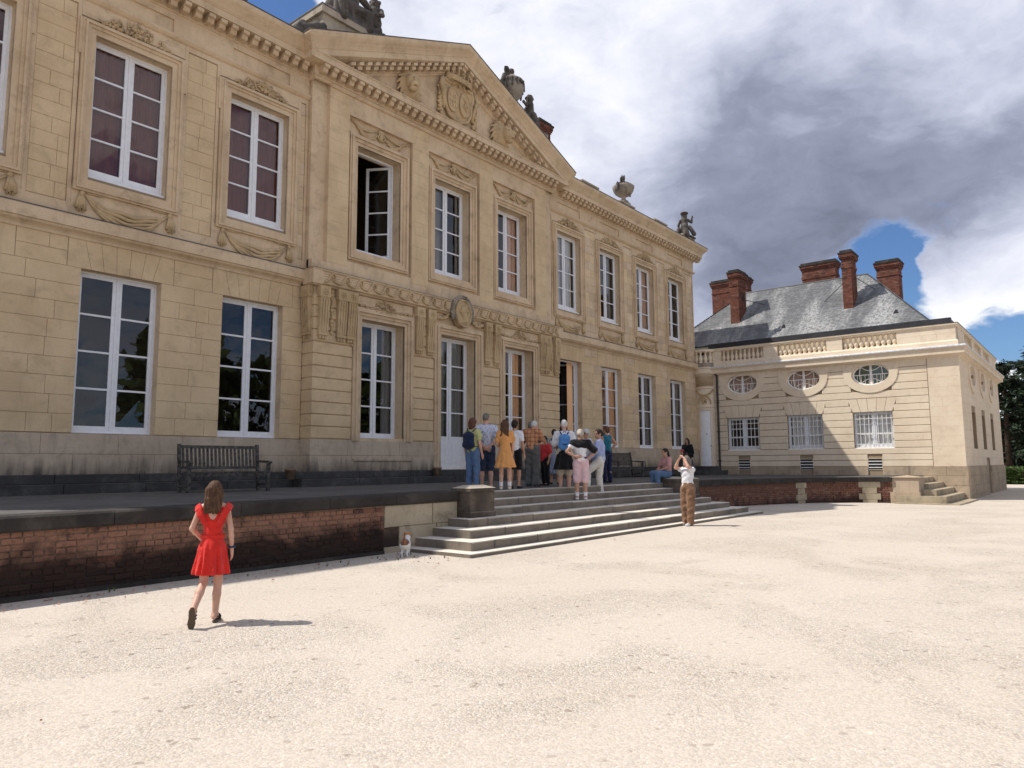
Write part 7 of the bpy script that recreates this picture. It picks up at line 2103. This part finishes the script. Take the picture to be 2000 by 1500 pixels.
P = person('stooping man in an orange checked shirt and grey trousers', (14.75, 11.32, .93), R(-80), 1.74, [('shirt', 'cloth_plaid', {'o': .026, 'sleeve': .42, 'hem': .93}), ('trousers', 'cloth_grey', {'o': .03, 'folds': .006}), ('shoes', 'leather_dark')],
       {'neck': (0, .06, 1.44), 'head': (0, .13, 1.56), 'chest': (0, .02, 1.28), 'el+': (.25, .10, 1.17), 'wr+': (.14, .33, 1.24), 'el-': (-.25, .06, 1.17), 'wr-': (-.12, .30, 1.20)}, 'skin_pink', ('crop', 'hair_grey'), {'fat': 1.08}, (0, R(-28)))
person('dark-haired man mostly hidden behind the checked shirt', (16.3, 12.55, .93), R(-60), 1.76, [('shirt', 'cloth_navy', {'sleeve': .4}), ('trousers', 'cloth_dark'), ('shoes', 'leather_dark')], None, 'skin_light', ('short', 'hair_dim'))
person('small child in a red top and black trousers beside the checked shirt', (15.62, 11.55, .93), R(75), 1.30, [('shirt', 'cloth_coral', {'o': .04, 'sleeve': .36, 'hem': .80, 'folds': .006}), ('trousers', 'cloth_black', {'o': .03}), ('shoes', 'leather_dark')], {'el+': (.24, .06, 1.17), 'wr+': (.10, .22, 1.10)}, 'skin_tan', ('short', 'hair_dark'), {'fat': 1.2}, (R(30), 0), face=True)
person('woman in a black and white patterned blouse and blue-grey skirt', (16.55, 11.92, .93), R(-52), 1.53, [('shirt', 'cloth_zebra', {'o': .035, 'sleeve': .4, 'hem': .84}), ('skirt', 'cloth_bluegrey', {'hem': .34, 'r': .23}), ('shoes', 'leather_dark')], None, 'skin_tan', ('short', 'hair_dark'), {'fat': 1.08})
P = person('tall grey-haired man in a white shirt with black jacket round his waist', (14.72, 10.30, .785), R(-52), 1.79, [('shirt', 'cloth_white', {'o': .024, 'sleeve': .45, 'hem': .9}), ('shorts', 'cloth_beige', {'frac': .52, 'o': .03}), ('skirt', 'cloth_black', {'hem': .56, 'r': .27, 'name': 'tied_jacket', 'ripple': .02, 'top': .02, 'n': 6}), ('shoes', 'leather_dark')], {'el+': (.25, .08, 1.16), 'wr+': (.12, .26, 1.05), 'el-': (-.25, .06, 1.16), 'wr-': (-.12, .25, 1.05)}, 'skin_light', ('crop', 'hair_grey'), {'fat': 1.06})
backpack('small bright blue backpack on the man in white', P, 'cloth_blue_pack', 'cloth_blue_pack', -.195, 1.23, (.135, .075, .20), True)
P = person('woman in pink shorts with a black shawl over a white top', (14.45, 9.64, .64), R(-50), 1.67, [('shirt', 'cloth_white', {'o': .02, 'sleeve': .2, 'hem': .96}), ('shorts', 'cloth_pink', {'frac': .5, 'o': .03}), ('belt', 'cloth_black'), ('cape', 'cloth_black', {'low': -.06, 'ln': (-.55, 0, -1)}), ('shoes', 'cloth_white'), ('socks', 'cloth_white')], AKIMBO, 'skin_tan', ('bun', 'hair_ash'), {'narrow': 1}, (R(-8), 0), hands={'-': ((.9, -.1, .05), (0, 1, 0), .6), '+': ((-.8, .3, -.1), (0, -1, 0), .6)})
P = person('grey-haired woman with sunglasses facing left behind the black shawl', (16.1, 10.55, .785), R(72), 1.62, [('shirt', 'cloth_white', {'sleeve': .3}), ('trousers', 'cloth_grey'), ('shoes', 'leather_dark')], {'el+': (.22, .08, 1.15), 'wr+': (.08, .24, 1.08)}, 'skin_tan', ('short', 'hair_grey'), {'narrow': 1}, (R(10), R(-10)), face=True)
T, J, k = P
mb = MB(); hd = A(*J['head']); Rh = rotm('Z', R(10)) @ rotm('X', R(-10)); qq = lambda x, y, z: tuple(hd + Rh @ A(x, y, z))
for s in (-1, 1): mb.tube([qq(s * .034 + .024 * math.cos(t), .100, .006 + .018 * math.sin(t)) for t in [i * math.pi / 5 for i in range(11)]], .006, 5); mb.tube([qq(s * .058, .095, .008), qq(s * .082, -.01, .005)], .004, 5)
me = mb.mesh('spectacles', 'cloth_black', True); me.transform(Matrix.Scale(k, 4)); o = bpy.data.objects.new('spectacles', me); COL.objects.link(o); o.location = T.location; o.rotation_euler = T.rotation_euler; tag(o, 'dark glasses on the grey-haired woman in the crowd', 'glasses')
person('woman in a light blue jumper and white trousers, one foot up a step', (15.98, 10.08, .64), R(24), 1.74, [('shirt', 'cloth_lightblue', {'o': .026, 'sleeve': .96, 'hem': .93}), ('trousers', 'cloth_cream', {'o': .022}), ('shoes', 'leather_dark')],
       {'knee+': (.11, .04, .50), 'knee-': (-.12, .30, .66), 'ank-': (-.13, .30, .235), 'toe-': (-.14, .47, .18), 'el-': (-.24, .08, 1.17), 'wr-': (-.16, .28, .98), 'el+': (.24, -.02, 1.14), 'wr+': (.16, .20, .99)}, 'skin_tan', ('bun', 'hair_dark'), {'narrow': 1}, (R(38), 0), face=True)
person('bare-armed woman in a teal top at the right of the crowd', (18.4, 11.35, .93), R(-20), 1.66, [('shirt', 'cloth_teal', {'o': .016, 'sleeve': 0, 'hem': .86}), ('trousers', 'cloth_navy'), ('shoes', 'leather_dark')], {'el+': (.33, -.06, 1.22), 'wr+': (.20, .06, 1.02)}, 'skin_tan', ('short', 'hair_auburn'), {'narrow': 1}, (R(20), 0))
# the two sitting on the right stair pier
SIT = {'pelvis': (0, 0, .09), 'waist': (0, -.02, .24), 'chest': (0, -.01, .43), 'neck': (0, .02, .60), 'head': (0, .05, .76), 'hip+': (.09, .02, .08), 'hip-': (-.09, .02, .08), 'knee+': (.11, .46, .10), 'knee-': (-.09, .47, .11), 'ank+': (.12, .43, -.24), 'ank-': (-.08, .40, -.24), 'toe+': (.13, .58, -.29), 'toe-': (-.09, .55, -.29),
       'sh+': (.16, .0, .55), 'sh-': (-.16, .0, .55), 'el+': (.22, .10, .30), 'wr+': (.08, .30, .20), 'el-': (-.22, .10, .30), 'wr-': (-.06, .30, .22)}
person('seated woman in a rose top and jeans, dark ponytail, facing left', (19.62, 10.05, 1.10), R(66), 1.66, [('shirt', 'cloth_rose', {'o': .02, 'sleeve': .36, 'hem': .06}), ('trousers', 'denim', {'o': .03, 'frac': .9, 'top': .0}), ('shoes', 'cloth_pink', {'flat': False})], SIT, 'skin_tan', ('tail', 'hair_dark', .34), {'narrow': 1}, (0, 0), 'people resting on the stair pier', face=True)
SIT2 = dict(SIT); SIT2.update({'ank+': (.12, .44, -.36), 'ank-': (-.10, .50, -.34), 'toe+': (.14, .58, -.42), 'toe-': (-.12, .64, -.40), 'head': (0, .08, .74)})
person('seated child in a dark top and grey trousers facing the forecourt', (20.02, 9.62, 1.10), R(118), 1.42, [('shirt', 'cloth_dark', {'o': .02, 'sleeve': .34, 'hem': .06}), ('trousers', 'cloth_grey', {'o': .03, 'frac': .94, 'top': .0}), ('shoes', 'cloth_white', {'flat': False})], SIT2, 'skin_tan', ('short', 'hair_dark'), {'narrow': 1, 'fat': .9}, (R(8), R(-12)), 'people resting on the stair pier', face=True)
person('standing woman in black with very long black hair, behind the seated pair', (29.0, 13.85, .90), R(88), 1.66, [('shirt', 'cloth_black', {'o': .03, 'sleeve': .9, 'hem': .8}), ('skirt', 'cloth_black', {'hem': .2, 'r': .28}), ('shoes', 'leather_dark')], None, 'skin_tan', ('long', 'hair_dark', .55), {'fat': 1.1}, (0, 0), face=True)
person('child in a red cap behind the seated pair', (22.6, 10.98, .93), R(60), 1.02, [('shirt', 'cloth_dark', {'sleeve': .4}), ('trousers', 'cloth_dark'), ('shoes', 'leather_dark'), ('cap', 'cloth_coral')], None, 'skin_tan', ('short', 'hair_dark'), {'narrow': 1}, face=True)
person('woman in white top and brown trousers standing in the sun, arms raised', (16.45, 7.88, .0), R(78), 1.66, [('shirt', 'cloth_white', {'o': .022, 'sleeve': .16, 'hem': .90, 'folds': .006}), ('trousers', 'cloth_brown', {'o': .034, 'folds': .008}), ('shoes', 'cloth_white')],
       {'pelvis': (0, 0, .96), 'knee+': (.09, .02, .5), 'toe+': (.11, .16, .03), 'ank-': (-.10, .06, .085), 'toe-': (-.11, .23, .03), 'el-': (-.20, .22, 1.50), 'wr-': (-.07, .20, 1.70), 'el+': (.21, .20, 1.46), 'wr+': (.08, .24, 1.66)}, 'skin_light', ('long', 'hair_dim', .32), {'narrow': 1}, (0, R(6)), hands={'-': ((.6, -.1, .5), (0, 0, -1), .5), '+': ((-.6, .1, .5), (0, 0, -1), .5)})

# ---------------------------------------------------------------- the cat
mat_cloth('cat_fur', (.80, .77, .73)); mat_cloth('cat_orange', (.55, .22, .07), 'blotch', (.30, .10, .03), 14); mat_cloth('cat_brown', (.15, .075, .05), 'blotch', (.35, .14, .05), 12)
def cat():
    T = bpy.data.objects.new('cat', None); COL.objects.link(T); T.location = (8.34, 9.05, 0.0); T.rotation_euler = (0, 0, R(-50))
    T['label'] = 'white and ginger cat stepping out beside the foot of the stairs'; T['category'] = 'cat'
    P = [('c', A(0, -.14, .21), A(0, .10, .20), .070, .066), ('e', A(0, .09, .185), (.062, .08, .082)), ('e', A(0, -.14, .205), (.068, .085, .078)), ('c', A(0, .13, .22), A(0, .20, .285), .052, .044), ('e', A(0, .235, .305), (.050, .054, .046)), ('e', A(0, .282, .288), (.026, .024, .020))]
    for s in (-1, 1):
        P += [('c', A(s * .036, .11, .17), A(s * .036, .115, .085), .034, .020), ('c', A(s * .036, .115, .085), A(s * .036, .125, .015), .019, .017), ('c', A(s * .036, .125, .013), A(s * .036, .150, .012), .017, .015),
              ('c', A(s * .038, -.14, .18), A(s * .042, -.085, .115), .050, .030), ('c', A(s * .042, -.085, .115), A(s * .042, -.165, .075), .027, .018), ('c', A(s * .042, -.165, .075), A(s * .042, -.155, .015), .017, .015), ('c', A(s * .042, -.155, .013), A(s * .042, -.120, .012), .016, .014),
              ('c', A(s * .030, .222, .335), A(s * .036, .220, .372), .018, .004)]
    P += [('c', A(0, -.20, .235), A(.0, -.26, .30), .022, .018), ('c', A(0, -.26, .30), A(.01, -.27, .40), .018, .012)]
    V, Q = sdf(P, .0085, .018)
    def put(nm, V, Q, m): 
        o = bpy.data.objects.new(nm, np_mesh(nm, V, Q, m)); COL.objects.link(o); o.parent = T
    put('body', V, Q, 'cat_fur')
    V, Q = sdf([('e', A(0, -.13, .225), (.074, .11, .072)), ('c', A(0, -.20, .238), A(.0, -.26, .30), .025, .021), ('c', A(0, -.26, .30), A(.01, -.27, .402), .021, .014)], .0085, .02, [(A(0, 0, .20), (.0, 0, -1))]); put('back_patch', V, Q, 'cat_brown')
    V, Q = sdf([('e', A(0, .233, .310), (.053, .055, .048)), ('c', A(.030, .222, .335), A(.036, .220, .375), .020, .005), ('c', A(-.030, .222, .335), A(-.036, .220, .375), .020, .005)], .0085, .014, [(A(0, .262, .30), (0, 1, -.35))]); put('head_patch', V, Q, 'cat_orange')
    for s in (-1, 1): V, Q = sdf([('e', A(s * .02, .277, .315), (.008, .006, .008))], .003, .002); put('eye', V, Q, 'eye_dark')
cat()
for o in bpy.data.objects:
    if '_k' in o.keys(): del o['_k']
